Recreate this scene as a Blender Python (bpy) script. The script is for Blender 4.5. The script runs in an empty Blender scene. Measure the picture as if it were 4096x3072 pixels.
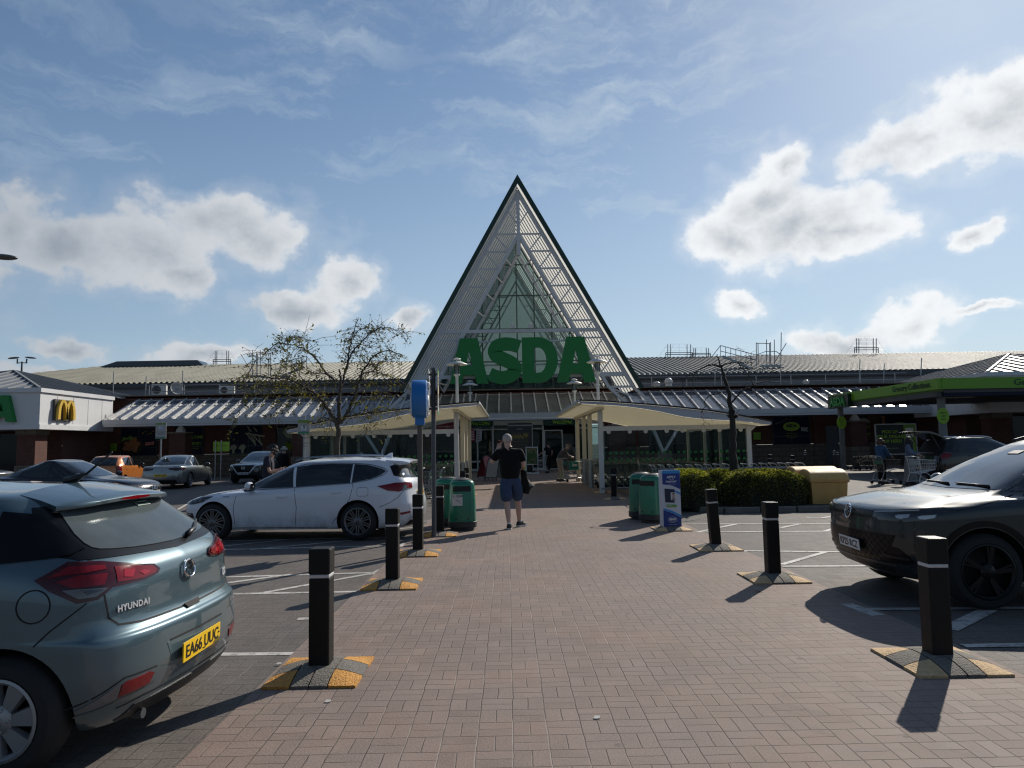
import bpy, bmesh, math, random
from math import sin, cos, pi, radians, atan2, asin, sqrt, hypot, floor
from mathutils import Vector, Matrix, Euler, geometry
from mathutils.bvhtree import BVHTree
random.seed(7)
S = bpy.context.scene
COL = S.collection
# ---------------------------------------------------------------- camera
cd = bpy.data.cameras.new('camera'); cam = bpy.data.objects.new('camera', cd); COL.objects.link(cam)
cd.sensor_fit = 'HORIZONTAL'; cd.sensor_width = 36.0; cd.lens = 36.0*710/1024
cd.clip_start = .05; cd.clip_end = 3000
CAMH = 1.65
CR = Matrix.Rotation(radians(-.40), 3, 'Z') @ Matrix.Rotation(radians(90+4.91), 3, 'X') @ Matrix.Rotation(radians(-1.0), 3, 'Z')
cam.matrix_world = Matrix.Translation((0, 0, CAMH)) @ CR.to_4x4()
S.camera = cam
def ray(x, y): return CR @ Vector(((x-512)/710, -(y-384)/710, -1.0))
def at(x, y, d):                      # survey: the point at forward distance d seen at photo position x, y (1024 wide)
    r = ray(x, y); return Vector((0, 0, CAMH)) + r*(d/r.y)
def gd(x, y, z=0.0):                  # survey: the point of the ground seen at x, y
    r = ray(x, y); return Vector((0, 0, CAMH)) + r*((z-CAMH)/r.z)
# ---------------------------------------------------------------- light
SUN_AZ, SUN_EL = radians(36), radians(32.5)
SUNV = Vector((sin(SUN_AZ)*cos(SUN_EL), cos(SUN_AZ)*cos(SUN_EL), sin(SUN_EL)))
ld = bpy.data.lights.new('sun', 'SUN'); sun = bpy.data.objects.new('sun', ld); COL.objects.link(sun)
ld.energy = 4.1; ld.angle = radians(.53); ld.color = (1.0, .93, .82)
sun.rotation_euler = (-SUNV).to_track_quat('-Z', 'Y').to_euler(); sun.location = SUNV*60
S.view_settings.view_transform = 'Standard'; S.view_settings.look = 'None'
S.view_settings.exposure = 0.25; S.view_settings.gamma = 1.0
S.cycles.use_denoising = True; S.cycles.pixel_filter_type = 'BLACKMAN_HARRIS'; S.cycles.filter_width = 1.25; S.cycles.max_bounces = 6; S.cycles.diffuse_bounces = 3; S.cycles.glossy_bounces = 3
S.cycles.transmission_bounces = 4; S.cycles.transparent_max_bounces = 12; S.cycles.caustics_reflective = False; S.cycles.caustics_refractive = False
S.cycles.sample_clamp_indirect = 6.0
W = bpy.data.worlds.new('World'); S.world = W; W.use_nodes = True

class NT:                             # small node-tree writer
    def __init__(s, tree): s.t = tree; s.n = tree.nodes; s.l = tree.links
    def node(s, kind, **kw):
        n = s.n.new(kind)
        for k, v in kw.items(): setattr(n, k, v)
        return n
    def put(s, sock, v):
        if isinstance(v, bpy.types.NodeSocket): s.l.new(v, sock)
        elif v is not None: sock.default_value = v
    def m(s, op, a, b=None, c=None, clamp=False):
        n = s.node('ShaderNodeMath', operation=op, use_clamp=clamp)
        for i, v in enumerate((a, b, c)): s.put(n.inputs[i], v)
        return n.outputs[0]
    def v(s, op, a, b=None):
        n = s.node('ShaderNodeVectorMath', operation=op); s.put(n.inputs[0], a); s.put(n.inputs[1], b)
        return n.outputs['Value'] if op in ('DOT_PRODUCT', 'LENGTH', 'DISTANCE') else n.outputs[0]
    def noise(s, vec, scale, detail=4, rough=.55, out=0, dist=0):
        n = s.node('ShaderNodeTexNoise'); s.put(n.inputs['Vector'], vec); n.inputs['Scale'].default_value = scale
        n.inputs['Detail'].default_value = detail; n.inputs['Roughness'].default_value = rough; n.inputs['Distortion'].default_value = dist
        return n.outputs[out]
    def ramp(s, fac, lo, hi, a=0., b=1., smooth=True):
        n = s.node('ShaderNodeMapRange', interpolation_type='SMOOTHSTEP' if smooth else 'LINEAR', clamp=True)
        for i, v in enumerate((fac, lo, hi, a, b)): s.put(n.inputs[i], v)
        return n.outputs[0]
    def mix(s, f, a, b, blend='MIX'):
        n = s.node('ShaderNodeMix', data_type='RGBA', blend_type=blend); s.put(n.inputs[0], f)
        s.put(n.inputs[6], a if not isinstance(a, tuple) else (*a, 1)[:4]); s.put(n.inputs[7], b if not isinstance(b, tuple) else (*b, 1)[:4])
        return n.outputs[2]
    def comb(s, x, y, z):
        n = s.node('ShaderNodeCombineXYZ')
        for i, v in enumerate((x, y, z)): s.put(n.inputs[i], v)
        return n.outputs[0]
    def sep(s, v):
        n = s.node('ShaderNodeSeparateXYZ'); s.put(n.inputs[0], v); return n.outputs

def build_sky():
    W.node_tree.nodes.clear(); N = NT(W.node_tree)
    sky = N.node('ShaderNodeTexSky', sky_type='NISHITA'); sky.sun_disc = False
    sky.sun_elevation = SUN_EL; sky.sun_rotation = SUN_AZ; sky.altitude = 20; sky.air_density = 1.0; sky.dust_density = .35; sky.ozone_density = 2.5
    d = N.node('ShaderNodeTexCoord').outputs['Generated']
    x, y, z = N.sep(d)[0:3]
    az = N.m('ARCTAN2', x, y); el = N.m('ARCSINE', z)
    P = N.comb(az, el, 0.0)
    wob = N.noise(P, 5.5, 5, .6, out=1)
    wob = N.v('SUBTRACT', wob, (.5, .5, .5)); wob = N.v('MULTIPLY', wob, (.17, .12, 0))
    Q = N.v('ADD', P, wob)
    # cumulus banks: photo position and radii in the 1024-wide photo
    banks = [(75,235,52,28),(150,252,68,42),(225,232,72,36),(258,242,44,32),(20,215,38,34),(175,285,45,22),(300,310,62,20),(338,290,36,24),(410,322,26,20),(62,338,20,10),
             (775,190,55,42),(735,235,60,32),(815,225,72,42),(845,235,60,26),(790,160,30,20),(930,150,90,26),(1000,128,70,36),(1040,105,60,34),
             (918,322,36,22),(740,303,30,14),(840,338,60,14),(978,240,24,10),(985,314,34,5),(130,368,50,10),(60,370,50,10),(200,352,60,12),(-60,240,60,60)]
    val = None
    for (px, py, rx, ry) in banks:
        r = ray(px, py).normalized(); a = atan2(r.x, r.y); e = asin(r.z)
        w = N.v('SUBTRACT', Q, (a, e, 0)); w = N.v('MULTIPLY', w, (710/rx*.82, 710/ry*.9, 0))
        q = N.m('SUBTRACT', 1.0, N.v('LENGTH', w))
        val = q if val is None else N.m('MAXIMUM', val, q)
    f1 = N.noise(N.v('MULTIPLY', P, (1, 1.25, 1)), 15, 12, .66)
    f2 = N.noise(N.v('ADD', P, (3.1, 1.7, .4)), 7, 6, .6)
    vn = N.node('ShaderNodeTexVoronoi', feature='F1', normalize=True); N.put(vn.inputs['Vector'], N.v('ADD', N.v('MULTIPLY', P, (1, 1.2, 1)), N.v('MULTIPLY', wob, (.25, .25, 0)))); vn.inputs['Scale'].default_value = 15; vn.inputs['Detail'].default_value = 2; vn.inputs['Roughness'].default_value = .5
    puff = N.m('MULTIPLY', N.m('SUBTRACT', .315, vn.outputs['Distance']), 1.6)
    body = N.m('ADD', val, N.m('ADD', N.m('MULTIPLY', puff, 1.0), N.m('MULTIPLY', N.m('SUBTRACT', f1, .5), .95)))
    dens = N.m('MAXIMUM', N.ramp(body, .05, .48), N.m('MULTIPLY', N.ramp(body, -.30, .5), .32))
    thick = N.ramp(N.m('ADD', N.m('MULTIPLY', body, .7), N.m('ADD', N.m('MULTIPLY', N.m('SUBTRACT', f2, .5), 1.1), N.m('MULTIPLY', puff, -.7))), .18, .95)
    # thin high streaks
    st = N.noise(N.v('MULTIPLY', N.v('ADD', P, N.v('MULTIPLY', wob, (1.2, 1.2, 0))), (1.1, 5.5, 1)), 3.2, 8, .62)
    st2 = N.noise(P, 2.2, 3, .5)
    cir = N.m('MULTIPLY', N.ramp(st, .41, .74), N.ramp(st2, .32, .58))
    wisp = N.m('MULTIPLY', N.ramp(N.noise(N.v('MULTIPLY', P, (1.6, 4.5, 1)), 9, 8, .66), .5, .75), .35)
    sunside = N.ramp(N.m('COSINE', N.m('SUBTRACT', az, SUN_AZ)), .15, 1.0)
    back = N.ramp(N.m('COSINE', N.m('SUBTRACT', az, SUN_AZ)), -.7, .45, .58, 1.)
    cir = N.m('MULTIPLY', N.m('ADD', cir, N.m('MULTIPLY', wisp, sunside)), .55)
    veil = N.m('ADD', N.m('MULTIPLY', N.ramp(el, .55, .0), .38), N.m('MULTIPLY', N.ramp(el, .16, .0), .5))
    thin = N.m('MAXIMUM', cir, veil)
    tint = N.mix(1.0, sky.outputs[0], SKYTINT, 'MULTIPLY'); tint = N.mix(1.0, tint, N.comb(back, back, back), 'MULTIPLY')
    tint = N.v('DIVIDE', tint, N.v('ADD', N.v('MULTIPLY', tint, (.085, .06, .045)), (1, 1, 1)))       # air glow beside the sun held back
    b1 = N.node('ShaderNodeBackground'); N.put(b1.inputs[0], tint); b1.inputs[1].default_value = .102
    vc = N.mix(sunside, (.30, .39, .50), (.53, .61, .65)); vc = N.mix(1.0, vc, N.comb(back, back, back), 'MULTIPLY')
    b2 = N.node('ShaderNodeBackground'); N.put(b2.inputs[0], vc); b2.inputs[1].default_value = 1.0
    lit = N.mix(sunside, (.38, .41, .45), (.80, .81, .82))
    dark = N.mix(sunside, (.24, .275, .325), (.38, .415, .45))
    cc = N.mix(1.0, N.mix(thick, lit, dark), N.comb(back, back, back), 'MULTIPLY')
    b3 = N.node('ShaderNodeBackground'); N.put(b3.inputs[0], cc); b3.inputs[1].default_value = 1.0
    m1 = N.node('ShaderNodeMixShader'); N.put(m1.inputs[0], thin); N.l.new(b1.outputs[0], m1.inputs[1]); N.l.new(b2.outputs[0], m1.inputs[2])
    m2 = N.node('ShaderNodeMixShader'); N.put(m2.inputs[0], N.m('MULTIPLY', dens, .93)); N.l.new(m1.outputs[0], m2.inputs[1]); N.l.new(b3.outputs[0], m2.inputs[2])
    o = N.node('ShaderNodeOutputWorld'); N.l.new(m2.outputs[0], o.inputs[0])
SKYTINT = (.90, .94, .96)
build_sky()

# ---------------------------------------------------------------- materials
MATS = {}
def mat(name, c, rough=.6, metal=0, coat=0, var=0, vs=4, bump=0, bs=40, spec=.5, emit=None, alpha=None, stretch=None, sheen=0):
    if name in MATS: return MATS[name]
    m = bpy.data.materials.new(name); m.use_nodes = True; N = NT(m.node_tree); b = N.n['Principled BSDF']
    b.inputs['Base Color'].default_value = (*c, 1); b.inputs['Roughness'].default_value = rough; b.inputs['Metallic'].default_value = metal
    b.inputs['Coat Weight'].default_value = coat; b.inputs['Coat Roughness'].default_value = .03; b.inputs['Specular IOR Level'].default_value = spec
    if sheen: b.inputs['Sheen Weight'].default_value = sheen
    if var or bump:
        co = N.node('ShaderNodeTexCoord').outputs['Object']
        if stretch: co = N.v('MULTIPLY', co, stretch)
    if var:
        f = N.noise(co, vs, 6, .62); f = N.ramp(f, .25, .75, smooth=False)
        lo = tuple(max(0, k*(1-var)) for k in c); hi = tuple(min(1, k*(1+var)) for k in c)
        N.put(b.inputs['Base Color'], N.mix(f, lo, hi))
        N.put(b.inputs['Roughness'], N.ramp(f, 0, 1, max(0, rough-.08), min(1, rough+.08), False))
    if bump:
        bn = N.node('ShaderNodeBump'); bn.inputs['Strength'].default_value = bump; bn.inputs['Distance'].default_value = .02
        N.put(bn.inputs['Height'], N.noise(co, bs, 4, .6)); N.l.new(bn.outputs[0], b.inputs['Normal'])
    if emit: b.inputs['Emission Color'].default_value = (*emit[:3], 1); b.inputs['Emission Strength'].default_value = emit[3]
    MATS[name] = m; return m

def glass(name, tint=(.8, .9, .88), see=.75, rough=.02):        # a thin pane: part clear, part mirror
    if name in MATS: return MATS[name]
    m = bpy.data.materials.new(name); m.use_nodes = True; N = NT(m.node_tree); N.n.remove(N.n['Principled BSDF'])
    t = N.node('ShaderNodeBsdfTransparent'); t.inputs[0].default_value = (*tint, 1)
    g = N.node('ShaderNodeBsdfPrincipled'); g.inputs['Base Color'].default_value = (tint[0]*.03, tint[1]*.05, tint[2]*.05, 1); g.inputs['Roughness'].default_value = rough
    fr = N.node('ShaderNodeFresnel'); fr.inputs[0].default_value = 1.5
    f = N.m('ADD', N.m('MULTIPLY', fr.outputs[0], .9), 1-see, clamp=True)
    mx = N.node('ShaderNodeMixShader'); N.put(mx.inputs[0], f); N.l.new(t.outputs[0], mx.inputs[1]); N.l.new(g.outputs[0], mx.inputs[2])
    N.l.new(mx.outputs[0], N.n['Material Output'].inputs[0]); MATS[name] = m; return m

def paving(name, base, joint, pale, size=.2, amt=1.0, grime=.25):
    m = bpy.data.materials.new(name); m.use_nodes = True; N = NT(m.node_tree); b = N.n['Principled BSDF']
    p = N.node('ShaderNodeTexCoord').outputs['Object']
    wob = N.v('MULTIPLY', N.v('SUBTRACT', N.noise(p, 1.7, 3, .5, out=1), (.5, .5, .5)), (.022, .022, 0))
    wob2 = N.v('MULTIPLY', N.v('SUBTRACT', N.noise(p, 9, 2, .5, out=1), (.5, .5, .5)), (.012, .012, 0))
    q = N.v('MULTIPLY', N.v('ADD', N.v('ADD', p, wob), wob2), (1/size, 1/size, 0))
    x, y = N.sep(q)[0:2]
    cx = N.m('FLOOR', x); cy = N.m('FLOOR', y); u = N.m('FRACT', x); w = N.m('FRACT', y)
    par = N.m('GREATER_THAN', N.m('FRACT', N.m('MULTIPLY', N.m('ADD', cx, cy), .5)), .25)
    def edge(t): return N.m('SUBTRACT', .5, N.m('ABSOLUTE', N.m('SUBTRACT', t, .5)))
    def mid(t): return N.m('ABSOLUTE', N.m('SUBTRACT', t, .5))
    long_ = edge(u); cross = edge(w)
    half = N.m('ADD', N.m('MULTIPLY', par, mid(u)), N.m('MULTIPLY', N.m('SUBTRACT', 1., par), mid(w)))
    dj = N.m('MINIMUM', N.m('MINIMUM', long_, cross), half)
    jm = N.ramp(dj, .006, .026, 1., 0.)
    lm = N.ramp(N.m('MINIMUM', long_, N.m('ADD', half, .012)), .006, .028, 1., 0.)
    sub = N.m('ADD', N.m('MULTIPLY', par, N.m('FLOOR', N.m('MULTIPLY', u, 2.))), N.m('MULTIPLY', N.m('SUBTRACT', 1., par), N.m('FLOOR', N.m('MULTIPLY', w, 2.))))
    wn = N.node('ShaderNodeTexWhiteNoise', noise_dimensions='3D'); N.put(wn.inputs['Vector'], N.comb(cx, cy, sub))
    blk = wn.outputs['Value']
    big = N.noise(p, .35, 5, .6); med = N.noise(p, 2.6, 6, .65); fine = N.noise(p, 90, 3, .7); grit = N.noise(p, 230, 2, .6)
    k = N.m('ADD', N.m('MULTIPLY', N.m('SUBTRACT', blk, .5), .13), 1.)
    k = N.m('ADD', k, N.m('MULTIPLY', N.m('SUBTRACT', big, .5), .5))
    k = N.m('ADD', k, N.m('MULTIPLY', N.m('SUBTRACT', med, .5), .55))
    k = N.m('ADD', k, N.m('MULTIPLY', N.m('SUBTRACT', fine, .5), 1.5))
    spot = N.ramp(grit, .62, .70)
    warm = N.mix(N.ramp(N.noise(p, .9, 4, .6), .35, .7), base, tuple(base[i]*(1.07, .99, .95)[i] for i in range(3)))
    sc = N.node('ShaderNodeVectorMath', operation='SCALE'); N.put(sc.inputs[0], warm); N.put(sc.inputs['Scale'], k)
    col = N.mix(N.m('MULTIPLY', spot, .5), sc.outputs[0], pale)
    stain = N.ramp(N.noise(p, .75, 6, .7, dist=.6), .60, .72)
    col = N.mix(N.m('MULTIPLY', stain, grime), col, tuple(c*.35 for c in base))
    gm_ = N.node('ShaderNodeTexVoronoi'); N.put(gm_.inputs['Vector'], p); gm_.inputs['Scale'].default_value = 2.3; col = N.mix(N.m('MULTIPLY', N.ramp(gm_.outputs['Distance'], .075, .055), N.ramp(N.noise(p, .8, 2, .5), .45, .5, 0., .55)), col, (.05, .046, .043))
    sand = N.m('MULTIPLY', lm, N.ramp(N.noise(p, .45, 5, .7), .46, .58))
    jc = N.mix(sand, joint, pale)
    col = N.mix(N.m('MULTIPLY', jm, N.ramp(med, .3, .6, .35*amt, .8*amt)), col, jc)
    N.put(b.inputs['Base Color'], col)
    N.put(b.inputs['Roughness'], N.ramp(N.m('ADD', fine, N.m('MULTIPLY', blk, .2)), .3, .9, .62, .85, False))
    b.inputs['Specular IOR Level'].default_value = .12
    h = N.m('SUBTRACT', N.m('ADD', N.m('MULTIPLY', fine, .35), N.m('MULTIPLY', blk, .25)), N.m('MULTIPLY', jm, .9))
    bn = N.node('ShaderNodeBump'); bn.inputs['Strength'].default_value = .55; bn.inputs['Distance'].default_value = .006
    N.put(bn.inputs['Height'], h); N.l.new(bn.outputs[0], b.inputs['Normal'])
    MATS[name] = m; return m

def bricks(name, c1, c2, mortar, w=.22, h=.075, bump=.3):
    m = bpy.data.materials.new(name); m.use_nodes = True; N = NT(m.node_tree); b = N.n['Principled BSDF']
    co = N.node('ShaderNodeTexCoord').outputs['Object']; x, y, z = N.sep(co)[0:3]
    t = N.node('ShaderNodeTexBrick'); N.put(t.inputs['Vector'], N.comb(N.m('ADD', x, y), z, 0.))
    t.inputs['Scale'].default_value = 1; t.inputs['Brick Width'].default_value = w; t.inputs['Row Height'].default_value = h; t.inputs['Mortar Size'].default_value = h*.12
    t.inputs['Color1'].default_value = (*c1, 1); t.inputs['Color2'].default_value = (*c2, 1); t.inputs['Mortar'].default_value = (*mortar, 1)
    f = N.noise(co, 1.2, 5, .6)
    N.put(b.inputs['Base Color'], N.mix(N.ramp(f, .3, .75, 0, .55), t.outputs[0], tuple(k*.55 for k in c1)))
    b.inputs['Roughness'].default_value = .85
    bn = N.node('ShaderNodeBump'); bn.inputs['Strength'].default_value = bump; bn.inputs['Distance'].default_value = .01
    N.put(bn.inputs['Height'], N.m('SUBTRACT', 1., t.outputs[1])); N.l.new(bn.outputs[0], b.inputs['Normal'])
    MATS[name] = m; return m

# ---------------------------------------------------------------- mesh helpers
def rotm(e): return Euler(e).to_matrix() if not isinstance(e, Matrix) else e
class MB:
    def __init__(s): s.v = []; s.f = []; s.mi = []; s.cur = 0
    def add(s, vs, fs):
        o = len(s.v); s.v += [Vector(p) for p in vs]; s.f += [tuple(i+o for i in f) for f in fs]; s.mi += [s.cur]*len(fs); return s
    def box(s, c, d, rot=None, taper=1.0):
        hx, hy, hz = d[0]/2, d[1]/2, d[2]/2; vs = []
        for z in (-1, 1):
            k = taper if z > 0 else 1
            for (a, b) in ((-1, -1), (1, -1), (1, 1), (-1, 1)): vs.append(Vector((a*hx*k, b*hy*k, z*hz)))
        if rot is not None: R = rotm(rot); vs = [R @ p for p in vs]
        c = Vector(c); return s.add([p+c for p in vs], [(3, 2, 1, 0), (4, 5, 6, 7), (0, 1, 5, 4), (1, 2, 6, 5), (2, 3, 7, 6), (3, 0, 4, 7)])
    def bar(s, a, b, w, h=None, up=(0, 0, 1)):          # a rectangular bar from a to b
        a, b = Vector(a), Vector(b); h = h or w; d = b-a; L = d.length
        if L < 1e-6: return s
        d /= L; u = Vector(up)
        if abs(d.dot(u)) > .98: u = Vector((1, 0, 0))
        r = d.cross(u).normalized(); u = r.cross(d)
        R = Matrix((r, d, u)).transposed(); return s.box((a+b)/2, (w, L, h), R)
    def tube(s, pts, r, n=8, caps=True, closed=False):
        pts = [Vector(p) for p in pts]; m = len(pts); rs = r if isinstance(r, (list, tuple)) else [r]*m; rings = []; prev = None
        for i, p in enumerate(pts):
            if closed: t = pts[(i+1) % m]-pts[i-1]
            else: t = pts[min(i+1, m-1)]-pts[max(i-1, 0)]
            if t.length < 1e-9: t = Vector((0, 0, 1))
            t.normalize()
            if prev is None:
                u = Vector((0, 0, 1)) if abs(t.z) < .9 else Vector((1, 0, 0)); a = t.cross(u).normalized()
            else:
                a = prev-t*prev.dot(t); a = a.normalized() if a.length > 1e-6 else t.orthogonal().normalized()
            prev = a; b = t.cross(a); rings.append([p+(a*cos(2*pi*k/n)+b*sin(2*pi*k/n))*rs[i] for k in range(n)])
        vs = [q for g in rings for q in g]; fs = []
        for i in range(m if closed else m-1):
            j = (i+1) % m
            for k in range(n): k2 = (k+1) % n; fs.append((i*n+k, i*n+k2, j*n+k2, j*n+k))
        if caps and not closed: fs.append(tuple(range(n-1, -1, -1))); fs.append(tuple((m-1)*n+k for k in range(n)))
        return s.add(vs, fs)
    def cyl(s, a, b, r, n=16, r2=None): return s.tube([a, b], [r, r if r2 is None else r2], n)
    def lathe(s, prof, n=24, c=(0, 0, 0), R=None, caps=True):     # prof: (r, z)
        c = Vector(c); vs = []; fs = []; m = len(prof)
        for (r, z) in prof:
            for k in range(n):
                p = Vector((r*cos(2*pi*k/n), r*sin(2*pi*k/n), z))
                vs.append((R @ p if R is not None else p)+c)
        for i in range(m-1):
            for k in range(n): k2 = (k+1) % n; fs.append((i*n+k, i*n+k2, (i+1)*n+k2, (i+1)*n+k))
        if caps: fs.append(tuple(range(n-1, -1, -1))); fs.append(tuple((m-1)*n+k for k in range(n)))
        return s.add(vs, fs)
    def ball(s, c, r, n=12, m=8, sc=(1, 1, 1), R=None):
        return s.lathe2(c, r, n, m, sc, R)
    def lathe2(s, c, r, n, m, sc, R):
        c = Vector(c); vs = []; fs = []
        for i in range(m+1):
            t = pi*i/m-pi/2
            for k in range(n):
                p = Vector((cos(t)*cos(2*pi*k/n)*r*sc[0], cos(t)*sin(2*pi*k/n)*r*sc[1], sin(t)*r*sc[2]))
                vs.append((R @ p if R is not None else p)+c)
        for i in range(m):
            for k in range(n): k2 = (k+1) % n; fs.append((i*n+k, i*n+k2, (i+1)*n+k2, (i+1)*n+k))
        return s.add(vs, fs)
    def quad(s, *p): return s.add(p, [tuple(range(len(p)))])
    def sheet(s, grid):
        r, c = len(grid), len(grid[0]); vs = [p for g in grid for p in g]
        return s.add(vs, [(i*c+j, i*c+j+1, (i+1)*c+j+1, (i+1)*c+j) for i in range(r-1) for j in range(c-1)])
    def prism(s, poly, M, t):           # outline (2D) in plane M (4x4: x, y of outline, thickness along z)
        n = len(poly); vs = [M @ Vector((p[0], p[1], 0)) for p in poly]+[M @ Vector((p[0], p[1], t)) for p in poly]
        fs = [(i, (i+1) % n, n+(i+1) % n, n+i) for i in range(n)]
        tri = geometry.tessellate_polygon([[Vector((p[0], p[1], 0)) for p in poly]])
        for q in tri: fs.append((q[2], q[1], q[0])); fs.append((q[0]+n, q[1]+n, q[2]+n))
        return s.add(vs, fs)
    def build(s, name, m, parent=None, smooth=False, loc=None, fix=True):
        me = bpy.data.meshes.new(name); me.from_pydata([tuple(p) for p in s.v], [], s.f)
        ms = m if isinstance(m, (list, tuple)) else [m]
        for k in ms: me.materials.append(k)
        if len(ms) > 1: me.polygons.foreach_set('material_index', s.mi)
        if fix:
            bm = bmesh.new(); bm.from_mesh(me); bmesh.ops.recalc_face_normals(bm, faces=bm.faces); bm.to_mesh(me); bm.free()
        if smooth: shade(me, smooth)
        return link(name, me, parent, loc)
def shade(me, ang):
    me.polygons.foreach_set('use_smooth', [True]*len(me.polygons))
    if ang is not True: me.set_sharp_from_angle(angle=radians(ang))
def link(name, me, parent=None, loc=None):
    o = bpy.data.objects.new(name, me); COL.objects.link(o)
    if parent: o.parent = parent
    if loc is not None: o.location = loc
    return o
def tag(o, label=None, cat=None, group=None, kind=None):
    if label: o['label'] = label
    if cat: o['category'] = cat
    if group: o['group'] = group
    if kind: o['kind'] = kind
    return o
def thing(name, label, cat, loc=(0, 0, 0), rz=0, group=None):
    o = bpy.data.objects.new(name, None); COL.objects.link(o); o.location = loc; o.rotation_euler = (0, 0, rz); o.empty_display_size = .1
    return tag(o, label, cat, group)
def dup(o, loc=None, rz=None, label=None, parent=None):
    c = o.copy(); COL.objects.link(c); c.parent = parent
    if loc is not None: c.location = loc
    if rz is not None: c.rotation_euler = (0, 0, rz)
    if label: c['label'] = label
    for ch in o.children: dup(ch, parent=c)
    return c
def bevel(o, w=.006, seg=2):
    md = o.modifiers.new('edge', 'BEVEL'); md.width = w; md.segments = seg; md.limit_method = 'ANGLE'; md.angle_limit = radians(35); return o
TXT = {}
def textmesh(s, size, ext=.004, bold=0, align='CENTER', res=4, shear=0, space=1.0):
    c = bpy.data.curves.new('lettering', 'FONT'); c.body = s; c.size = size; c.extrude = ext; c.offset = bold; c.align_x = align; c.align_y = 'CENTER'; c.resolution_u = res; c.shear = shear; c.space_character = space
    o = bpy.data.objects.new('lettering', c); me = bpy.data.meshes.new_from_object(o); bpy.data.objects.remove(o); bpy.data.curves.remove(c); return me
def text(s, size, m, parent, loc, rot=(pi/2, 0, 0), name='lettering', width=None, **kw):
    me = textmesh(s, size, **kw); me.materials.clear(); me.materials.append(m); o = link(name, me, parent, loc); o.rotation_euler = rot
    if width:
        xs = [v.co.x for v in me.vertices]; k = width/max(1e-6, max(xs)-min(xs))
        for v in me.vertices: v.co.x *= k
    return o
def cr(pts, n=6, closed=False):         # Catmull-Rom through points (any dimension tuples)
    P = [Vector(p) for p in pts]; out = []; m = len(P)
    for i in range(m if closed else m-1):
        if closed: a, b, c, d = P[i-1], P[i], P[(i+1) % m], P[(i+2) % m]
        else: a, b, c, d = P[max(i-1, 0)], P[i], P[i+1], P[min(i+2, m-1)]
        for k in range(n):
            t = k/n; out.append(.5*((2*b)+(c-a)*t+(2*a-5*b+4*c-d)*t*t+(3*b-a-3*c+d)*t**3))
    if not closed: out.append(P[-1])
    return out
def lerp(a, b, t): return a+(b-a)*t

# common materials
white_paint = mat('white_paint', (.62, .62, .6), .45, var=.06, vs=2)
cream_paint = mat('cream_paint', (.72, .66, .50), .5, var=.05, vs=1.5)
white_metal = mat('white_metal', (.66, .66, .65), .4, var=.05, vs=1)
grey_metal = mat('grey_metal', (.22, .23, .24), .42, metal=.5, var=.12, vs=3)
galv = mat('galvanised_steel', (.34, .35, .36), .42, metal=.8, var=.2, vs=8)
dark_steel = mat('dark_steel', (.06, .065, .07), .5, metal=.3)
chrome = mat('chrome', (.7, .7, .72), .12, metal=1)
black_plastic = mat('black_plastic', (.012, .012, .013), .42, var=.3, vs=12)
black_rubber = mat('black_rubber', (.014, .014, .014), .75, var=.3, vs=20, bump=.2, bs=120)
navy = mat('navy_vinyl', (.005, .009, .03), .5, spec=.2)
lime = mat('lime_vinyl', (.22, .42, .02), .45)
green_sign = mat('green_sign_paint', (.003, .20, .032), .42, var=.06, vs=1)
green_edge = mat('dark_green_trim', (.006, .035, .022), .4)
white_vinyl = mat('white_vinyl', (.72, .72, .72), .5)
yellow_plate = mat('yellow_plate', (.80, .50, .012), .35)
plate_black = mat('plate_black', (.01, .01, .01), .4)
# ================================================================ ground
asphalt = mat('asphalt', (.075, .073, .072), .85, var=.25, vs=.6, bump=.3, bs=60)
path_pav = paving('path_paving', (.222, .178, .158), (.062, .052, .048), (.36, .33, .30), grime=.35)
bay_pav = paving('bay_paving', (.128, .117, .110), (.038, .03, .028), (.30, .28, .26), amt=.8, grime=.4)
def sheet(name, pts, z, m):
    o = MB().quad(*[(p[0], p[1], z) for p in pts]).build(name, m); return tag(o, kind='structure')
sheet('ground', [(-900, -60), (900, -60), (900, 1500), (-900, 1500)], -.012, asphalt)
sheet('parking_ground', [(-45, -8), (45, -8), (45, 45), (-45, 45)], -.006, bay_pav)
sheet('footpath', [(-1.75, -8), (3.55, -8), (3.55, 16.4), (4.2, 21), (3.6, 22.4), (3.6, 52.5), (-2.2, 52.5), (-2.2, 22.4), (-1.8, 21)], 0, path_pav)
sheet('pavement', [(-45, 39.5), (-2.2, 39.5), (-2.2, 60), (-45, 60)], -.002, bay_pav)
sheet('pavement', [(3.6, 38.5), (45, 38.5), (45, 60), (3.6, 60)], -.002, bay_pav)
def marking_mat():
    m = bpy.data.materials.new('road_paint'); m.use_nodes = True; N = NT(m.node_tree); b = N.n['Principled BSDF']
    p = N.node('ShaderNodeTexCoord').outputs['Object']
    f = N.ramp(N.noise(p, 14, 8, .72), .32, .52); g = N.ramp(N.noise(p, 1.3, 4, .6), .3, .6, .45, 1.)
    N.put(b.inputs['Base Color'], N.mix(N.m('MULTIPLY', f, g), (.11, .10, .095), (.52, .50, .47))); b.inputs['Roughness'].default_value = .75
    return m
rp = marking_mat(); mk = MB()
def line(x1, y1, x2, y2, w=.1, z=-.002):      # full-size photo positions
    a, b = gd(x1/4, y1/4), gd(x2/4, y2/4); d = (b-a); d.z = 0; n = Vector((-d.y, d.x, 0)).normalized()*w/2
    k = max(2, int(d.length/.5))
    for i in range(k):
        p, q = a+d*(i/k), a+d*((i+1)/k); wob = random.uniform(.92, 1.08)
        mk.quad(*[(v.x, v.y, z) for v in (p-n*wob, q-n*wob, q+n*wob, p+n*wob)])
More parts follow.
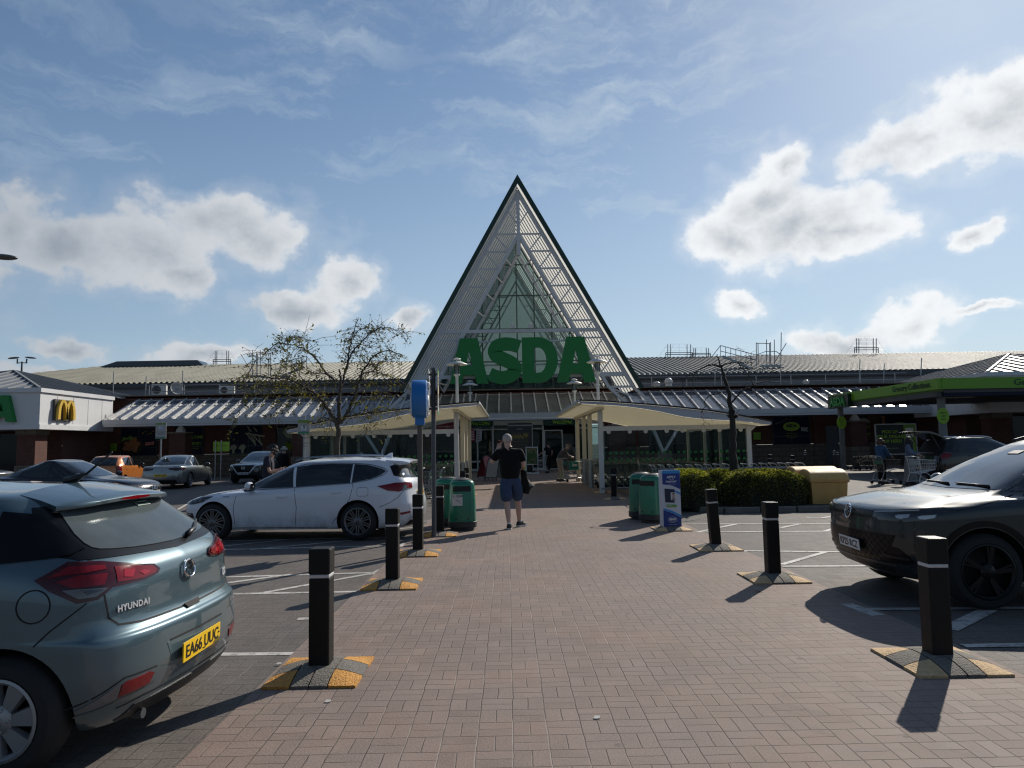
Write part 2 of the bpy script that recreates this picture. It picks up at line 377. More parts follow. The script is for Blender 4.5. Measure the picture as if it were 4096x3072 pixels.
L = [(600,2618,1216,2612), (1190,2474,1252,2472), (1346,2480,1376,2446,.16), (700,2379,1545,2363), (1029,2374,1535,2284), (860,2337,1165,2296), (780,2311,1540,2288), (1494,2298,1538,2276,.16),
     (700,2202,1640,2181), (1000,2198,1545,2148), (860,2187,1150,2158), (860,2164,1660,2146), (640,2200,900,2168), (1600,2186,1630,2172,.16),
     (1500,2097,1820,2077), (1560,2119,1800,2094), (500,2013,620,2012), (690,1935,860,1902), (640,2078,760,2010),
     (2723,2096,3420,2094), (2760,2128,3420,2124), (2789,2128,2943,2096), (3123,2111,3196,2096), (3300,2124,3345,2111), (2969,2203,3420,2208), (3126,2258,3300,2208), (3126,2265,3500,2263),
     (3386,2415,3513,2461,.13), (3458,2436,4700,2427), (3795,2517,3958,2436,.14), (3853,2583,4800,2568), (3600,2208,3900,2206), (3225,2070,3345,2069), (3290,2072,3320,2066)]
for i, l in enumerate(L): line(*l[:4], w=l[4] if len(l) > 4 else .09, z=-.0025+i*.00012)
for k in range(6):                       # further bays across the aisle, mostly behind the cars
    mk.quad(*[(x, y, -.002) for x, y in ((-26+k*2.6, 21.9), (-25.9+k*2.6, 21.9), (-26.4+k*2.6, 27), (-26.5+k*2.6, 27))])
tag(mk.build('road_markings', rp), kind='structure')

# ================================================================ bollards
boll_black = mat('bollard_black', (.007, .0067, .0065), .5, spec=.25, var=.25, vs=9, bump=.15, bs=90)
boll_band = mat('bollard_band', (.55, .55, .55), .45, var=.1, vs=20)
base_grey = mat('base_block_grey', (.16, .145, .125), .85, var=.3, vs=18, bump=.8, bs=70)
base_yel = mat('base_block_yellow', (.60, .285, .055), .8, var=.22, vs=22, bump=1.0, bs=60)
base_pale = mat('base_block_faded', (.62, .42, .22), .8, var=.25, vs=22, bump=1.0, bs=60)
def base_piece(x0, x1, y0, y1, n=6):
    A, B, H = .325, .34, .08
    def z(x, y): return max(.018, H*(1-abs(x/A)**2.2*.75)*(1-abs(y/B)**2.2*.75))
    m = MB(); g = [[Vector((lerp(x0, x1, i/n), lerp(y0, y1, j/n), 0)) for i in range(n+1)] for j in range(n+1)]
    for r in g:
        for p in r: p.z = z(p.x, p.y)
    m.sheet(g); e = [p for p in g[0]]+[r[-1] for r in g[1:]]+[p for p in g[-1][-2::-1]]+[r[0] for r in g[-2:0:-1]]
    for i in range(len(e)): a, b = e[i], e[(i+1) % len(e)]; m.quad(a, (a.x, a.y, -.004), (b.x, b.y, -.004), b)
    return m
def make_bollard(yel, name='square_bollard'):
    t = thing(name, None, 'bollard', group='square bollards lining the brick walkway')
    b = MB().box((0, 0, .35), (.152, .152, .70)); bevel(b.build('post', boll_black, t), .012)
    c = MB().box((0, 0, .818), (.158, .158, .188)); bevel(c.build('cap', boll_black, t), .012)
    bevel(MB().box((0, 0, .711), (.149, .149, .03)).build('band', boll_band, t), .01)
    p = MB(); e = .006
    for (x0, x1, y0, y1) in ((-.13+e, -e, -.34, -.12), (e, .13-e, -.34, -.12), (-.13+e, .13-e, -.12+e, .12-e), (-.13+e, -e, .12, .34), (e, .13-e, .12, .34), (-.325, -.13-e, -.115, .115), (.13+e, .325, -.115, .115)):
        q = base_piece(x0, x1, y0, y1); p.add(q.v, q.f)
    bo = p.build('base', base_grey, t, smooth=40)
    for (x0, x1) in ((-.325, -.135), (.135, .325)):
        for (y0, y1) in ((-.34, -.125), (.125, .34)): base_piece(x0, x1, y0, y1).build('yellow_block', yel, bo, smooth=40)
    return t
BL = [(-1.405, 5.40, 0, 'black square bollard beside the blue hatchback, nearest on the left side of the walkway'),
      (-1.415, 8.72, 0, 'second black square bollard along the left side of the walkway, before the blue disc sign'),
      (-1.415, 11.15, 0, 'black square bollard directly in front of the blue disc sign pole'),
      (-1.30, 13.45, 0, 'black square bollard just behind the tall grey sign post'),
      (-1.36, 21.2, 0, 'black bollard beside the left shelter posts, nearer of that pair'),
      (-1.42, 24.2, 0, 'black bollard beside the left shelter posts, farther of that pair')]
BR = [(3.135, 5.36, .012, 'black square bollard in front of the dark green sport utility car, nearest on the right'),
      (3.15, 8.66, 0, 'upright black square bollard between the dark green car and the tilted bollard'),
      (3.19, 11.15, -.055, 'black square bollard leaning left beside the blue passport advert'),
      (3.065, 13.65, 0, 'black bollard almost hidden inside the blue passport advert sleeve'),
      (3.12, 21.3, 0, 'black bollard near the right green bins, nearer of the pair by the shelter'),
      (3.16, 24.2, 0, 'black bollard by the right shelter front post, farther of that pair')]
pl, pr_ = make_bollard(base_yel), make_bollard(base_pale)
for P, R in ((pl, BL), (pr_, BR)):
    for i, (x, y, lean, lab) in enumerate(R):
        o = P if i == 0 else dup(P); o.location = (x, y, 0); o['label'] = lab
        for ch in o.children:
            if not ch.name.startswith('base'): ch.rotation_euler = (0, lean if i != 2 or R is BL else -.052, 0)
def make_round(): 
    t = thing('round_bollard', None, 'bollard', group='slim round bollards by the collection canopy')
    MB().lathe([(.065, 0), (.065, .98), (.06, 1.03), (.03, 1.06), (.001, 1.065)], 14).build('post', black_plastic, t, smooth=40)
    for z in (.84, .95): MB().lathe([(.067, z), (.067, z+.03)], 14).build('band', boll_band, t, smooth=40)
    return t
pb = make_round()
for i, (x, y, lab) in enumerate([(3223, 1877, 'slim round black bollard standing alone between the shelter and collection canopy'), (3340, 1878, 'slim round black bollard left of the canopy post, outer of a close pair'), (3355, 1880, 'slim round black bollard touching the canopy post, inner of a close pair')]):
    g = gd(x/4, y/4); o = pb if i == 0 else dup(pb); o.location = (g.x*.98, g.y*.98, 0); o['label'] = lab
sq = [(3081, 1888, 'short black bollard in front of the store wall behind the trolley row end'), (3171, 1897, 'low black bollard seen just above the trolley row end')]
for x, y, lab in sq:
    g = gd(x/4, y/4); o = dup(pr_); o.location = (g.x, g.y, 0); o['label'] = lab

# ================================================================ litter bins
bin_green = mat('bin_green', (.006, .155, .092), .34, coat=.3, var=.12, vs=5)
bin_dark = mat('bin_base_grey', (.028, .03, .032), .55, var=.2, vs=9)
sticker = mat('paper_sticker', (.55, .56, .55), .6, var=.06, vs=9)
def make_bin(label, loc, rz, paper):
    t = thing('litter_bin', label, 'litter bin', loc, rz, 'green litter bins by the walkway')
    def ring(sx, z, n=32):       # superellipse plan
        r = []
        for k in range(n):
            a = 2*pi*k/n; c, s = cos(a), sin(a); r.append(Vector((math.copysign(abs(c)**.62, c)*sx, math.copysign(abs(s)**.62, s)*sx, z)))
        return r
    prof = [(.275, .17), (.278, .20), (.262, .55), (.246, .88), (.236, .93), (.205, .965), (.15, .975)]
    g = [ring(a, z) for a, z in prof]; m = MB(); m.sheet([r+[r[0]] for r in g]); m.quad(*reversed(g[0])); m.quad(*g[-1])
    m.build('shell', bin_green, t, smooth=50)
    m = MB(); g = [ring(a, z) for a, z in ((.235, 0), (.235, .05), (.27, .055), (.285, .07), (.287, .168), (.275, .175))]; m.sheet([r+[r[0]] for r in g]); m.quad(*reversed(g[0])); m.quad(*g[-1]); m.build('plinth', bin_dark, t, smooth=40)
    MB().lathe([(.19, .968), (.185, .985), (.13, 1.0), (.12, 1.008), (.03, 1.012), (.001, 1.012)], 28).build('lid', bin_dark, t, smooth=50)
    for s in (-1, 1):
        m = MB()
        for k in range(8):
            for (z0, z1) in ((.76, .865),):
                def P(u, z): 
                    w = .243+.016*(.93-z)/.4; a = u; return (sin(a)*w*1.06, s*(w*(1.002+.008*cos(a*3))), z)
                u0, u1 = lerp(-.72, .72, k/8), lerp(-.72, .72, (k+1)/8); m.quad(P(u0, z0), P(u1, z0), P(u1, z1), P(u0, z1))
        m.build('opening', mat('bin_opening', (.004, .006, .005), .6), t)
    if paper:
        y = -.262; o = MB().box((-.09, y, .60), (.20, .004, .22), (radians(-2), 0, radians(0))).build('notice', sticker, t)
        text('general', .022, plate_black, o, (-.075, y-.004, .685)); text('waste only', .022, plate_black, o, (-.075, y-.004, .66)); text('(', .06, plate_black, o, (-.17, y-.004, .67)); text('O', .05, plate_black, o, (-.01, y-.004, .675))
        for k in range(3): MB().box((-.10+k*.03, y-.004, .60-k*.025), (.09, .002, .004), (0, .4*k, 0)).build('lettering', plate_black, o)
    for s in (-1, 1): MB().box((s*.12, -.277, .235), (.025, .012, .03)).build('catch', bin_dark, t)
    return t
make_bin('green litter bin with a paper notice stuck on its front', (-.93, 14.25, 0), .05, True)
make_bin('green litter bin hidden behind the one with the paper notice', (-1.28, 15.0, 0), -.05, False)
make_bin('green litter bin directly beside the blue passport advert', (3.02, 14.95, 0), -.75, False)
make_bin('green litter bin half hidden behind the bin next to the passport advert', (2.9, 15.65, 0), -.3, False)

# ================================================================ passport advert sleeve round a bollard
def sleeve():
    t = thing('advert_sleeve', 'blue and white cardboard passport photo advert wrapped around a bollard', 'advert', (3.065, 13.65, .06), .13)
    card = mat('card_white', (.55, .58, .66), .55); dk = mat('advert_blue', (.012, .04, .22), .5); sky_ = mat('advert_sky_blue', (.03, .26, .62), .5); gr = mat('advert_green', (.12, .33, .05), .5); pb_ = mat('passport_navy', (.012, .018, .05), .5); skin_ = mat('print_skin', (.42, .30, .25), .6)
    w, h, d = .35, 1.06, .20; M = Matrix.Translation((0, 0, 0))
    b = MB()
    for (a, c) in (((-w/2, -d/2), (w/2, -d/2)), ((w/2, -d/2), (w/2, d/2)), ((w/2, d/2), (-w/2, d/2)), ((-w/2, d/2), (-w/2, -d/2))):
        b.bar((a[0], a[1], h/2), (c[0], c[1], h/2), .004, h)
    b.build('panel', card, t)
    y = -d/2-.0035
    def poly(pts, m, off=0): 
        o = MB().prism([(p[0], p[1]) for p in pts], Matrix(((1, 0, 0, 0), (0, 0, -1, y-off), (0, 1, 0, 0), (0, 0, 0, 1))), .0015).build('print', m, t); return o
    a = w/2-.002
    poly([(-a, .80), (-a, 1.058), (a, 1.058), (a, .70), (.02, .77)], dk); poly([(-a, 1.0), (-a, 1.059), (a, 1.059), (a, 1.0)], sky_, .002)
    poly([(-a, 0), (a, 0), (a, .17), (0, .26), (-a, .32)], dk); poly([(-a, .325), (0, .265), (a, .175), (a, .215), (0, .30), (-a, .355)], sky_, .001)
    poly([(.02, .665), (a, .60), (a, .635), (.02, .70)], sky_, .001)
    for s, sz, z, k in (('APPLY', .062, .93, .006), ('FOR YOUR', .018, .885, 0), ('PASSPORT', .046, .845, .003), ('Available in store today', .016, .80, 0)): text(s, sz, white_vinyl, t, (0, y-.006, z), bold=k*.3, ext=.001)
    poly([(-.13, .46), (.05, .45), (.06, .70), (-.14, .72)], pb_, .003)
    poly([(-.02, .50), (.085, .50), (.085, .645), (-.02, .645)], mat('photo_white', (.6, .6, .6), .5), .006)
    poly([(.005, .52), (.06, .52), (.055, .55), (.05, .615), (.035, .632), (.02, .625), (.012, .58)], skin_, .008); poly([(.01, .60), (.016, .63), (.035, .642), (.056, .63), (.058, .60), (.05, .618), (.03, .622)], pb_, .010); poly([(-.005, .502), (.075, .502), (.06, .53), (.008, .53)], mat('print_grey', (.2, .2, .22), .5), .009)
    poly([(-.11, .37), (.09, .365), (.09, .415), (-.11, .42)], gr, .003); text('INSTANT', .026, white_vinyl, t, (-.045, y-.006, .393), ext=.001); text('✓', .04, white_vinyl, t, (.06, y-.006, .393), ext=.001)
    e = MB().tube([(.085*cos(k*pi/16), y-.004, .135+.055*sin(k*pi/16)) for k in range(32)], .0022, 5, closed=True); e.build('print', white_vinyl, t)
    text('MAX', .062, white_vinyl, t, (0, y-.006, .142), bold=.003, ext=.001, shear=.1); text('The Photo Expert', .022, white_vinyl, t, (0, y-.006, .045), ext=.001)
    poly([(-.05, .108), (.05, .104), (.045, .1), (-.05, .103)], white_vinyl, .003)
sleeve()

# ================================================================ disc sign, sign post, small car-park signs
sign_blue = mat('sign_blue', (.008, .14, .45), .4, var=.05, vs=2); pole_brown = mat('pole_brown', (.09, .075, .062), .5, var=.15, vs=3); pole_grey = mat('pole_grey', (.075, .08, .088), .45, var=.12, vs=2)
def disc(name, label, loc, rz, R, T, zc, face, side, pole, cat='sign', group=None, tall=1.0):
    t = thing(name, label, cat, loc, rz, group); Ry = Matrix.Rotation(pi/2, 3, 'Y')
    hd = MB(); hd.lathe([(R*.985, -T/2), (R, -T/2+.01), (R, T/2-.01), (R*.985, T/2)], 40, (0, 0, zc), Ry); h = hd.build('drum', side, t, smooth=40)
    for s in (-1, 1):
        MB().lathe([(R*.96, 0), (R*.96, .003)], 40, (s*(T/2+.001)-.0015, 0, zc), Ry).build('rim', white_vinyl, h); MB().lathe([(R*.88, 0), (R*.88, .003)], 40, (s*(T/2+.004)-.0015, 0, zc), Ry).build('face', face, h)
    MB().box((0, 0, zc-R-.05), (.15, .10, .13), taper=1.0).build('collar', side, t)
    MB().cyl((0, 0, 0), (0, 0, zc-R-.06), .043, 14).build('pole', pole, t, smooth=40)
    return t, h
def wheelchair(h, x, zc, k, m, s=1):          # wheelchair symbol in the plane x = const
    def W(y, z): return (x, -s*y*k, zc+z*k)
    b = MB(); b.tube([W(.13*cos(a)-.02, .13*sin(a)-.09) for a in [radians(60-i*17) for i in range(-7, 12)][::-1] if True], .016*k*1.4, 6)
    b.tube([W(-.02, .13), W(-.01, -.02), W(.10, -.03), W(.15, -.17), W(.19, -.16)], .02*k*1.2, 6); b.tube([W(-.015, .07), W(.08, .065)], .018*k, 6); b.ball(W(-.02, .20), .04*k*1.1, 10, 6)
    b.build('symbol', m, h)
t, h = disc('disc_sign', 'thick blue disc sign with a white wheelchair symbol on a brown pole', (-1.42, 11.5, 0), radians(4), .31, .225, 2.42, sign_blue, mat('sign_blue_side', (.006, .16, .47), .4, coat=.2), pole_brown)
wheelchair(h, .122, 2.42, 1.15, white_vinyl); wheelchair(h, -.122, 2.42, 1.15, white_vinyl)
g_green = mat('disc_green', (.24, .50, .03), .4)
t, h = disc('disc_sign', 'thick lime green disc sign with a parent and child symbol on a slim pole', (gd(10, 467.5).x, gd(10, 467.5).y, 0), radians(-40), .33, .2, 2.13, g_green, mat('disc_green_side', (.03, .20, .04), .4), galv)
b = MB()
for k, (px, hh) in enumerate(((-.1, .13), (0, .2), (.1, .12))): b.ball((.105, px, 2.13+hh-.06), .03); b.box((.105, px, 2.13+hh/2-.1), (.006, .05, hh*.8))
b.box((.105, .16, 2.08), (.006, .1, .06)); b.build('symbol', mat('symbol_dark', (.02, .08, .02), .5), h)
def sign_post():
    p = gd(434, 537.2); t = thing('sign_post', 'tall dark grey post carrying two parking notices back to back', 'sign', (p.x, p.y, 0), 0)
    MB().cyl((0, 0, 0), (.012, 0, 3.11), .041, 16).build('post', pole_grey, t, smooth=40)
    for s in (-1, 1):
        x = s*.085; pn = MB().box((x, .12, 2.66), (.006, .62, .84), (0, 0, radians(4))).build('panel', mat('notice_grey', (.42, .42, .41), .55), t); pn.parent = t
        if s > 0:
            bk = MB(); bk.box((x+.005, .12, 2.745), (.003, .6, .47), (0, 0, radians(4))); bk.build('notice_body', mat('notice_buff', (.52, .43, .31), .55), pn)
            bk = MB(); bk.box((x+.005, .12, 3.025), (.003, .6, .088), (0, 0, radians(4))); bk.build('notice_header', mat('notice_green', (.16, .32, .05), .5), pn); bk = MB(); bk.box((x+.005, .12, 2.27), (.003, .6, .06), (0, 0, radians(4))); bk.build('notice_footer', mat('notice_teal', (.05, .27, .16), .5), pn)
            for q, (z, sz, s_) in enumerate(((2.93, .05, 'Only park here'), (2.87, .05, 'if you display'), (2.81, .05, 'a Blue Badge'), (2.60, .035, 'Terms and conditions'), (2.56, .035, 'apply at all times'), (2.44, .02, 'Parking is at your own risk'), (2.39, .02, 'See notices for details'))): text(s_, sz, plate_black, pn, (x+.0085, .12, z), (pi/2, 0, pi/2+radians(4)), ext=.001)
            MB().box((x+.008, .36, 2.50), (.003, .07, .09)).build('stamp', plate_black, pn)
    for z in (2.34, 2.98): MB().box((0, 0, z), (.17, .05, .035)).build('bracket', dark_steel, t)
sign_post()
def bay_sign(label, px, pw, y0, y1, d, pole_y, cx=None):
    c = at(px/4, (y0+y1)/8, d); g = thing('bay_sign', label, 'sign', (c.x, d, 0), 0, 'disabled bay notices in the car park'); w = pw/4*d/710; z0, z1 = at(px/4, y1/4, d).z, at(px/4, y0/4, d).z
    p = MB().box((0, -.03, (z0+z1)/2), (w, .015, z1-z0)).build('panel', mat('notice_grey', (.42, .42, .41), .55), g)
    MB().box((0, -.04, z1-.04), (w, .004, .07)).build('header', mat('notice_green', (.16, .32, .05), .5), p); MB().box((0, -.04, z0+.03), (w, .004, .05)).build('footer', mat('notice_teal', (.05, .27, .16), .5), p)
    MB().box((0, -.04, z1-.24), (.16, .004, .18)).build('badge', sign_blue, p); text('♿', .15, white_vinyl, p, (0, -.044, z1-.24), ext=.001)
    for k, s_ in enumerate(('Customers displaying', 'a Blue Badge only', 'Bays are monitored', 'Thank you')): text(s_, .055, plate_black, p, (0, -.042, z1-.42-k*.09-(k > 1)*.06), ext=.001)
    MB().cyl((0, 0, 0), (0, 0, z1+.12), .035, 12).build('pole', galv, g, smooth=40)
bay_sign('small grey wheelchair notice on a pole behind the silver saloon', 645, 42, 1692, 1755, 33.5, 0)
bay_sign('small grey wheelchair notice in front of the left shelter roof end', 1217, 48, 1680, 1735, 20.6, 0)
def finger_post():      # thin double posts with a lime notice
    c = at(215, 478, 40.5); t = thing('notice_stand', 'lime green notice held between two thin steel posts near the silver saloon', 'sign', (c.x, c.y, 0))
    for s in (0, .32): MB().cyl((s, 0, 0), (s, 0, 2.2), .03, 8).build('post', galv, t, smooth=40)
    MB().box((.3, .04, 1.85), (.9, .01, .55)).build('panel', lime, t); text('Please keep clear', .09, plate_black, t, (.3, .03, 1.9), ext=.001)
finger_post()

# ================================================================ planted island
kerb_m = mat('kerb_concrete', (.17, .155, .14), .85, var=.25, vs=5, bump=.3, bs=60)
soil = mat('soil', (.05, .038, .03), .95, var=.3, vs=7, bump=.6, bs=30)
def poly_prism(name, pts, z0, z1, m, kind='structure'):
    b = MB().prism(pts, Matrix.Translation((0, 0, z0)), z1-z0); return tag(b.build(name, m), kind=kind)
k0, k1 = gd(2705/4, 2045/4), gd(3400/4, 2040/4); isl = [(4.95, 16.55), (k1.x+.4, k1.y-.05), (k1.x+.9, 17.1), (k1.x+.9, 19.6), (5.0, 19.6), (4.6, 18.9), (4.55, 17.0)]
poly_prism('planting_bed', [(p[0]*.985+.12, (p[1]-18)*.94+18) for p in isl], -.01, .10, soil)
kb = MB()
for i in range(len(isl)):
    a, b = Vector((*isl[i], 0)), Vector((*isl[(i+1) % len(isl)], 0)); n = max(1, round((b-a).length/.9))
    for j in range(n): p, q = a.lerp(b, j/n+.006), a.lerp(b, (j+1)/n-.006); kb.bar(p+Vector((0, 0, .055)), q+Vector((0, 0, .055)), .13, .13)
tag(bevel(kb.build('kerb', kerb_m), .015), kind='structure')
def leafmat(name, c1, c2, c3):
    m = bpy.data.materials.new(name); m.use_nodes = True; N = NT(m.node_tree); b = N.n['Principled BSDF']
    g = N.node('ShaderNodeNewGeometry').outputs['Random Per Island']
    rp_ = N.node('ShaderNodeValToRGB'); N.put(rp_.inputs[0], g); e = rp_.color_ramp.elements; e[0].color = (*c1, 1); e[1].color = (*c3, 1); q = e.new(.5); q.color = (*c2, 1)
    N.put(b.inputs['Base Color'], rp_.outputs[0]); b.inputs['Roughness'].default_value = .55; b.inputs['Specular IOR Level'].default_value = .3
    tr = N.node('ShaderNodeBsdfTranslucent'); N.put(tr.inputs[0], N.mix(1., rp_.outputs[0], (1.4, 1.5, .7), 'MULTIPLY')); mx = N.node('ShaderNodeMixShader'); mx.inputs[0].default_value = .38
    N.l.new(b.outputs[0], mx.inputs[1]); N.l.new(tr.outputs[0], mx.inputs[2]); N.l.new(mx.outputs[0], N.n['Material Output'].inputs[0]); MATS[name] = m; return m
hedge_m = leafmat('hedge_leaf', (.05, .065, .016), (.10, .105, .028), (.21, .19, .06)); hedge_y = leafmat('hedge_leaf_yellow', (.10, .12, .015), (.22, .22, .035), (.38, .34, .07)); core_m = mat('hedge_twigs', (.018, .018, .010), .95)
def hedge(label, x0, x1, y0, y1, h, n, m, seed, tips=None, taper=.75):
    rnd = random.Random(seed); t = thing('hedge', label, 'hedge', ((x0+x1)/2, (y0+y1)/2, .08), 0, 'clipped hedges on the planted island'); a, b = (x1-x0)/2, (y1-y0)/2
    def surf(u, v, k=1.0):            # a rounded loaf
        th = 2*pi*u; ph = pi/2*v; p = 2/2.5; cx, sx = cos(th), sin(th); cz, sz = cos(ph), sin(ph)
        f = lambda c, e: math.copysign(abs(c)**e, c)
        bump_ = 1+.05*sin(7*u*2*pi+seed)*cos(5*v)+.04*sin(19*u*2*pi)
        return Vector((a*f(cz, p*.7)*f(cx, p)*k*bump_, b*f(cz, p*.7)*f(sx, p)*k*bump_, h*f(sz, p*.8)*k*(1+.04*sin(9*u*pi+seed))))
    c = MB(); c.sheet([[surf(i/36, j/8, .9) for i in range(37)] for j in range(9)]); c.build('twig_mass', core_m, t)
    L = MB(); L2 = MB()
    for i in range(n):
        u, v = rnd.random(), rnd.random()**.8; k = 1-abs(rnd.gauss(0, .055)); q = surf(u, v, k+.02); nrm = (q-Vector((0, 0, h*.2))).normalized()
        s = rnd.uniform(.018, .04); d = (nrm+Vector((rnd.gauss(0, .7), rnd.gauss(0, .7), rnd.gauss(.3, .6)))).normalized(); e = d.orthogonal().normalized(); e.rotate(Matrix.Rotation(rnd.random()*6.3, 3, d))
        (L2 if (tips and v > .55 and rnd.random() < tips) else L).quad(q-e*s*.5, q+d*s, q+e*s*.5, q-d*s*.4)
    L.build('foliage', m, t, fix=False)
    if L2.v: L2.build('yellow_foliage', hedge_y, t, fix=False)  # yellower leaves scattered over the upper part of the hedge
def hx(px, d): return at(px/4, 480, d).x
hedge('long low clipped hedge, largest of the hedges behind the right bollards', hx(2862, 17.6), hx(3238, 17.6), 16.95, 18.4, .83, 15000, hedge_m, 3, .3)
hedge('yellow topped clipped hedge directly behind the passport advert', hx(2646, 17.7), hx(2848, 17.7), 16.9, 18.5, .86, 9000, hedge_m, 5, .75)
hedge('small hedge peeping up between the yellow topped hedge and the long one', hx(2790, 19), hx(2960, 19), 18.5, 19.4, .80, 5000, hedge_m, 8, .4)
hedge('small hedge squeezed between the long hedge and the grit bins', hx(3120, 19), hx(3210, 19), 18.6, 19.4, .72, 3000, hedge_m, 11, .4)
grit = mat('grit_bin_yellow', (.60, .36, .12), .55, var=.12, vs=4)
def grit_bin(label, x0, x1, y0, y1, h):
    t = thing('grit_bin', label, 'grit bin', ((x0+x1)/2, (y0+y1)/2, .0), radians(-4), 'yellow grit bins behind the hedge'); w, d = x1-x0, y1-y0
    b = MB(); r = []
    for (k, z) in ((.86, 0), (.88, .03), (.96, h*.66), (1.02, h*.67), (1.02, h*.71)): r.append([Vector((sx*w/2*k, sy*d/2*k, z)) for sx, sy in ((-1, -1), (1, -1), (1, 1), (-1, 1), (-1, -1))])
    b.sheet(r); b.quad(*r[0][:4]); bevel(b.build('body', grit, t, smooth=30), .03, 3)
    l = MB(); g = []
    for k in range(13):
        a = pi*k/12; g.append([Vector((sx*w/2*1.03*(.98 if 0 < k < 12 else 1), -cos(a)*d/2*1.04, h*.71+sin(a)**.8*h*.29+.003)) for sx in (-1, -.97, .97, 1)])
    for row in g: row[0].z -= .03; row[3].z -= .03
    l.sheet(g); l.quad(*[r_[0] for r_ in g]); l.quad(*[r_[3] for r_ in g]); bevel(l.build('lid', grit, t, smooth=40), .02, 2)
    for s in (-.3, .3): MB().box((s*w, -d/2*.99, h*.72), (.1, .05, .08)).build('hinge', grit, t)
grit_bin('pale yellow grit bin lit by the sun at the end of the hedge', hx(3222, 17.6), hx(3368, 17.6), 17.2, 18.15, .93)
grit_bin('yellow grit bin in the shade behind the sunlit grit bin', hx(3160, 18.9), hx(3330, 18.9), 18.4, 19.3, .95)
# litter
lt = mat('litter_white', (.55, .54, .5), .7)
for x, y, lab in ((2388, 2874, 'crumpled white scrap of litter on the walkway'), (1116, 2658, 'tiny white bottle top on the bay paving beside the blue hatchback'), (1312, 2809, 'small white scrap of paper near the nearest left bollard base')):
    p = gd(x/4, y/4); o = MB().prism([(-.022, -.012), (0, -.016), (.022, -.004), (.016, .012), (-.012, .014)], Matrix.Translation((0, 0, .004)) @ Matrix.Rotation(.25, 4, 'X'), .004).build('litter', lt); o.location = (p.x, p.y, .002); tag(o, lab, 'litter')
p = gd(3040/4, 2368/4); o = MB().prism([(-.05, 0), (-.01, .03), (.05, .01), (.02, -.02)], Matrix.Translation((0, 0, .004)) @ Matrix.Rotation(.3, 4, 'Y'), .003).build('fallen_leaf', mat('dry_leaf', (.12, .07, .035), .8)); o.location = (p.x, p.y, 0); tag(o, 'curled brown leaf lying in front of the second right bollard', 'leaf')
# ================================================================ supermarket
X0 = .80
brick = bricks('red_brick', (.13, .040, .026), (.085, .027, .02), (.09, .07, .06)); stone = bricks('stone_block', (.19, .16, .125), (.155, .13, .10), (.10, .085, .07), .6, .3)
coping = mat('stone_coping', (.20, .17, .14), .8, var=.2, vs=3)
def corr_mat(name, c, sc, bumpy=.8):
    m = bpy.data.materials.new(name); m.use_nodes = True; N = NT(m.node_tree); b = N.n['Principled BSDF']; p = N.node('ShaderNodeTexCoord').outputs['Object']
    f = N.noise(N.v('MULTIPLY', p, (1, .15, 1)), 1.1, 5, .6); N.put(b.inputs['Base Color'], N.mix(N.ramp(f, .3, .75), c, tuple(k*.62 for k in c))); b.inputs['Roughness'].default_value = .6; b.inputs['Specular IOR Level'].default_value = .2
    MATS[name] = m; return m
roof_m = corr_mat('profiled_roof', (.235, .225, .17), 1); lean_m = mat('polycarbonate', (.17, .175, .195), .17, var=.12, vs=.5, spec=.6)
def through(m, col, f):                  # let part of the light pass through a thin sheet
    N = NT(m.node_tree); out = N.n['Material Output']; src = out.inputs[0].links[0].from_socket; t = N.node('ShaderNodeBsdfTranslucent'); t.inputs[0].default_value = (*col, 1)
    mx = N.node('ShaderNodeMixShader'); mx.inputs[0].default_value = f; N.l.new(src, mx.inputs[1]); N.l.new(t.outputs[0], mx.inputs[2]); N.l.new(mx.outputs[0], out.inputs[0]); return m
through(lean_m, (.5, .52, .55), .22); clad = mat('grey_cladding', (.27, .29, .33), .5, var=.08, vs=.6)
fascia_m = mat('fascia_white', (.50, .51, .53), .45, var=.05, vs=.8); flat_roof = mat('flat_roof', (.10, .10, .10), .9, var=.2, vs=1)
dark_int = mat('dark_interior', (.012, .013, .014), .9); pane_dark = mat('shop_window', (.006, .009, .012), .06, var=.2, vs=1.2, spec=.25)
store_glass = glass('store_glass', (.66, .80, .78), .66)
WL, WR = -24.6, 26.0; BY = 47.0
store = thing('supermarket', 'long red brick supermarket with a glazed lean-to and profiled metal roof behind', 'building', (0, BY, 0))
def B(o): return Vector((0, -BY, 0))       # children are local to the store's base line
def sb(fn, name, m, parent=store, **kw):
    b = MB(); fn(b)
    off = Vector((0, BY, 0))
    b.v = [v-off for v in b.v]; return b.build(name, m, parent, **kw)
def wall(b):
    b.box(((WL-8-4.6)/2, BY+.2, 3.2), (-4.6-(WL-8), .4, 3.6)); b.box(((WR+8+6.3)/2, BY+.2, 3.2), (WR+8-6.3, .4, 3.6)); b.box((X0, BY+.2, 4.35), (10.9, .38, 1.35))
sb(wall, 'wall', brick)
def plinth(b): b.box(((WL-8-4.6)/2, BY+.17, .69), (-4.6-(WL-8), .42, 1.38)); b.box(((WR+8+6.3)/2, BY+.17, .69), (WR+8-6.3, .42, 1.38))
sb(plinth, 'plinth', stone)
def par(b): b.box(((WL+WR)/2, BY+.25, 5.14), (WR-WL+16, .5, .30))
sb(par, 'parapet', brick)
def cop(b):
    b.box(((WL+WR)/2, BY+.25, 5.33), (WR-WL+16, .62, .08))
sb(cop, 'coping', coping)
for (x, w_) in ((-22.4, 1.0), (-15.7, .9), (-12.0, .8), (-7.2, .9), (8.2, .9), (15.9, .9), (20.6, .8), (24.2, .8)):
    sb(lambda b: b.box((x, BY-.06, 3.25), (w_, .14, 3.7)), 'pilaster', brick); sb(lambda b: b.box((x, BY-.07, .7), (w_+.02, .16, 1.4)), 'pilaster_base', stone)
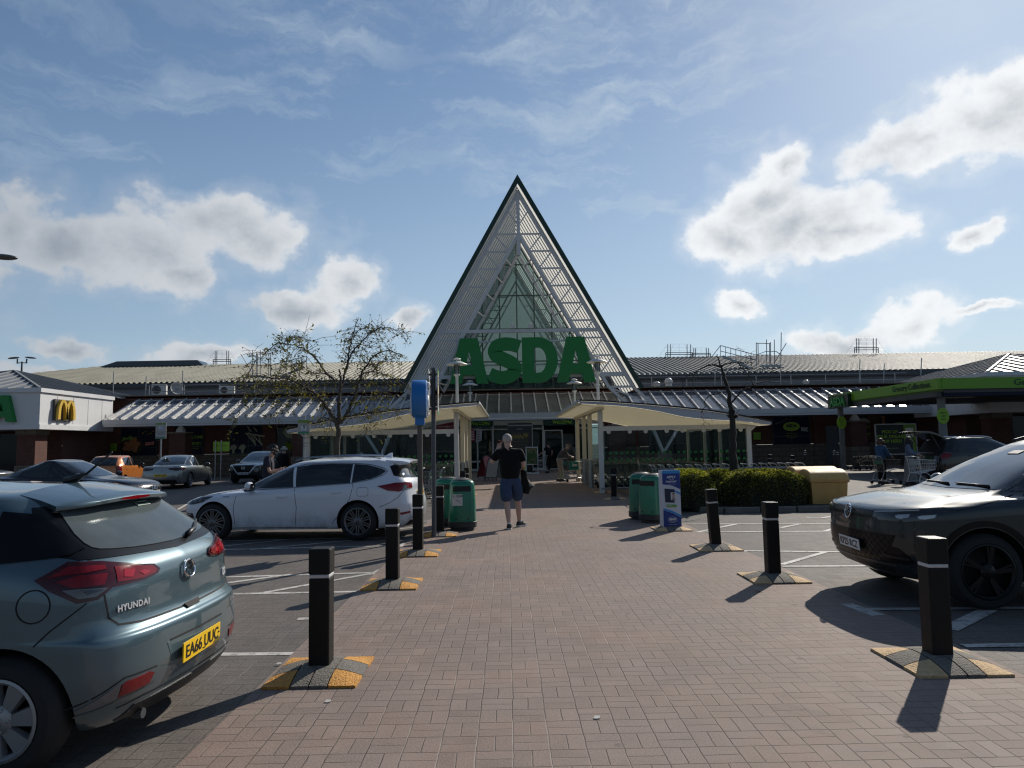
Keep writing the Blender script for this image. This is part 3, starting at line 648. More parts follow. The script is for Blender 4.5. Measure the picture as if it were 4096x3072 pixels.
for z in (2.35,):
    def str_(b):
        for x, w_ in ((-23.4, 1.2), (-17.2, .8), (13.6, 1.2), (8.4, 1.4)): b.box((x, BY-.02, z), (w_, .06, .07))
    sb(str_, 'string_course', coping)
# lean-to roof along the whole front
def lean(b): b.bar((0, 0, 0), (0, 0, 0), 1)
LZ0, LZ1, LY0, LY1 = 3.60, 5.02, 43.3, 46.98
for xa, xb in ((WL, -6.2), (7.9, WR)): sb(lambda b: b.quad((xa, LY0, LZ0), (xb, LY0, LZ0), (xb, LY1, LZ1), (xa, LY1, LZ1)), 'canopy_roof', lean_m)
skirt_glass = through(mat('old_glazing', (.26, .28, .27), .3, var=.35, vs=.7, spec=.5), (.78, .82, .79), .55)
sb(lambda b: b.quad((-6.195, LY0, LZ0), (7.895, LY0, LZ0), (7.895, LY1, LZ1), (-6.195, LY1, LZ1)), 'entrance_glazing', skirt_glass)
lbars = mat('glazing_bar', (.50, .50, .50), .4, var=.1, vs=2); bars = MB()
x = WL+.35; i = 0
sl = Vector((0, LY1-LY0, LZ1-LZ0)).normalized(); nrm = Vector((0, -sl.z, sl.y))
while x < WR:
    a, c = Vector((x, LY0-.03-BY, LZ0)), Vector((x, LY1-BY, LZ1)); w_ = .085
    q = MB(); q.bar(a+nrm*.05, c+nrm*.05, w_, .10); bars.add(q.v, q.f); x += .765
tag(bars.build('glazing_bars', lbars, store), kind='stuff')
sb(lambda b: (b.box((X0, LY0-.10, 3.44), (WR-WL, .2, .30)), b.box((X0, LY0-.12, 3.22), (WR-WL-.1, .12, .12))), 'fascia', fascia_m)
sb(lambda b: b.box((X0, LY1-.06, 5.0), (WR-WL, .1, .06)), 'flashing', lbars)
# piers with white brackets under the lean-to edge
for px_ in (-20.35, -12.8, -5.2, 6.75, 14.3, 21.75):
    pr0 = sb(lambda b: b.box((px_, 44.4, 1.95), (.98, .98, 1.55)), 'pier', brick)
    sb(lambda b: (b.box((px_, 44.4, .59), (1.06, 1.06, 1.18)),), 'pier_base', stone, parent=pr0); sb(lambda b: b.box((px_, 44.4, 2.76), (1.12, 1.12, .08)), 'pier_cap', coping, parent=pr0)
    sb(lambda b: (b.lathe([(.30, 2.8), (.30, 2.92), (.13, 3.16), (.13, 3.3)], 4, (px_, 44.4, 0), Matrix.Rotation(pi/4, 3, 'Z')),), 'bracket', white_paint, parent=pr0)
# windows with printed panels
def window(name, x0, x1, z0=1.38, z1=3.22, m=pane_dark, y=BY-.03):
    o = sb(lambda b: b.box(((x0+x1)/2, y, (z0+z1)/2), (x1-x0, .05, z1-z0)), name, m)
    fr = MB(); w_ = .06
    for (a, c) in (((x0, z0), (x1, z0)), ((x0, z1), (x1, z1))): fr.box(((a[0]+c[0])/2, y-.02-BY, a[1]), (x1-x0+w_, .08, w_))
    n = max(1, round((x1-x0)/1.3))
    for k in range(n+1): fr.box((lerp(x0, x1, k/n), y-.022-BY, (z0+z1)/2), (w_*.7, .08, z1-z0))
    fr.box(((x0+x1)/2, y-.021-BY, lerp(z0, z1, .28)), (x1-x0, .08, .045)); fr.build('frame', dark_steel, o); return o
def pxw(a, b): return at(a/4, 440, BY-.1).x, at(b/4, 440, BY-.1).x
w1 = window('window', *pxw(483, 627), m=navy); w2 = window('window', *pxw(672, 812), m=navy); w3 = window('window', *pxw(920, 1065), m=navy); w4 = window('shopfront', *pxw(1108, 1222), z0=.25, m=pane_dark)
w5 = window('window', *pxw(3094, 3241), m=navy); w6 = window('window', *pxw(3425, 3491), m=navy); w7 = window('window', *pxw(3529, 3671), m=navy); w8 = window('shopfront', *pxw(3822, 3942), z0=.2, m=pane_dark)
w9 = window('window', -11.6, -9.6, m=pane_dark); w10 = window('window', 9.3, 15.2, z0=.9, m=pane_dark)
def stick(parent, pts, m, y=-.11, t=.004, name='print'): return MB().prism(pts, Matrix(((1, 0, 0, 0), (0, 0, -1, y), (0, 1, 0, 0), (0, 0, 0, 1))), t).build(name, m, parent)
def oval(cx, cz, rx, rz_, n=28): return [(cx+rx*cos(2*pi*k/n), cz+rz_*sin(2*pi*k/n)) for k in range(n)]
p_orange = mat('print_orange', (.30, .12, .045), .6, var=.4, vs=6); p_leaf = mat('print_leaf', (.13, .24, .03), .6); p_cream = mat('print_cream', (.30, .30, .20), .6, var=.3, vs=4); p_pink = mat('print_pink', (.50, .17, .14), .6); p_lime = mat('print_lime', (.26, .42, .05), .6); p_white = mat('print_white', (.38, .40, .38), .6)
y_ = -.13
a, b_ = pxw(483, 627); cx = lerp(a, b_, .33)
stick(w1, oval(cx, 2.02, .78, .58), mat('print_bowl', (.012, .008, .008), .5), y_)
for k in range(13): u = k*2.4; r_ = .13+.033*k; stick(w1, oval(cx+r_*cos(u)*1.02, 2.05+r_*sin(u)*.72, .16, .15, 14), p_orange, y_-.006-k*.0015)
stick(w1, [(cx-.75, 2.3), (cx-.6, 2.62), (cx-.35, 2.55), (cx-.1, 2.72), (cx+.05, 2.55), (cx+.3, 2.62), (cx+.2, 2.4), (cx-.4, 2.45)], p_leaf, y_-.002)
stick(w1, [(b_-.75, 2.02), (b_-.16, 2.08), (b_-.14, 2.28), (b_-.72, 2.24)], p_pink, y_); text("EY UP!", .16, navy, w1, (b_-.45, y_-.008, 2.16), ext=.002)
for k in range(6): stick(w1, oval(b_-.9+.17*k, 2.85+.1*sin(k*2), .06, .05, 10), p_leaf if k % 2 else p_orange, y_)
a, b_ = pxw(672, 812)
stick(w2, [(lerp(a, b_, .30)+.19*(1+.12*(k % 2))*cos(k*pi/12), 2.55+.19*(1+.12*(k % 2))*sin(k*pi/12)) for k in range(24)], p_white, y_)
for s_, z, sz in (('NEW', 2.62, .09), ('TO ASDA', 2.53, .07), ('HERE', 2.45, .07)): text(s_, sz, navy, w2, (lerp(a, b_, .30), y_-.008, z), ext=.002)
text('WELCOME', .27, p_lime, w2, (lerp(a, b_, .72), y_, 2.52), ext=.002, bold=.006); text('PUDSEY', .24, p_lime, w2, (lerp(a, b_, .78), y_, 2.10), ext=.002, bold=.005)
text("We're proud to be part", .10, p_lime, w2, (lerp(a, b_, .72), y_, 1.90), ext=.002); text('of your community', .10, p_lime, w2, (lerp(a, b_, .72), y_, 1.79), ext=.002)
a, b_ = pxw(920, 1065)
for (u0, z0, u1, z1, w_) in ((.42, 2.72, .95, 2.5, .12), (.46, 2.7, .72, 1.95, .11), (.55, 2.68, .70, 2.15, .10), (.62, 2.62, .9, 1.95, .11), (.8, 2.55, .88, 1.95, .08), (.48, 3.15, .58, 2.85, .09), (.66, 3.1, .74, 2.85, .09), (.5, 2.75, .66, 2.62, .08)):
    P, Q = Vector((lerp(a, b_, u0), z0)), Vector((lerp(a, b_, u1), z1)); d = (Q-P).normalized(); n_ = Vector((-d.y, d.x))*w_/2
    stick(w3, [tuple(P-n_*.7), tuple(Q-n_), tuple(Q+d*.04), tuple(Q+n_), tuple(P+n_*.7)], p_cream, y_-.003*u0*10)
for u in (.1, .35):
    stick(w3, [(lerp(a, b_, u)-.28, 1.72), (lerp(a, b_, u)-.1, 1.98), (lerp(a, b_, u)+.12, 2.0), (lerp(a, b_, u)+.24, 1.8), (lerp(a, b_, u)+.1, 1.62), (lerp(a, b_, u)+.08, 1.42), (lerp(a, b_, u)-.08, 1.42), (lerp(a, b_, u)-.06, 1.64)], p_cream, y_)
a, b_ = pxw(1108, 1222)
stick(w4, [(lerp(a, b_, .18), 2.75), (lerp(a, b_, .38), 3.16), (lerp(a, b_, .66), 3.16), (lerp(a, b_, .9), 2.72), (lerp(a, b_, .64), 2.36), (lerp(a, b_, .36), 2.38)], p_cream, y_)
rnd = random.Random(2); gm = [mat('goods_%s' % n_, c, .7) for n_, c in (('white', (.16, .17, .17)), ('green', (.05, .09, .03)), ('red', (.10, .025, .02)), ('brown', (.07, .05, .03)))]
def goods(parent, a, b_, z0, z1, n):
    for k in range(n):
        m = MB(); xx, zz, w_, h_ = rnd.uniform(a+.1, b_-.1), rnd.uniform(z0, z1), rnd.uniform(.05, .16), rnd.uniform(.08, .22); m.box((xx, -.10, zz), (w_, .02, h_)); m.build('goods', gm[k % 4], parent)
goods(w4, a, b_, .5, 2.3, 22)
a, b_ = pxw(3822, 3942); goods(w8, a, b_, .8, 2.2, 10)
MB().box((lerp(a, b_, .55), -.35, 1.15), (1.5, .4, 1.5)).build('cabinet', mat('cabinet_grey', (.16, .18, .2), .5), w8)
def oval_logo(parent, cx, cz, k=1.0):
    stick(parent, oval(cx, cz, .56*k, .30*k), p_lime, y_); text('ASDA', .27*k, navy, parent, (cx, y_-.008, cz+.04*k), bold=.012*k, ext=.002); text('Community', .085*k, navy, parent, (cx, y_-.008, cz-.16*k), ext=.002)
    for j, s_ in enumerate(('Welcome to your', 'neighbourhood store', 'here to help')): text(s_, .10*k, p_lime, parent, (cx, y_, cz-.45*k-j*.13*k), ext=.002)
a, b_ = pxw(3094, 3241); oval_logo(w5, lerp(a, b_, .5), 2.55); stick(w5, [(b_-.58, 2.24), (b_-.1, 2.20), (b_-.2, 2.33), (b_-.1, 2.46), (b_-.6, 2.49)], p_white, y_); text('HAPPY', .10, navy, w5, (b_-.36, y_-.008, 2.4), ext=.002); text('TO HELP', .09, navy, w5, (b_-.36, y_-.008, 2.29), ext=.002)
for k in range(7): stick(w5, oval(a+.25+.13*k, 2.75+.35*(k/7)+.06*sin(k*3), .11, .03, 10), mat('print_grey_leaf', (.10, .13, .12), .6), y_)
a, b_ = pxw(3425, 3491)
for s_, z in (('WELCOME', 2.42), ('TO', 2.17), ('PUDSEY', 1.93)): text(s_, .24, p_lime, w6, (lerp(a, b_, .42), y_, z), ext=.002, bold=.004, width=1.0 if len(s_) > 3 else None)
text("We're proud to be a part", .07, p_lime, w6, (lerp(a, b_, .5), y_, 1.77), ext=.002); stick(w6, [(lerp(a, b_, .5)+.42*cos(k*pi/10), 2.68+.35*sin(k*pi/10)) for k in range(11)], p_cream, y_)
a, b_ = pxw(3529, 3671); oval_logo(w7, lerp(a, b_, .52), 2.42); stick(w7, [(a+.02, 2.6), (a+.2, 2.55), (a+.26, 3.1), (a+.03, 3.15)], p_orange, y_)
sb(lambda b: b.box((sum(pxw(3297, 3352))/2, BY-.08, 1.3), (.92, .08, 2.5)), 'service_door', mat('door_grey', (.11, .125, .15), .5, var=.08, vs=2))
# lime notices on the brickwork
for (px0, px1, py0, py1) in ((303, 334, 1776, 1799), (426, 465, 1775, 1803), (34, 54, 1784, 1803), (3014, 3044, 1730, 1758)):
    A, C = at(px0/4, py0/4, BY-.2), at(px1/4, py1/4, BY-.2)
    nt = MB().box(((A.x+C.x)/2, -.17, (A.z+C.z)/2), (abs(C.x-A.x), .012, abs(A.z-C.z))).build('notice', mat('notice_lime', (.22, .42, .03), .5), store)
    text('CUSTOMER', .11, mat('notice_ink', (.02, .06, .02), .6), nt, ((A.x+C.x)/2, -.18, (A.z+C.z)/2+.07), ext=.001); text('PARKING', .11, MATS['notice_ink'], nt, ((A.x+C.x)/2, -.18, (A.z+C.z)/2-.09), ext=.001)

# entrance front
EY = 46.2
ent = sb(lambda b: (b.box((X0, EY+.1, 3.08), (10.8, .2, .30)),), 'entrance_head', white_paint)
for x in (-4.55, -2.98, -.98, .05, 1.55, 2.28, 4.42, 6.2): sb(lambda b: b.box((x, EY+.06, 1.48), (.11, .16, 2.95)), 'mullion', white_paint, parent=ent)
for (x0, x1) in ((-2.98, -.98), (-.98, .05), (1.55, 2.28), (4.42, 6.2), (-4.55, -2.98)):
    d = sb(lambda b: b.box(((x0+x1)/2, EY+.08, 1.46), (x1-x0-.1, .02, 2.86)), 'pane', store_glass)
    for z, h_ in ((.62, .10), (.08, .16), (2.68, .07)): sb(lambda b: b.box(((x0+x1)/2, EY+.08, z), (x1-x0-.1, .07, h_)), 'rail', white_paint, parent=d)
sd = sb(lambda b: b.box((2.95, EY+.02, 1.3), (1.15, .02, 2.5)), 'sliding_door', store_glass); sb(lambda b: [b.box((x, EY+.02, 1.3), (.06, .05, 2.56)) for x in (2.38, 3.52)]+[b.box((2.95, EY+.02, z), (1.1, .05, .06)) for z in (.06, 2.55)], 'door_frame', white_metal, parent=sd)
dd = sb(lambda b: b.box((-1.98, EY+.01, 1.46), (.09, .06, 2.6)), 'door_stile', white_paint, parent=ent)
w_sign = mat('welcome_green', (.010, .07, .06), .5); w_txt = mat('welcome_lime', (.40, .80, .04), .5)
for x0, x1 in ((-3.0, -.95), (2.3, 4.4)):
    s_ = sb(lambda b: b.box(((x0+x1)/2, EY-.05, 3.07), (x1-x0, .08, .40)), 'welcome_sign', w_sign); text('WeLCOMe!', .31, w_txt, s_, ((x0+x1)/2+.2, EY-.1-BY, 3.07), bold=.003, ext=.004, width=1.25)
# hall behind the doors
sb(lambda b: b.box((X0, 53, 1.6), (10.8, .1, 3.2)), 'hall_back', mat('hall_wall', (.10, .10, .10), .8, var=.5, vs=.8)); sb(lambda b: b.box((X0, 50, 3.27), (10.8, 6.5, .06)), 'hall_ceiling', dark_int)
for k in range(26):
    xx = rnd.uniform(-4, 5.8); m = MB(); m.box((xx, rnd.uniform(1.5, 5.6), rnd.uniform(.4, 1.9)), (rnd.uniform(.2, .7), .3, rnd.uniform(.2, .9))); m.build('goods', gm[k % 4], store)
sb(lambda b: b.box((4.05, 48.5, 1.5), (.8, .3, 1.7)), 'goods', mat('hall_panel', (.30, .31, .31), .7))
cam_ = sb(lambda b: (b.ball((.92, EY-.15, 3.02), .075, 12, 8), b.box((.92, EY-.08, 3.08), (.12, .1, .12))), 'security_camera', white_metal); MB().lathe([(.05, 0), (.05, .01), (.001, .03)], 14, (.92, EY-.225-BY, 3.01), Matrix.Rotation(pi/2, 3, 'X')).build('lens', plate_black, cam_)
MB().tube(cr([(.98, EY-.1-BY, 3.1), (1.12, EY-.12-BY, 2.95), (1.05, EY-.12-BY, 2.82), (.88, EY-.1-BY, 2.86), (.84, EY-.1-BY, 2.98)], 6), .012, 6).build('cable', plate_black, cam_)
# shoe repair kiosk left of the doors
kk = thing('repair_kiosk', 'dry cleaning and shoe repair kiosk with a dark red name board beside the entrance', 'kiosk', (0, 45, 0)); red = mat('kiosk_red', (.26, .012, .022), .45); K0, K1 = -9.2, -3.3
MB().box(((K0+K1)/2, .6, 1.55), (K1-K0, 1.2, 3.1)).build('body', mat('kiosk_dark', (.03, .03, .032), .6), kk)
nb = MB().box(((K0+K1)/2, -.05, 2.97), (K1-K0, .12, .56)).build('name_board', red, kk); wt = mat('sign_letter_white', (.52, .52, .5), .5)
text('TIMPSON', .52, wt, nb, (at(1530/4, 425, 44.9).x, -.115, 3.0), bold=.004, width=2.75); text('Great Service By Great People', .15, wt, nb, (at(1732/4, 427, 44.9).x, -.115, 2.88), width=2.1, bold=.002); text('Est 1903', .11, wt, nb, (at(1804/4, 427, 44.9).x-.05, -.115, 2.9))
kg = MB().box(((K0+K1)/2, -.03, 1.4), (K1-K0-.1, .06, 2.5)).build('window', pane_dark, kk)
for k in range(5): MB().box((lerp(K0, K1, k/4), -.05, 1.4), (.07, .1, 2.6)).build('mullion', mat('kiosk_frame', (.05, .05, .05), .5), kk)
wl = mat('window_lettering', (.30, .30, .30), .6)
for j, s_ in enumerate(('Dry Cleaning', 'Shoe Repairs', 'Phone Repairs', 'Watch Repairs', 'Key Cutting', 'Engraving')): text(s_, .27, wl, kg, (at(1652/4, 440, 44.9).x, -.04, at(430, (1747+j*21.6)/4, 44.9).z), align='LEFT', ext=.003)
for s_, sz, py in (('Dry', .27, 1755), ('Cleaning', .27, 1772), ("We're open", .15, 1796), ('7 days', .32, 1813)): text(s_, sz, wl, kg, (at(1522/4, 440, 44.9).x, -.04, at(384, py/4, 44.9).z), align='LEFT', ext=.003)
MB().box((at(1550/4, 440, 44.9).x, -.035, at(384, 1785/4, 44.9).z), (1.0, .01, .02)).build('lettering', wl, kg)

# clerestory and main roof
sb(lambda b: b.box((X0, 51, 5.2), (78, 8, .1)), 'flat_roof', flat_roof)
sb(lambda b: b.box((X0+12, 55.4, 6.02), (110, .3, 1.9)), 'clerestory', clad)
sb(lambda b: (b.box((X0+12, 54.75, 6.70), (110, .3, .34))), 'gutter', mat('gutter_dark', (.06, .065, .07), .5))
def troof(b, x0, x1, hipx=None):
    n = int((x1-x0)/.42); E = (54.6, 6.86); Rg = (70, 10.02); d = Vector((0, Rg[0]-E[0], Rg[1]-E[1])); nn = Vector((0, -d.z, d.y)).normalized()
    for k in range(n):
        xa = x0+k*.42; prof = ((0, 0), (.10, 0), (.17, .11), (.31, .11), (.40, 0), (.42, 0))
        for (ua, ha), (ub, hb) in zip(prof, prof[1:]):
            t = 1.0 if hipx is None else max(.06, min(1., (xa-x0)/(hipx-x0)))
            P = [Vector((xa+u, E[0], E[1]))+nn*h+d*q for u, h, q in ((ua, ha, 0), (ub, hb, 0), (ub, hb, t), (ua, ha, t))]
            b.quad(*P)
sb(lambda b: troof(b, -47, -5, -40.5), 'roof', roof_m, fix=False); sb(lambda b: troof(b, 5, 70), 'roof', corr_mat('profiled_roof_grey', (.165, .17, .165), 1), fix=False)
sb(lambda b: b.box((15, 70.2, 10.02), (110, .5, .12)), 'ridge_cap', mat('ridge_grey', (.12, .12, .125), .6))
sb(lambda b: b.prism([(-39.6, 9.95), (-38, 10.45), (-30.2, 10.45), (-29.6, 9.95)], Matrix(((1, 0, 0, 0), (0, 0, 1, 69), (0, 1, 0, 0), (0, 0, 0, 1))), 2), 'rooflight', mat('rooflight_dark', (.05, .065, .085), .2))

# ---------------------------------------------------------------- glazed gable
gable = thing('entrance_gable', 'tall white triangular glazed gable with lattice trusses and dark green edges', 'building', (X0, 40, 0))
AP, KS, GB = 17.15, .555, 4.85            # apex height, half width per metre of drop, foot height
lat = mat('truss_grey_white', (.64, .64, .65), .45, var=.08, vs=1.5); slab_m = through(mat('soffit_board', (.55, .53, .48), .7, var=.1, vs=1), (.92, .90, .84), .55); rib_m = mat('soffit_rib', (.42, .40, .35), .6, var=.08, vs=1.2)
def side(s, drop, y, inset=0):            # point on a line parallel to the edge, inset along its normal
    c = sqrt(1+KS*KS); return Vector((s*(KS*drop-inset*c), y, AP-drop)) if inset else Vector((s*KS*drop, y, AP-drop))
FD = AP-GB
for s in (-1, 1):
    d = (side(s, FD, 0)-side(s, 0, 0)); L = d.length; d.normalize(); n_ = Vector((s*(-d.z)*s, 0, 0))
    nin = Vector((-s*cos(math.atan(KS)), 0, -sin(math.atan(KS))))
    q = [side(s, 0, 0), side(s, FD, 0)]; Yv = Vector((0, 1, 0)); b, b2 = MB(), MB(); yy = .06
    while yy < 20.9: b.quad(q[0]+Yv*yy, q[1]+Yv*yy, q[1]+Yv*(yy+.62), q[0]+Yv*(yy+.62)); b2.quad(q[0]+Yv*(yy+.62), q[1]+Yv*(yy+.62), q[1]+Yv*(yy+.92), q[0]+Yv*(yy+.92)); yy += .92
    tag(b.build('roof_plane', slab_m, gable), kind='stuff'); tag(b2.build('roof_ribs', mat('roof_rib', (.20, .195, .18), .7), gable), kind='stuff')
    b = MB(); k_ = .24/sin(math.atan(KS)); v_ = [q[0]-nin*.05, q[1]-nin*.05+d*.1, q[1]+nin*.19+d*.1, Vector((0, 0, AP-k_+.1))]; v_[0] = Vector((0, 0, AP+.1))
    b.add([p+Vector((0, -.12, 0)) for p in v_]+[p+Vector((0, .06, 0)) for p in v_], [(0, 1, 2, 3), (7, 6, 5, 4), (0, 4, 5, 1), (1, 5, 6, 2), (2, 6, 7, 3), (3, 7, 4, 0)]); b.build('edge_trim', green_edge, gable)
    # lattice: outer chord A and inner chord B at the front, chord C further back
    iA, iB, yA, yC, iC = .42, 1.62, .22, 2.1, 1.95
    cc = sqrt(1+KS*KS)
    def chord(i, y, drop): return Vector((s*(KS*drop), y, AP-drop-i*cc/KS))   # drop below that chord's own apex
    def foot(i): return AP-GB-i*cc/KS
    A0, A1 = chord(iA, yA, .0), chord(iA, yA, foot(iA)); B0, B1 = chord(iB, yA, 0), chord(iB, yA, foot(iB)); C0, C1 = chord(iC, yC, 0), chord(iC, yC, foot(iC))
    t = MB(); t.bar(A0, A1, .16, .2); t.bar(B0, B1, .16, .18); t.bar(C0, C1, .14, .16); t.build('chord', lat, gable)
    def on(i, y, z): return Vector((s*KS*(AP-i*cc/KS-z), y, z))
    t = MB(); z = AP-iB*cc/KS; k = 0
    while z > GB+.2:
        t.bar(on(iA, yA, z), on(iB, yA, z), .075, .09)
        if z-1.0 > GB: t.bar(on(iA, yA, z), on(iB, yA, z-1.02), .06, .07)
        if z < AP-iC*cc/KS and z-.45 > GB: t.bar(on(iB, yA, z-.4), on(iC, yC, z-.4), .065, .08); t.bar(on(iB, yA, z-.4), on(iC, yC, z-1.3 if z-1.3 > GB else GB), .055, .06)
        z -= 1.02; k += 1
    z = AP-1.9
    t.bar((s*.02, yA, AP-1.2), on(iB, yA, AP-iB*cc/KS), .12); t.bar((s*.10, yA, AP-iB*cc/KS), (s*.10, yC, AP-iC*cc/KS), .09)
    for zz in (AP-1.95,): t.bar(on(iA, yA, zz), (0, yA, zz-.9), .06)
    t.build('lattice', lat, gable)
    # tapering foot
    t = MB(); ft = Vector((s*8.05, .6, 1.05)); fa, fb = on(iA, yA, GB), on(iB, yA, GB)
    mid_a, mid_b = Vector((s*8.9, .4, 2.45)), Vector((s*7.45, .4, 2.45))
    t.bar(fa, fa.lerp(mid_a, 1), .16); t.bar(mid_a, ft, .15); t.bar(fb, mid_b, .16); t.bar(mid_b, ft, .15); t.bar(mid_a, mid_b, .09); t.bar(fa, fb, .12); t.bar(fa.lerp(mid_a, .45), mid_b, .08); t.bar(fb, fa.lerp(mid_a, .45), .08); t.build('strut', lat, gable)
    MB().box((s*8.05, .6, .52), (.8, .8, 1.04)).build('pad', coping, gable)
MB().bar((0, yA, AP-.75), (0, yA, AP-4.6), .2, .2).build('king_post', lat, gable)
t = MB()
for z, y in ((8.15, yA), (5.55, yA)):
    w_ = KS*(AP-z)-.55; t.bar((-w_, y-.02, z), (w_, y-.02, z), .13, .2)
for z in (7.55, 6.2): t.bar((-KS*(AP-z)+1.6, yA, z), (KS*(AP-z)-1.6, yA, z), .06, .10)
t.build('sign_beam', lat, gable)
# glazing
gy = 11.5; gz = AP-.35; gg = glass('gable_glass', (.48, .66, .66), .66, .03)
hw = lambda z: KS*(gz-z)
MB().add([(-hw(5.3), gy, 5.3), (hw(5.3), gy, 5.3), (0, gy, gz)], [(0, 1, 2)]).build('glazing', gg, gable)
t = MB(); x = -1.27*5
while x < 1.27*5.1:
    zt = gz-abs(x)/KS
    if zt > 5.6: t.box((x, gy-.03, (5.3+zt)/2), (.085, .10, zt-5.3))
    x += 1.27
for py in (264.9, 295.7, 329, 361.5): z = at(517, py, 40+gy).z; t.box((0, gy-.035, z), (2*hw(z), .10, .08))
for s in (-1, 1): t.bar((0, gy-.03, gz), (s*hw(5.3), gy-.03, 5.3), .12)
t.box((0, gy-.04, 5.32), (2*hw(5.3), .12, .14)); t.build('glazing_frame', mat('glazing_frame_dark', (.035, .075, .065), .5), gable)
t = MB()
for y in (14, 17.5):
    for s in (-1, 1):
        a_ = 1.4
        t.bar((0, y, AP-a_*2.1), (s*KS*(AP-5.3-a_*2.1), y, 5.3), .12); t.bar((0, y, AP-.9), (s*KS*(AP-5.3-.9), y, 5.3), .12)
        z = 13
        while z > 5.6: t.bar((s*KS*(AP-.9-z), y, z), (s*KS*(AP-a_*2.1-z), y, z), .06); t.bar((s*KS*(AP-.9-z), y, z), (s*KS*(AP-a_*2.1-z+1), y, z-1), .05); z -= 1
t.build('inner_truss', lat, gable)
MB().add([(-7, 20.9, 4.6), (7, 20.9, 4.6), (0, 20.9, AP)], [(0, 1, 2)]).build('rear_glazing', through(mat('rear_panel', (.30, .35, .35), .6), (.55, .62, .62), .3), gable)
for s in (-1, 1): MB().box((s*6.4, 9.5, 5.9), (.3, 3.6, 1.4)).build('side_panel', mat('side_board', (.30, .30, .29), .6), gable)

# ---------------------------------------------------------------- big letters
def ltr_A(b, M, t, w, h): 
    o = [(0, 0), (w*.27, h), (w*.73, h), (w, 0), (w*.70, 0), (w*.645, h*.19), (w*.355, h*.19), (w*.30, 0)]; i = [(w*.415, h*.40), (w*.585, h*.40), (w*.5, h*.72)]
    holed(b, o, i, M, t)
def holed(b, o, i, M, t):
    allp = o+i; n = len(allp); vs = [M @ Vector((p[0], p[1], 0)) for p in allp]+[M @ Vector((p[0], p[1], t)) for p in allp]; fs = []
    for q in geometry.tessellate_polygon([[Vector((*p, 0)) for p in o], [Vector((*p, 0)) for p in i]]): fs += [(q[2], q[1], q[0]), (q[0]+n, q[1]+n, q[2]+n)]
    for st, ln in ((0, len(o)), (len(o), len(i))):
        for k in range(ln): a, c = st+k, st+(k+1) % ln; fs.append((a, c, c+n, a+n))
    b.add(vs, fs)
def ltr_D(b, M, t, w, h):
    o = [(0, 0), (0, h), (w*.48, h)]+[(w*.48+w*.52*cos(a), h/2+h/2*sin(a)) for a in [pi/2-k*pi/18 for k in range(1, 18)]]+[(w*.48, 0)]
    i = [(w*.34, h*.22), (w*.34, h*.78), (w*.46, h*.78)]+[(w*.46+w*.22*cos(a), h/2+h*.28*sin(a)) for a in [pi/2-k*pi/12 for k in range(1, 12)]]+[(w*.46, h*.22)]
    holed(b, o, i, M, t)
def ltr_S(b, M, t, w, h):
    c = cr([(.93, .80), (.74, .845), (.52, .865), (.30, .825), (.205, .715), (.27, .605), (.48, .525), (.70, .435), (.80, .305), (.70, .185), (.47, .125), (.25, .15), (.05, .215)], 6); L_, R_ = [], []
    for k, p in enumerate(c):
        d = (c[min(k+1, len(c)-1)]-c[max(k-1, 0)]); d = Vector((d.x*w, d.y*h)).normalized(); n_ = Vector((-d.y, d.x)); q = Vector((p.x*w, p.y*h)); th = h*.138*(1.0+.08*sin(k/len(c)*pi))
        L_.append(q+n_*th); R_.append(q-n_*th)
    for k in range(len(c)-1): b.prism([tuple(L_[k]), tuple(L_[k+1]), tuple(R_[k+1]), tuple(R_[k])], M, t)
def big_sign(label, x, y, z, h, k, depth, name='shop_sign'):
    t = thing(name, label, 'sign', (x, y, z)); M = lambda ox: Matrix(((1, 0, 0, ox), (0, 0, 1, 0), (0, 1, 0, 0), (0, 0, 0, 1)))
    ox = 0
    for fn, w_, gap in ((ltr_A, .98, -.02), (ltr_S, .87, .0), (ltr_D, .90, -.035), (ltr_A, .98, 0)):
        b = MB(); fn(b, M(ox), depth, w_*h*k, h); o = b.build('letter', green_sign, t); o.name = 'letter'; ox += (w_+gap)*h*k
    return t
A = at(450, 384.5, 39.9); C = at(595.5, 381, 39.9); Tz = at(520, 340, 39.9).z
hgt = Tz-A.z+.12; big_sign('giant green capital letters mounted across the glazed gable', A.x, 39.72, A.z, hgt, (C.x-A.x)/(hgt*3.675), .2)
for x0 in (-.35, .55): MB()
fl = thing('floodlight', 'small pale floodlight on the beam above the big green letters', 'floodlight', (at(513, 337.5, 39.8).x, 39.8, 8.28), 0, 'floodlights above the big letters')
MB().box((0, 0, .1), (.32, .22, .22), (radians(20), 0, 0), .7).build('housing', white_metal, fl); MB().box((0, 0, .0), (.08, .1, .08)).build('bracket', lat, fl); dup(fl, (at(531, 336.5, 39.8).x, 39.8, 8.28), label='small pale floodlight on the beam above the big green letters')

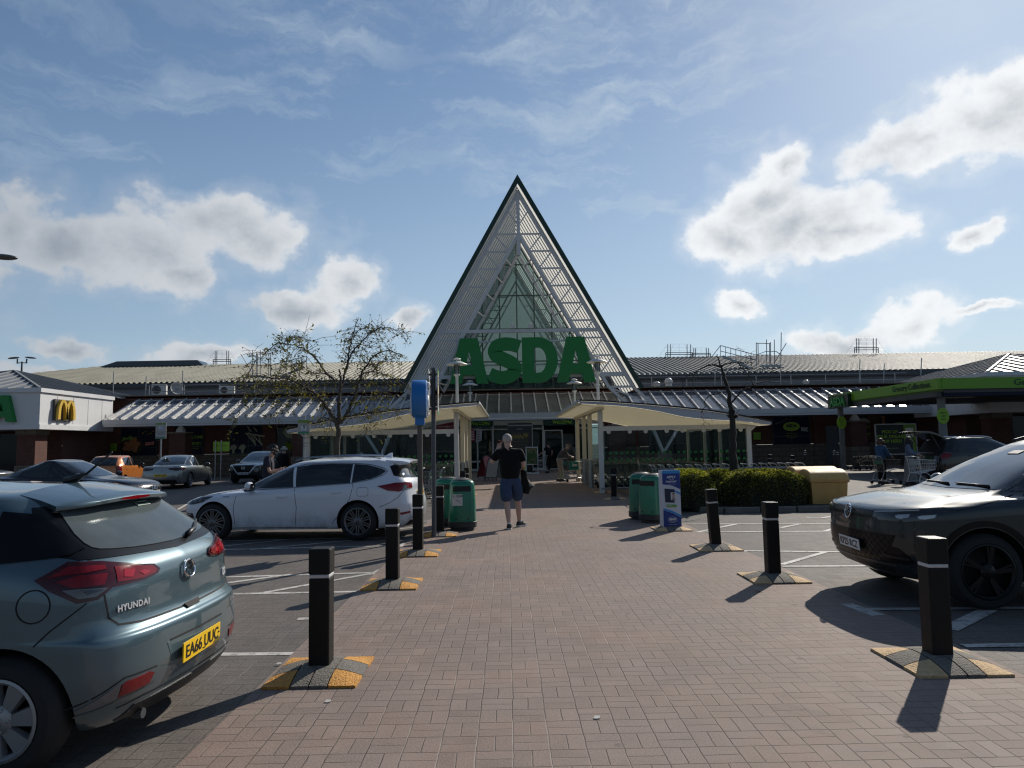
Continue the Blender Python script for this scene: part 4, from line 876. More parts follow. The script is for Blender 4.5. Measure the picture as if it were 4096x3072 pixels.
# ---------------------------------------------------------------- corner pavilions
pav_w = mat('pavilion_white', (.64, .64, .65), .42, var=.04, vs=.7); seam_roof = mat('seamed_roof', (.17, .18, .20), .3, metal=.3, var=.1, vs=.8)
def pavilion(label, cx, s, logo):
    t = thing('corner_pavilion', label, 'building', (cx, 38, 0)); w_ = 16
    MB().box((s*w_/2, 3.5, 4.03), (w_, 7, 1.78)).build('fascia', pav_w, t)
    MB().box((s*(w_/2-.04), 3.46, 5.02), (w_+.12, 7.12, .22)).build('top_trim', pav_w, t); MB().box((s*(w_/2-.04), 3.46, 3.06), (w_+.06, 7.06, .26)).build('bottom_trim', pav_w, t)
    for k in range(1, 5): MB().box((-s*.004, 1.45*k, 4.03), (.012, .012, 1.5)).build('panel_joint', mat('joint_grey', (.3, .3, .3), .7), t)
    MB().box((s*(w_/2+.6), 5.6, 1.47), (w_-.2, 5.0, 2.92)).build('wall', brick, t)
    for px_ in (1.0, 6.5): 
        p = MB().box((s*px_, 1.0, 1.9), (1.0, 1.0, 1.9)).build('pier', brick, t); MB().box((s*px_, 1.0, .5), (1.1, 1.1, 1.0)).build('pier_base', stone, p); MB().box((s*px_, 1.0, 2.8), (1.12, 1.12, .3)).build('pier_cap', stone, p)
    wn = MB().box((s*4, 3.0, 1.5), (3.6, .06, 2.6)).build('window', pane_dark, t)
    A_ = Vector((s*6.3, 7, 6.85)); bs = [Vector((s*.25, .3, 5.13)), Vector((s*12.4, .3, 5.13)), Vector((s*12.4, 13.7, 5.13)), Vector((s*.25, 13.7, 5.13))]
    MB().add(bs+[A_], [(0, 1, 4), (1, 2, 4), (2, 3, 4), (3, 0, 4)]).build('roof', seam_roof, t)
    r = MB()
    for p in bs: r.bar(p+Vector((0, 0, .05)), A_+Vector((0, 0, .05)), .12, .1)
    for i in range(4):
        a_, c_ = bs[i], bs[(i+1) % 4]
        m_ = (a_+c_)/2
        for k in range(1, 14):
            p = a_.lerp(c_, k/14); f = 1-abs(k/14-.5)*2; q = p+(A_-m_)*f; r.bar(p+Vector((0, 0, .04)), q+Vector((0, 0, .04)), .05, .07)
    r.build('roof_seams', mat('seam_light', (.24, .25, .26), .6), t); return t
PL = pavilion('white clad corner pavilion with a yellow letter logo and low pyramid roof', -24.95, -1, True); PR = pavilion('white clad corner pavilion with pyramid roof behind the collection canopy', 25.9, 1, False)
big_sign('green capital letter sign on the white corner pavilion, cut by the photo edge', -31.35, 37.72, 3.33, 1.42, 1.0, .28)
def arches():
    t = thing('restaurant_logo', 'yellow double arch letter on a dark square plate on the pavilion side', 'sign', (-24.93, 39.9, 4.02), pi/2); s_ = .93
    MB().box((0, -.06, 0), (1.7, .12, 1.16)).build('plate', mat('plate_bronze', (.06, .055, .045), .4), t)
    b = MB(); yel = mat('arch_yellow', (.62, .40, .05), .45)
    for c in (-.34, .34):
        pts = [(c+.34*cos(a), -.2, -.52+1.0*abs(sin(a))**.75) for a in [pi*k/18 for k in range(19)]]
        for p, q in zip(pts, pts[1:]): b.bar(p, q, .20, .16, up=(0, 1, 0))
    b.build('arch', yel, t)
    return t
arches()

# ---------------------------------------------------------------- collection canopy
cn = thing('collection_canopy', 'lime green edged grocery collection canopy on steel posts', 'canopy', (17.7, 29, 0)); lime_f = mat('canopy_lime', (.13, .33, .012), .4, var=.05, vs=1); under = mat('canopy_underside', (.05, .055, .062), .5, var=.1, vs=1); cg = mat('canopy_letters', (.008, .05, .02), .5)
MB().box((.1, 5, 3.86), (.16, 10, .45)).build('fascia', lime_f, cn); MB().box((7.1, .06, 3.86), (13.84, .16, .45)).build('fascia', lime_f, cn)
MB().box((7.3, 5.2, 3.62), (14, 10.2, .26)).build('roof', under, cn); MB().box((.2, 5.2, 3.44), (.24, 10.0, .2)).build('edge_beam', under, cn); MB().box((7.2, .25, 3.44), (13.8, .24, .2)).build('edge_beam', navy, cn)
bx = MB().box((-.06, 8.55, 3.66), (.22, 2.3, .66)).build('sign_box', mat('sign_box_green', (.003, .022, .012), .4), cn); text('ASDA', .62, mat('sign_box_letters', (.02, .26, .04), .5), bx, (-.19, 8.55, 3.62), (pi/2, 0, -pi/2), bold=.03, ext=.03, width=1.75)
text('Grocery Collections', .36, cg, cn, (.0, 2.0, 3.87), (pi/2, 0, -pi/2), ext=.006, bold=.004, width=2.9); text('Grocery Collections', .36, cg, cn, (5.0, -.03, 3.86), (pi/2, 0, 0), ext=.006, bold=.004, width=3.7)
for x, y in ((.45, 9.6), (.55, .75), (13, .75), (13, 9.6)):
    p = MB().box((x, y, 1.75), (.22, .22, 3.5)).build('post', mat('post_grey', (.15, .16, .17), .45, var=.12, vs=2), cn)
    if x < 1:
        d = MB(); d.lathe([(.25, -.02), (.25, .02)], 30, (x-.05, y-.16, 2.55), Matrix.Rotation(pi/2, 3, 'X') @ Matrix.Scale(1.35, 3, Vector((0, 1, 0)))); o = d.build('round_notice', lime, p); 
        for j, s_ in enumerate(('Please', 'wait', 'here')): text(s_, .1, plate_black, o, (x-.05, y-.19, 2.68-j*.13), ext=.002)
MB().tube([(1.0, 1.3, 3.5), (1.0, 1.3, 0)], .07, 10).build('downpipe', galv, cn); 
for k in range(3): MB().box((3+4*k, 3.5, 3.48), (1.5, .25, .04)).build('light_fitting', white_metal, cn)
bd = thing('poster_board', 'dark framed board about picking up online orders, behind the woman in the striped dress', 'notice board', (at(896, 445, 36.5).x, 36.5, 0)); MB().box((-.28, 0, 1.6), (1.42, .06, 1.5)).build('poster', mat('poster_dark', (.006, .016, .014), .5), bd)
MB().box((.72, 0, 1.6), (.60, .06, 1.5)).build('side_poster', mat('poster_lime', (.16, .30, .02), .5), bd)
f_ = MB(); 
for x in (-1.03, 1.05): f_.box((x, -.01, 1.2), (.05, .08, 2.4))
f_.box((0, -.01, 2.38), (2.1, .08, .05)); f_.box((0, -.01, .84), (2.1, .08, .05)); f_.build('frame', galv, bd)
for s_, z in (('PICK UP', 1.98), ('YOUR ONLINE', 1.74), ('SHOP HERE!', 1.50)): text(s_, .22, p_lime, bd, (-.3, -.04, z), bold=.006, ext=.003)
text('collect.asda.com', .09, p_white, bd, (-.2, -.04, 1.15), ext=.003); MB().box((.72, -.035, 1.95), (.4, .01, .45)).build('white_label', white_vinyl, bd)
def crates(label, px, d):
    c = at(px/4, 465, d); t = thing('crate_dolly', label, 'crate dolly', (c.x, d, 0), 0, 'crate dollies under the collection canopy'); crate_m = mat('crate_black', (.014, .014, .016), .5, var=.3, vs=6)
    MB().box((0, 0, .19), (.8, .6, .06)).build('deck', crate_m, t)
    for sx in (-.32, .32):
        for sy in (-.22, .22): MB().lathe([(.075, -.02), (.075, .02)], 12, (sx, sy, .078), Matrix.Rotation(pi/2, 3, 'Y')).build('castor', black_rubber, t)
    for k in range(2):
        b = MB(); z = .24+k*.26
        for (cx_, cy_, w_, dd_) in ((0, -.28, .78, .03), (0, .28, .78, .03), (-.375, 0, .03, .56), (.375, 0, .03, .56)):
            for q in range(3): b.box((cx_, cy_, z+.05+q*.075), (w_, dd_, .05))
            for q in range(5): b.box((cx_+(q-2)*w_*.24*(w_ > .1), cy_+(q-2)*dd_*.24*(dd_ > .1), z+.12), (.03, .03, .23))
        b.box((0, 0, z+.02), (.74, .54, .02)); b.build('crate', crate_m, t)
crates('black plastic crates stacked on a dolly left of the woman in blue', 3452, 38.0); crates('black plastic crates stacked on a dolly partly hidden by the woman in blue', 3497, 38.2)
b = MB(); c = at(3415/4, 466, 38)
t = thing('crate_dolly', 'empty flat black dolly on castors, left of the stacked crates', 'crate dolly', (c.x, 38, 0), 0, 'crate dollies under the collection canopy'); MB().box((0, 0, .2), (.62, .5, .06)).build('deck', mat('crate_black', (.014, .014, .016), .5), t)
for sx in (-.25, .25):
    for sy in (-.18, .18): MB().lathe([(.075, -.02), (.075, .02)], 12, (sx, sy, .078), Matrix.Rotation(pi/2, 3, 'Y')).build('castor', black_rubber, t)

# ---------------------------------------------------------------- rooftop gear
rail = thing('roof_handrail', 'long galvanised handrail standing along the flat roof edge', 'handrail', (0, 47.6, 5.2)); b = MB(); x = -24
for (a_, c_) in ((-24, X0-6.6), (X0+6.6, 27)):
    b = MB(); x = a_
    while x < c_: b.cyl((x, 0, 0), (x, 0, .85), .03, 6); x += 2.35
    for z in (.42, .85): b.cyl((a_, 0, z), (c_, 0, z), .028, 6)
    b.build('rail', galv, rail)
np_ = [(455, 1485, 1582), (585, 1505, 1582), (731, 1482, 1582), (2862, 1452, 1545), (3125, 1330, 1540), (3440, 1437, 1535), (3537, 1455, 1530), (3686, 1432, 1515)]
for i, (x, y0, y1) in enumerate(np_):
    a_, c_ = at(x/4, y0/4, 48.2), at((x-3)/4, y1/4, 48.2); o = MB().cyl((0, 0, 0), a_-c_, .03, 6).build('net_pole', galv); o.location = c_
    tag(o, ['slim pole above the roof edge rail, far left near the pavilion', 'short slim pole above the roof edge rail left of the air conditioner', 'slim pole above the roof edge rail beside the satellite dish', 'slim pole behind the bare tree top on the right roof', 'tall slim pole beside the roof access platform', 'slim pole above the right roof rail left of the canopy sign', 'short slim pole above the right roof rail behind the canopy edge', 'slim leaning pole at the right end of the right roof rail'][i], 'pole', 'net poles along the flat roof')
def ac(label, px0, px1, py0, py1, d, open_):
    A_, C_ = at(px0/4, py1/4, d), at(px1/4, py0/4, d); w_, h_ = C_.x-A_.x, C_.z-A_.z; t = thing('air_conditioner', label, 'air conditioner', ((A_.x+C_.x)/2, d, A_.z), radians(14), 'air conditioners on the left roof')
    bevel(MB().box((0, 0, h_/2), (w_*.92, .45, h_)).build('casing', white_paint, t), .02); MB().lathe([(h_*.38, 0), (h_*.38, .01)], 24, (-w_*.14, -.24, h_*.5), Matrix.Rotation(pi/2, 3, 'X')).build('fan_opening', plate_black, t)
    g = MB()
    for r in (.36, .27, .18, .1): g.tube([(-w_*.14+h_*r*cos(2*pi*k/20), -.26, h_*.5+h_*r*sin(2*pi*k/20)) for k in range(20)], .012, 4, closed=True)
    g.build('grille', galv, t)
ac('white air conditioner with a round fan, beside the satellite dish on the roof', 608, 668, 1538, 1582, 49, 0); ac('white air conditioner partly hidden by the leafy tree branches on the roof', 876, 940, 1544, 1578, 49, 0)
def dish():
    c = at(704/4, 1555/4, 49); t = thing('satellite_dish', 'pale round satellite dish on the left roof', 'satellite dish', (c.x, 49, c.z)); R_ = Matrix.Rotation(radians(78), 3, 'X') ; R_ = Matrix.Rotation(radians(50), 3, 'Z') @ R_
    MB().lathe([(.001, 0), (.15, .015), (.3, .06), (.43, .13), (.44, .13), (.3, .045), (.15, 0), (.002, -.015)], 28, (0, 0, 0), R_, caps=False).build('reflector', mat('dish_pale', (.42, .42, .4), .5), t, smooth=True)
    MB().cyl((0, .12, -.1), (0, .12, -1.0), .04, 8).build('mast', galv, t); MB().bar((0, 0, -.1), tuple(R_ @ Vector((0, -.1, .55))), .03).build('arm', galv, t)
dish()
def cowl(label, px0, px1, py0, py1, d):
    A_, C_ = at(px0/4, py1/4, d), at(px1/4, py0/4, d); r, h_ = (C_.x-A_.x)/2, C_.z-A_.z; t = thing('roof_cowl', label, 'roof vent', ((A_.x+C_.x)/2, d, A_.z), 0, 'round vents on the right roof')
    MB().lathe([(r*.8, 0), (r*.8, h_*.5)], 18).build('duct', white_paint, t, smooth=40); MB().lathe([(r, h_*.45), (r, h_*.62), (r*.9, h_*.8), (r*.55, h_*.95), (.001, h_)], 18).build('hood', white_paint, t, smooth=40)
cowl('low white domed roof vent nearest the gable on the right roof', 2612, 2641, 1526, 1549, 49); cowl('taller white domed roof vent behind the shorter one on the right roof', 2659, 2689, 1511, 1548, 50); cowl('white domed roof vent below the access stair', 3212, 3236, 1519, 1540, 50)
def stair(label, mir, ox, oy):
    d = 58; t = thing('roof_stair', label, 'roof stair', (0, 0, 0), 0, 'steel access stairs over the roof'); f = lambda x, y, dd=d: at((ox+mir*(x-3040))/4, (oy+y)/4, dd)
    b = MB(); bar = lambda p, q, w_=.07, d1=d, d2=d: b.bar(f(*p, d1), f(*q, d2), w_)
    for dd in (57.2, 58.4):
        bar((2890, 1425), (3020, 1480), .16, dd, dd)
        for (p, q) in (((2849, 1425), (2882, 1382)), ((2882, 1382), (3025, 1420)), ((2882, 1404), (3025, 1440)), ((3025, 1420), (3062, 1406)), ((3062, 1406), (3105, 1406)), ((3105, 1406), (3128, 1422))): bar(p, q, .05, dd, dd)
        for k in range(8): x = 2882+k*20.4; bar((x, 1382+k*5.4), (x, 1428+k*7.5), .04, dd, dd)
        bar((3040, 1465), (3120, 1462), .16, dd, dd)
        for x in (3065, 3095, 3112): bar((x, 1465), (x, 1532), .12, dd, dd)
        bar((3120, 1466), (3212, 1533), .14, dd, dd)
    for k in range(9): u = k/8; p, q = f(lerp(2890, 3020, u), lerp(1425, 1480, u), 57.2), f(lerp(2890, 3020, u), lerp(1425, 1480, u), 58.4); b.bar(p, q, .22, .04)
    for k in range(8): u = k/7; p, q = f(lerp(3122, 3210, u), lerp(1468, 1531, u), 57.2), f(lerp(3122, 3210, u), lerp(1468, 1531, u), 58.4); b.bar(p, q, .22, .04)
    b.build('staircase', galv if mir > 0 else grey_metal, t)
    b = MB()
    for x, y in ((3025, 1370), (3032, 1373), (3066, 1358), (3078, 1374), (3082, 1368), (3097, 1358)): b.bar(f(x, y), f(x+1, 1462), .05)
    for (p, q) in (((3027, 1373), (3080, 1374)), ((3025, 1420), (3080, 1420)), ((3098, 1450), (3145, 1373))): b.bar(f(*p), f(*q), .05)
    b.build('cage', grey_metal, t)
stair('steel access stair and cage frame climbing over the right roof', 1, 3040, 0); stair('steel access stair and cage frame on the left roof behind the leafy tree', -1, 1068, 42)
def cage(label, x0, x1, y0, y1, d=69):
    t = thing('guard_frame', label, 'guard frame', (0, 0, 0), 0, 'open guard frames on the roof ridge'); b = MB(); w_ = (x1-x0)
    for dx in (0, .12, .85, 1): b.bar(at((x0+w_*dx)/4, (y0+abs(dx-.5)*4)/4, d), at((x0+w_*dx)/4, y1/4, d), .06)
    for y in (lerp(y0, y1, .64), lerp(y0, y1, .78)): b.bar(at((x0-8)/4, y/4, d), at((x1+8)/4, y/4, d), .06); b.bar(at((x0-8)/4, y/4, d), at((x0-8)/4, y1/4, d), .06); b.bar(at((x1+8)/4, y/4, d), at((x1+8)/4, y1/4, d), .06)
    b.build('frame', grey_metal, t)
    n = MB(); 
    for k in range(5): u = k/4; n.tube([at(lerp(x0, x1, u)/4, y0/4, d), at(lerp(x0-40, x1+40, u)/4, y1/4, d)], .008, 3)
    for k in range(4): u = k/4; n.tube([at((x0-40*u)/4, lerp(y0, y1, u)/4, d), at((x1+40*u)/4, lerp(y0, y1, u)/4, d)], .006, 3)
    n.build('net', grey_metal, t)
cage('open guard frame with netting on the left roof ridge', 861, 915, 1402, 1458); cage('larger guard frame with netting on the right roof ridge near the gable', 2671, 2762, 1376, 1430); cage('smaller guard frame beside the larger one on the right roof ridge', 2775, 2834, 1391, 1427); cage('tall guard frame with netting at the far right of the right roof ridge', 3426, 3505, 1352, 1412)
def lamp_head(label, px, py, d, heads, sc=1.0):
    c = at(px/4, py/4, d); t = thing('street_lamp', label, 'street lamp', (c.x, d, 0), 0); MB().lathe([(.10, 0), (.09, 1), (.06, c.z-.5), (.05, c.z)], 12).build('column', dark_steel, t, smooth=40)
    MB().bar((-.35*sc, 0, c.z-.1), (.35*sc, 0, c.z-.1), .06).build('arm', dark_steel, t)
    for s in heads:
        MB().cyl((s*.34*sc, 0, c.z-.15), (s*.34*sc, 0, c.z+.2), .05, 10).build('bracket', dark_steel, t); MB().ball((s*.62*sc, 0, c.z+.27), .42*sc, 18, 8, (1, .55, .16), Matrix.Rotation(s*.10, 3, 'Y')).build('lantern', mat('lantern_grey', (.10, .105, .11), .35), t, smooth=True)
lamp_head('twin headed street lamp rising behind the left pavilion roof', 88, 1446, 52, (-1, 1)); 
c = at(-8, 258, 22); t = thing('street_lamp', 'street lamp whose flat lantern pokes in at the left photo edge', 'street lamp', (c.x-.9, 22, 0)); zz = at(9, 257, 22).z
MB().lathe([(.11, 0), (.09, 1), (.06, zz)], 12).build('column', dark_steel, t, smooth=40); MB().bar((0, 0, zz-.15), (.7, 0, zz-.1), .06).build('arm', dark_steel, t); MB().ball((at(4, 257, 22).x-c.x+.9, 0, zz), .42, 18, 8, (1, .55, .2), Matrix.Rotation(.06, 3, 'Y')).build('lantern', mat('lantern_grey', (.10, .105, .11), .35), t, smooth=True)
# ================================================================ trolley shelters
def striped(name, c, per, dark):
    m = bpy.data.materials.new(name); m.use_nodes = True; N = NT(m.node_tree); b = N.n['Principled BSDF']; p = N.node('ShaderNodeTexCoord').outputs['Object']
    y = N.sep(p)[1]; f = N.m('FRACT', N.m('MULTIPLY', y, 1/per)); g = N.ramp(N.m('ABSOLUTE', N.m('SUBTRACT', f, .5)), .44, .49)
    N.put(b.inputs['Base Color'], N.mix(g, c, dark)); b.inputs['Roughness'].default_value = .6
    bn = N.node('ShaderNodeBump'); bn.inputs['Strength'].default_value = .6; bn.inputs['Distance'].default_value = .03; N.put(bn.inputs['Height'], N.m('SUBTRACT', 1., g)); N.l.new(bn.outputs[0], b.inputs['Normal'])
    MATS[name] = m; return m
ceil_m = through(striped('shelter_ceiling', (.70, .66, .54), .36, (.25, .22, .17)), (.80, .75, .60), .42); trim_m = mat('shelter_trim', (.50, .52, .57), .5, var=.05, vs=1); roof_top = mat('shelter_roof_top', (.02, .02, .022), .6)
sh_glass = glass('shelter_glass', (.86, .93, .91), .84, .02); dot_m = mat('glass_dot_green', (.02, .17, .03), .5)
SX, SY0, SY1 = .69, 22.5, 33.5
topc = [at(x/4, y/4, SY0) for x, y in ((2318, 1604), (2400, 1607), (2510, 1614), (2626, 1623), (2740, 1634), (2852, 1647), (2970, 1666), (3087, 1688))]
lowc = [at(x/4, y/4, SY0) for x, y in ((2320, 1614), (2400, 1618), (2510, 1626), (2626, 1643), (2740, 1667), (2852, 1678), (2970, 1684), (3085, 1698))]
TOP = cr([(p.x-SX, 0, p.z) for p in topc], 5); LOW = cr([(p.x-SX, 0, p.z-.0) for p in lowc], 5)
def shelter(s, label):
    t = thing('trolley_shelter', label, 'trolley shelter', (SX, SY0, 0), 0); fx = lambda p, y, dz=0: Vector((s*p.x, y, p.z+dz))
    D = SY1-SY0
    g = MB(); g.sheet([[fx(p, y, -.01) for p in LOW] for y in (.06, D)]); g.build('ceiling', ceil_m, t, smooth=True)
    g = MB(); g.sheet([[fx(p, -.05, z) for p in TOP] for z in (0, .05)]); g.sheet([[fx(p, y, .05) for p in TOP] for y in (-.05, .12)]); g.build('roof_edge', roof_top, t)
    g = MB(); g.bar(fx(TOP[0], -.05, .02), fx(TOP[0], D, .02), .05, .06); g.build('side_trim', trim_m, t)
    g = MB(); g.sheet([[fx(p, y, .01) for p in TOP] for y in (.13, D)]); g.build('roof_sheet', mat('roof_sheet_clear', (.6, .55, .42), .5), t); through(MATS['roof_sheet_clear'], (.9, .85, .7), .6) if s > 0 else None
    g = MB(); g.sheet([[fx(p, 0, -.005) for p in TOP], [fx(p, 0) for p in LOW]]); g.sheet([[fx(p, .06, -.005) for p in TOP], [fx(p, .06) for p in LOW]]); g.sheet([[fx(p, 0) for p in LOW], [fx(p, .06) for p in LOW]]); g.build('fascia', trim_m, t, smooth=30)
    g = MB()
    for k in range(0, 30): MB().box((s*TOP[0].x*1.0, .3+k*.36, TOP[0].z-.06), (.16, .18, .04)).build('rafter_tail', cream_paint, t)
    g = MB(); px_ = s*(3.1-SX)
    g.bar((px_, .85, 2.86), (px_, 10.0, 2.86), .16, .2); g.build('edge_beam', cream_paint, t)
    posts = (1.3, 4.4, 6.5, 9.2)
    for i, y in enumerate(posts):
        o = MB().box((px_, y, 1.4), (.16, .16, 2.8)).build('post', cream_paint if i else white_paint, t); bevel(o, .02)
        if i in (1, 2): MB().cyl((px_, y, 0), (px_, y, 1.03), .115, 18).build('sleeve', galv, o, smooth=40)
        e = MB(); ex = s*(8.05-SX); e.box((ex, y, 1.1), (.15, .15, 2.2)); e.bar((ex, y, 2.0), (ex+s*.32, y, 2.28), .14); e.build('post', white_paint, t)
    ex = s*(8.05-SX)
    MB().box(((px_+ex)/2, 1.3, 2.14), (abs(ex-px_)-.16, .13, .15)).build('front_beam', white_paint, t); MB().box((ex, 5.25, 2.2), (.13, 7.7, .16)).build('side_beam', white_paint, t); MB().box((ex-s*.1, 1.3, 2.33), (.9, .13, .1)).build('bracket', white_paint, t)
    for y, x0, x1 in ((1.3, px_, ex),):
        n = 4
        for k in range(n):
            a, c = lerp(x0, x1, k/n)+s*.03, lerp(x0, x1, (k+1)/n)-s*.03
            p = MB().box(((a+c)/2, y, 1.13), (abs(c-a)-(.05 if k in (0, 3) else 0), .012, 1.9)).build('glass_panel', sh_glass, t)
            d = MB()
            for r, z in ((.052, 1.32), (.052, 1.08)):
                m_ = int(abs(c-a)/.19)
                for q in range(m_): d.lathe([(r*(1 if (q % 3) else .8), 0), (r*(1 if (q % 3) else .8), .003)], 10, (min(a, c)+.09+q*.19, y-.008, z), Matrix.Rotation(pi/2, 3, 'X'))
            tag(d.build('dots', dot_m, p), kind='stuff')
            for q in (.2, .8): MB().lathe([(.07, 0), (.07, .03)], 14, (lerp(a, c, q), y-.03, 2.03), Matrix.Rotation(pi/2, 3, 'X')).build('clamp', white_paint, t)
    for i in range(3):
        MB().box((ex, (posts[i]+posts[i+1])/2, 1.13), (.012, posts[i+1]-posts[i]-.2, 1.9)).build('glass_panel', sh_glass, t)
        MB().box((px_+s*.35, (posts[i]+posts[i+1])/2, 1.13), (.012, .2, 1.9)) 
    MB().tube([(px_-s*.05, 1.12, .17), (ex+s*.05, 1.12, .17)], .03, 8).build('bump_rail', galv, t); MB().tube([(px_-s*.35, 9.0, .17), (px_+s*.8, 9.0, .17)], .035, 8).build('bump_rail', galv, t)
    return t
shelter(1, 'trolley shelter with a curved cream roof right of the entrance walkway'); shelter(-1, 'trolley shelter with a curved cream roof left of the entrance walkway')
lamp_g = glass('lantern_glass', (.85, .87, .88), .7, .08)
def shelter_lamp():
    t = thing('post_lamp', None, 'lamp', group='white disc shaded lamps above the trolley shelters')
    MB().lathe([(.05, 2.8), (.045, 3.95), (.06, 4.0), (.11, 4.05), (.11, 4.08)], 14).build('post', white_metal, t, smooth=40)
    MB().lathe([(.10, 4.08), (.10, 4.42)], 16, caps=False).build('lantern', lamp_g, t, smooth=40); MB().lathe([(.035, 4.08), (.045, 4.3), (.03, 4.42)], 10).build('bulb_holder', white_paint, t, smooth=40)
    MB().lathe([(.36, 4.40), (.355, 4.415), (.20, 4.49), (.09, 4.525), (.001, 4.53)], 28).build('shade', white_paint, t, smooth=50)
    b = MB(); b.tube([(.13*cos(2*pi*k/16), .13*sin(2*pi*k/16), 4.59) for k in range(16)], .012, 5, closed=True); b.lathe([(.13, 4.60), (.05, 4.63), (.001, 4.635)], 16)
    for k in range(4): b.cyl((.12*cos(pi*k/2), .12*sin(pi*k/2), 4.5), (.12*cos(pi*k/2), .12*sin(pi*k/2), 4.6), .012, 5)
    b.build('finial', white_paint, t, smooth=40); return t
lm = shelter_lamp()
for i, (x, y, lab) in enumerate(((3.08, 24.0, 'white disc shaded lamp on the right shelter, the nearer and taller looking one'), (3.08, 32.4, 'white disc shaded lamp on the right shelter, the farther and smaller looking one'), (-1.70, 24.0, 'white disc shaded lamp over the first big letter, nearer one on the left shelter'), (-1.70, 32.4, 'white disc shaded lamp on the left shelter, farther one below the first big letter'))):
    o = lm if i == 0 else dup(lm); o.location = (x, y, 0); o['label'] = lab

# ================================================================ shopping trolleys
wire_m = mat('trolley_wire', (.30, .31, .32), .3, metal=.85, var=.15, vs=6); handle_m = mat('trolley_handle', (.33, .34, .34), .4); flap_m = mat('trolley_flap_green', (.02, .13, .07), .45)
def make_trolley(fine=True, white=False):
    t = thing('shopping_trolley', None, 'shopping trolley'); wm = white_metal if white else wire_m
    def P(u, v, w):      # u across -1..1, v 0 back .. 1 front, w 0 bottom .. 1 top
        hw_ = lerp(.245, .17, v)*lerp(.86, 1, w); return Vector((u*hw_, lerp(-.36, .46, v)+(1-w)*(.06 if v < .5 else -.05), lerp(lerp(.44, .56, v), .92-.05*v, w)))
    b = MB(); r = .0035 if fine else .005
    for w in (0, .33, .66, 1):
        rr = .007 if w in (0, 1) else r; b.tube([P(-1, 0, w), P(-1, 1, w), P(1, 1, w), P(1, 0, w)], rr, 4, closed=True)
    n = 11 if fine else 8
    for k in range(n+1):
        v = k/n
        for u in (-1, 1): b.tube([P(u, v, 0), P(u, v, 1)], r, 3, False)
        b.tube([P(-1, v, 0), P(1, v, 0)], r, 3, False)
    for k in range(1, 7):
        u = lerp(-1, 1, k/7)
        for v in (0, 1): b.tube([P(u, v, 0), P(u, v, 1)], r, 3, False)
        b.tube([P(u, 0, 0), P(u, 1, 0)], r, 3, False)
    tag(b.build('basket', wm, t, fix=False), kind='stuff')
    f = MB()
    for s in (-1, 1):
        f.tube(cr([(s*.25, -.42, 1.0), (s*.25, -.36, .9), (s*.245, -.30, .50), (s*.245, -.30, .44), (s*.245, -.36, .30), (s*.265, -.42, .14)], 4), .013, 6)
        f.tube(cr([(s*.245, -.30, .46), (s*.23, -.1, .46), (s*.21, .02, .42), (s*.20, .28, .20), (s*.20, .40, .14)], 4), .013, 6)
        f.tube([(s*.26, -.42, .16), (s*.20, .40, .16)], .010, 5)
    f.tube([(-.2, .40, .16), (.2, .40, .16)], .010, 5); f.build('frame', wm, t, smooth=True)
    MB().tube([(-.27, -.43, 1.01), (.27, -.43, 1.01)], .017, 8).build('handle', handle_m, t, smooth=True)
    MB().box((0, -.33, .80), (.40, .012, .16), (radians(-10), 0, 0)).build('seat_flap', flap_m if not white else galv, t)
    for sx, y in ((-.265, -.42), (.265, -.42), (-.20, .40), (.20, .40)): MB().lathe([(.062, -.016), (.064, 0), (.062, .016)], 12, (sx, y-.02, .064), Matrix.Rotation(pi/2, 3, 'Y')).build('castor', black_rubber, t)
    return t
TR0 = make_trolley(False); TR0['group'] = 'nested shopping trolleys'; TR0.location = (0, 0, 0); first = [True]
rt = random.Random(4)
def row(x, y, n, step, ang, label, drift=0):
    d = Vector((-sin(ang), cos(ang), 0))
    for k in range(n):
        o = TR0 if first[0] else dup(TR0); first[0] = False
        o.location = (x+d.x*step*k, y+d.y*step*k+rt.gauss(0, .012)+drift*k, 0); o.rotation_euler = (0, 0, ang+rt.gauss(0, .015)); o['label'] = label
xa = at(2612/4, 465, 19.75).x
row(xa+.42, 19.95, 17, .258, -pi/2, 'wire shopping trolley in the nested row standing between the hedges and the right shelter', -.004)
row(3.75, 26.3, 13, .27, -pi/2, 'wire shopping trolley in the nested row just inside the right shelter glass')
row(3.65, 28.3, 13, .27, -pi/2, 'wire shopping trolley in the middle nested row of the right shelter')
row(3.6, 30.2, 13, .27, -pi/2, 'wire shopping trolley in the rear nested row of the right shelter')
row(-2.35, 25.6, 12, .27, pi/2, 'wire shopping trolley in the nested row just inside the left shelter glass')
row(-2.3, 27.8, 12, .27, pi/2, 'wire shopping trolley in the middle nested row of the left shelter')
row(-2.25, 30.0, 12, .27, pi/2, 'wire shopping trolley in the rear nested row of the left shelter')
row(-2.35, 21.2, 8, .30, pi/2, 'wire shopping trolley in the short nested row behind the left green bins')
TRF = make_trolley(True, True); TRF.location = (4.9, 24.75, 0); TRF.rotation_euler = (0, 0, -pi/2-.25); tag(TRF, 'single pale shopping trolley standing alone behind the right shelter glass', group='single shopping trolleys')

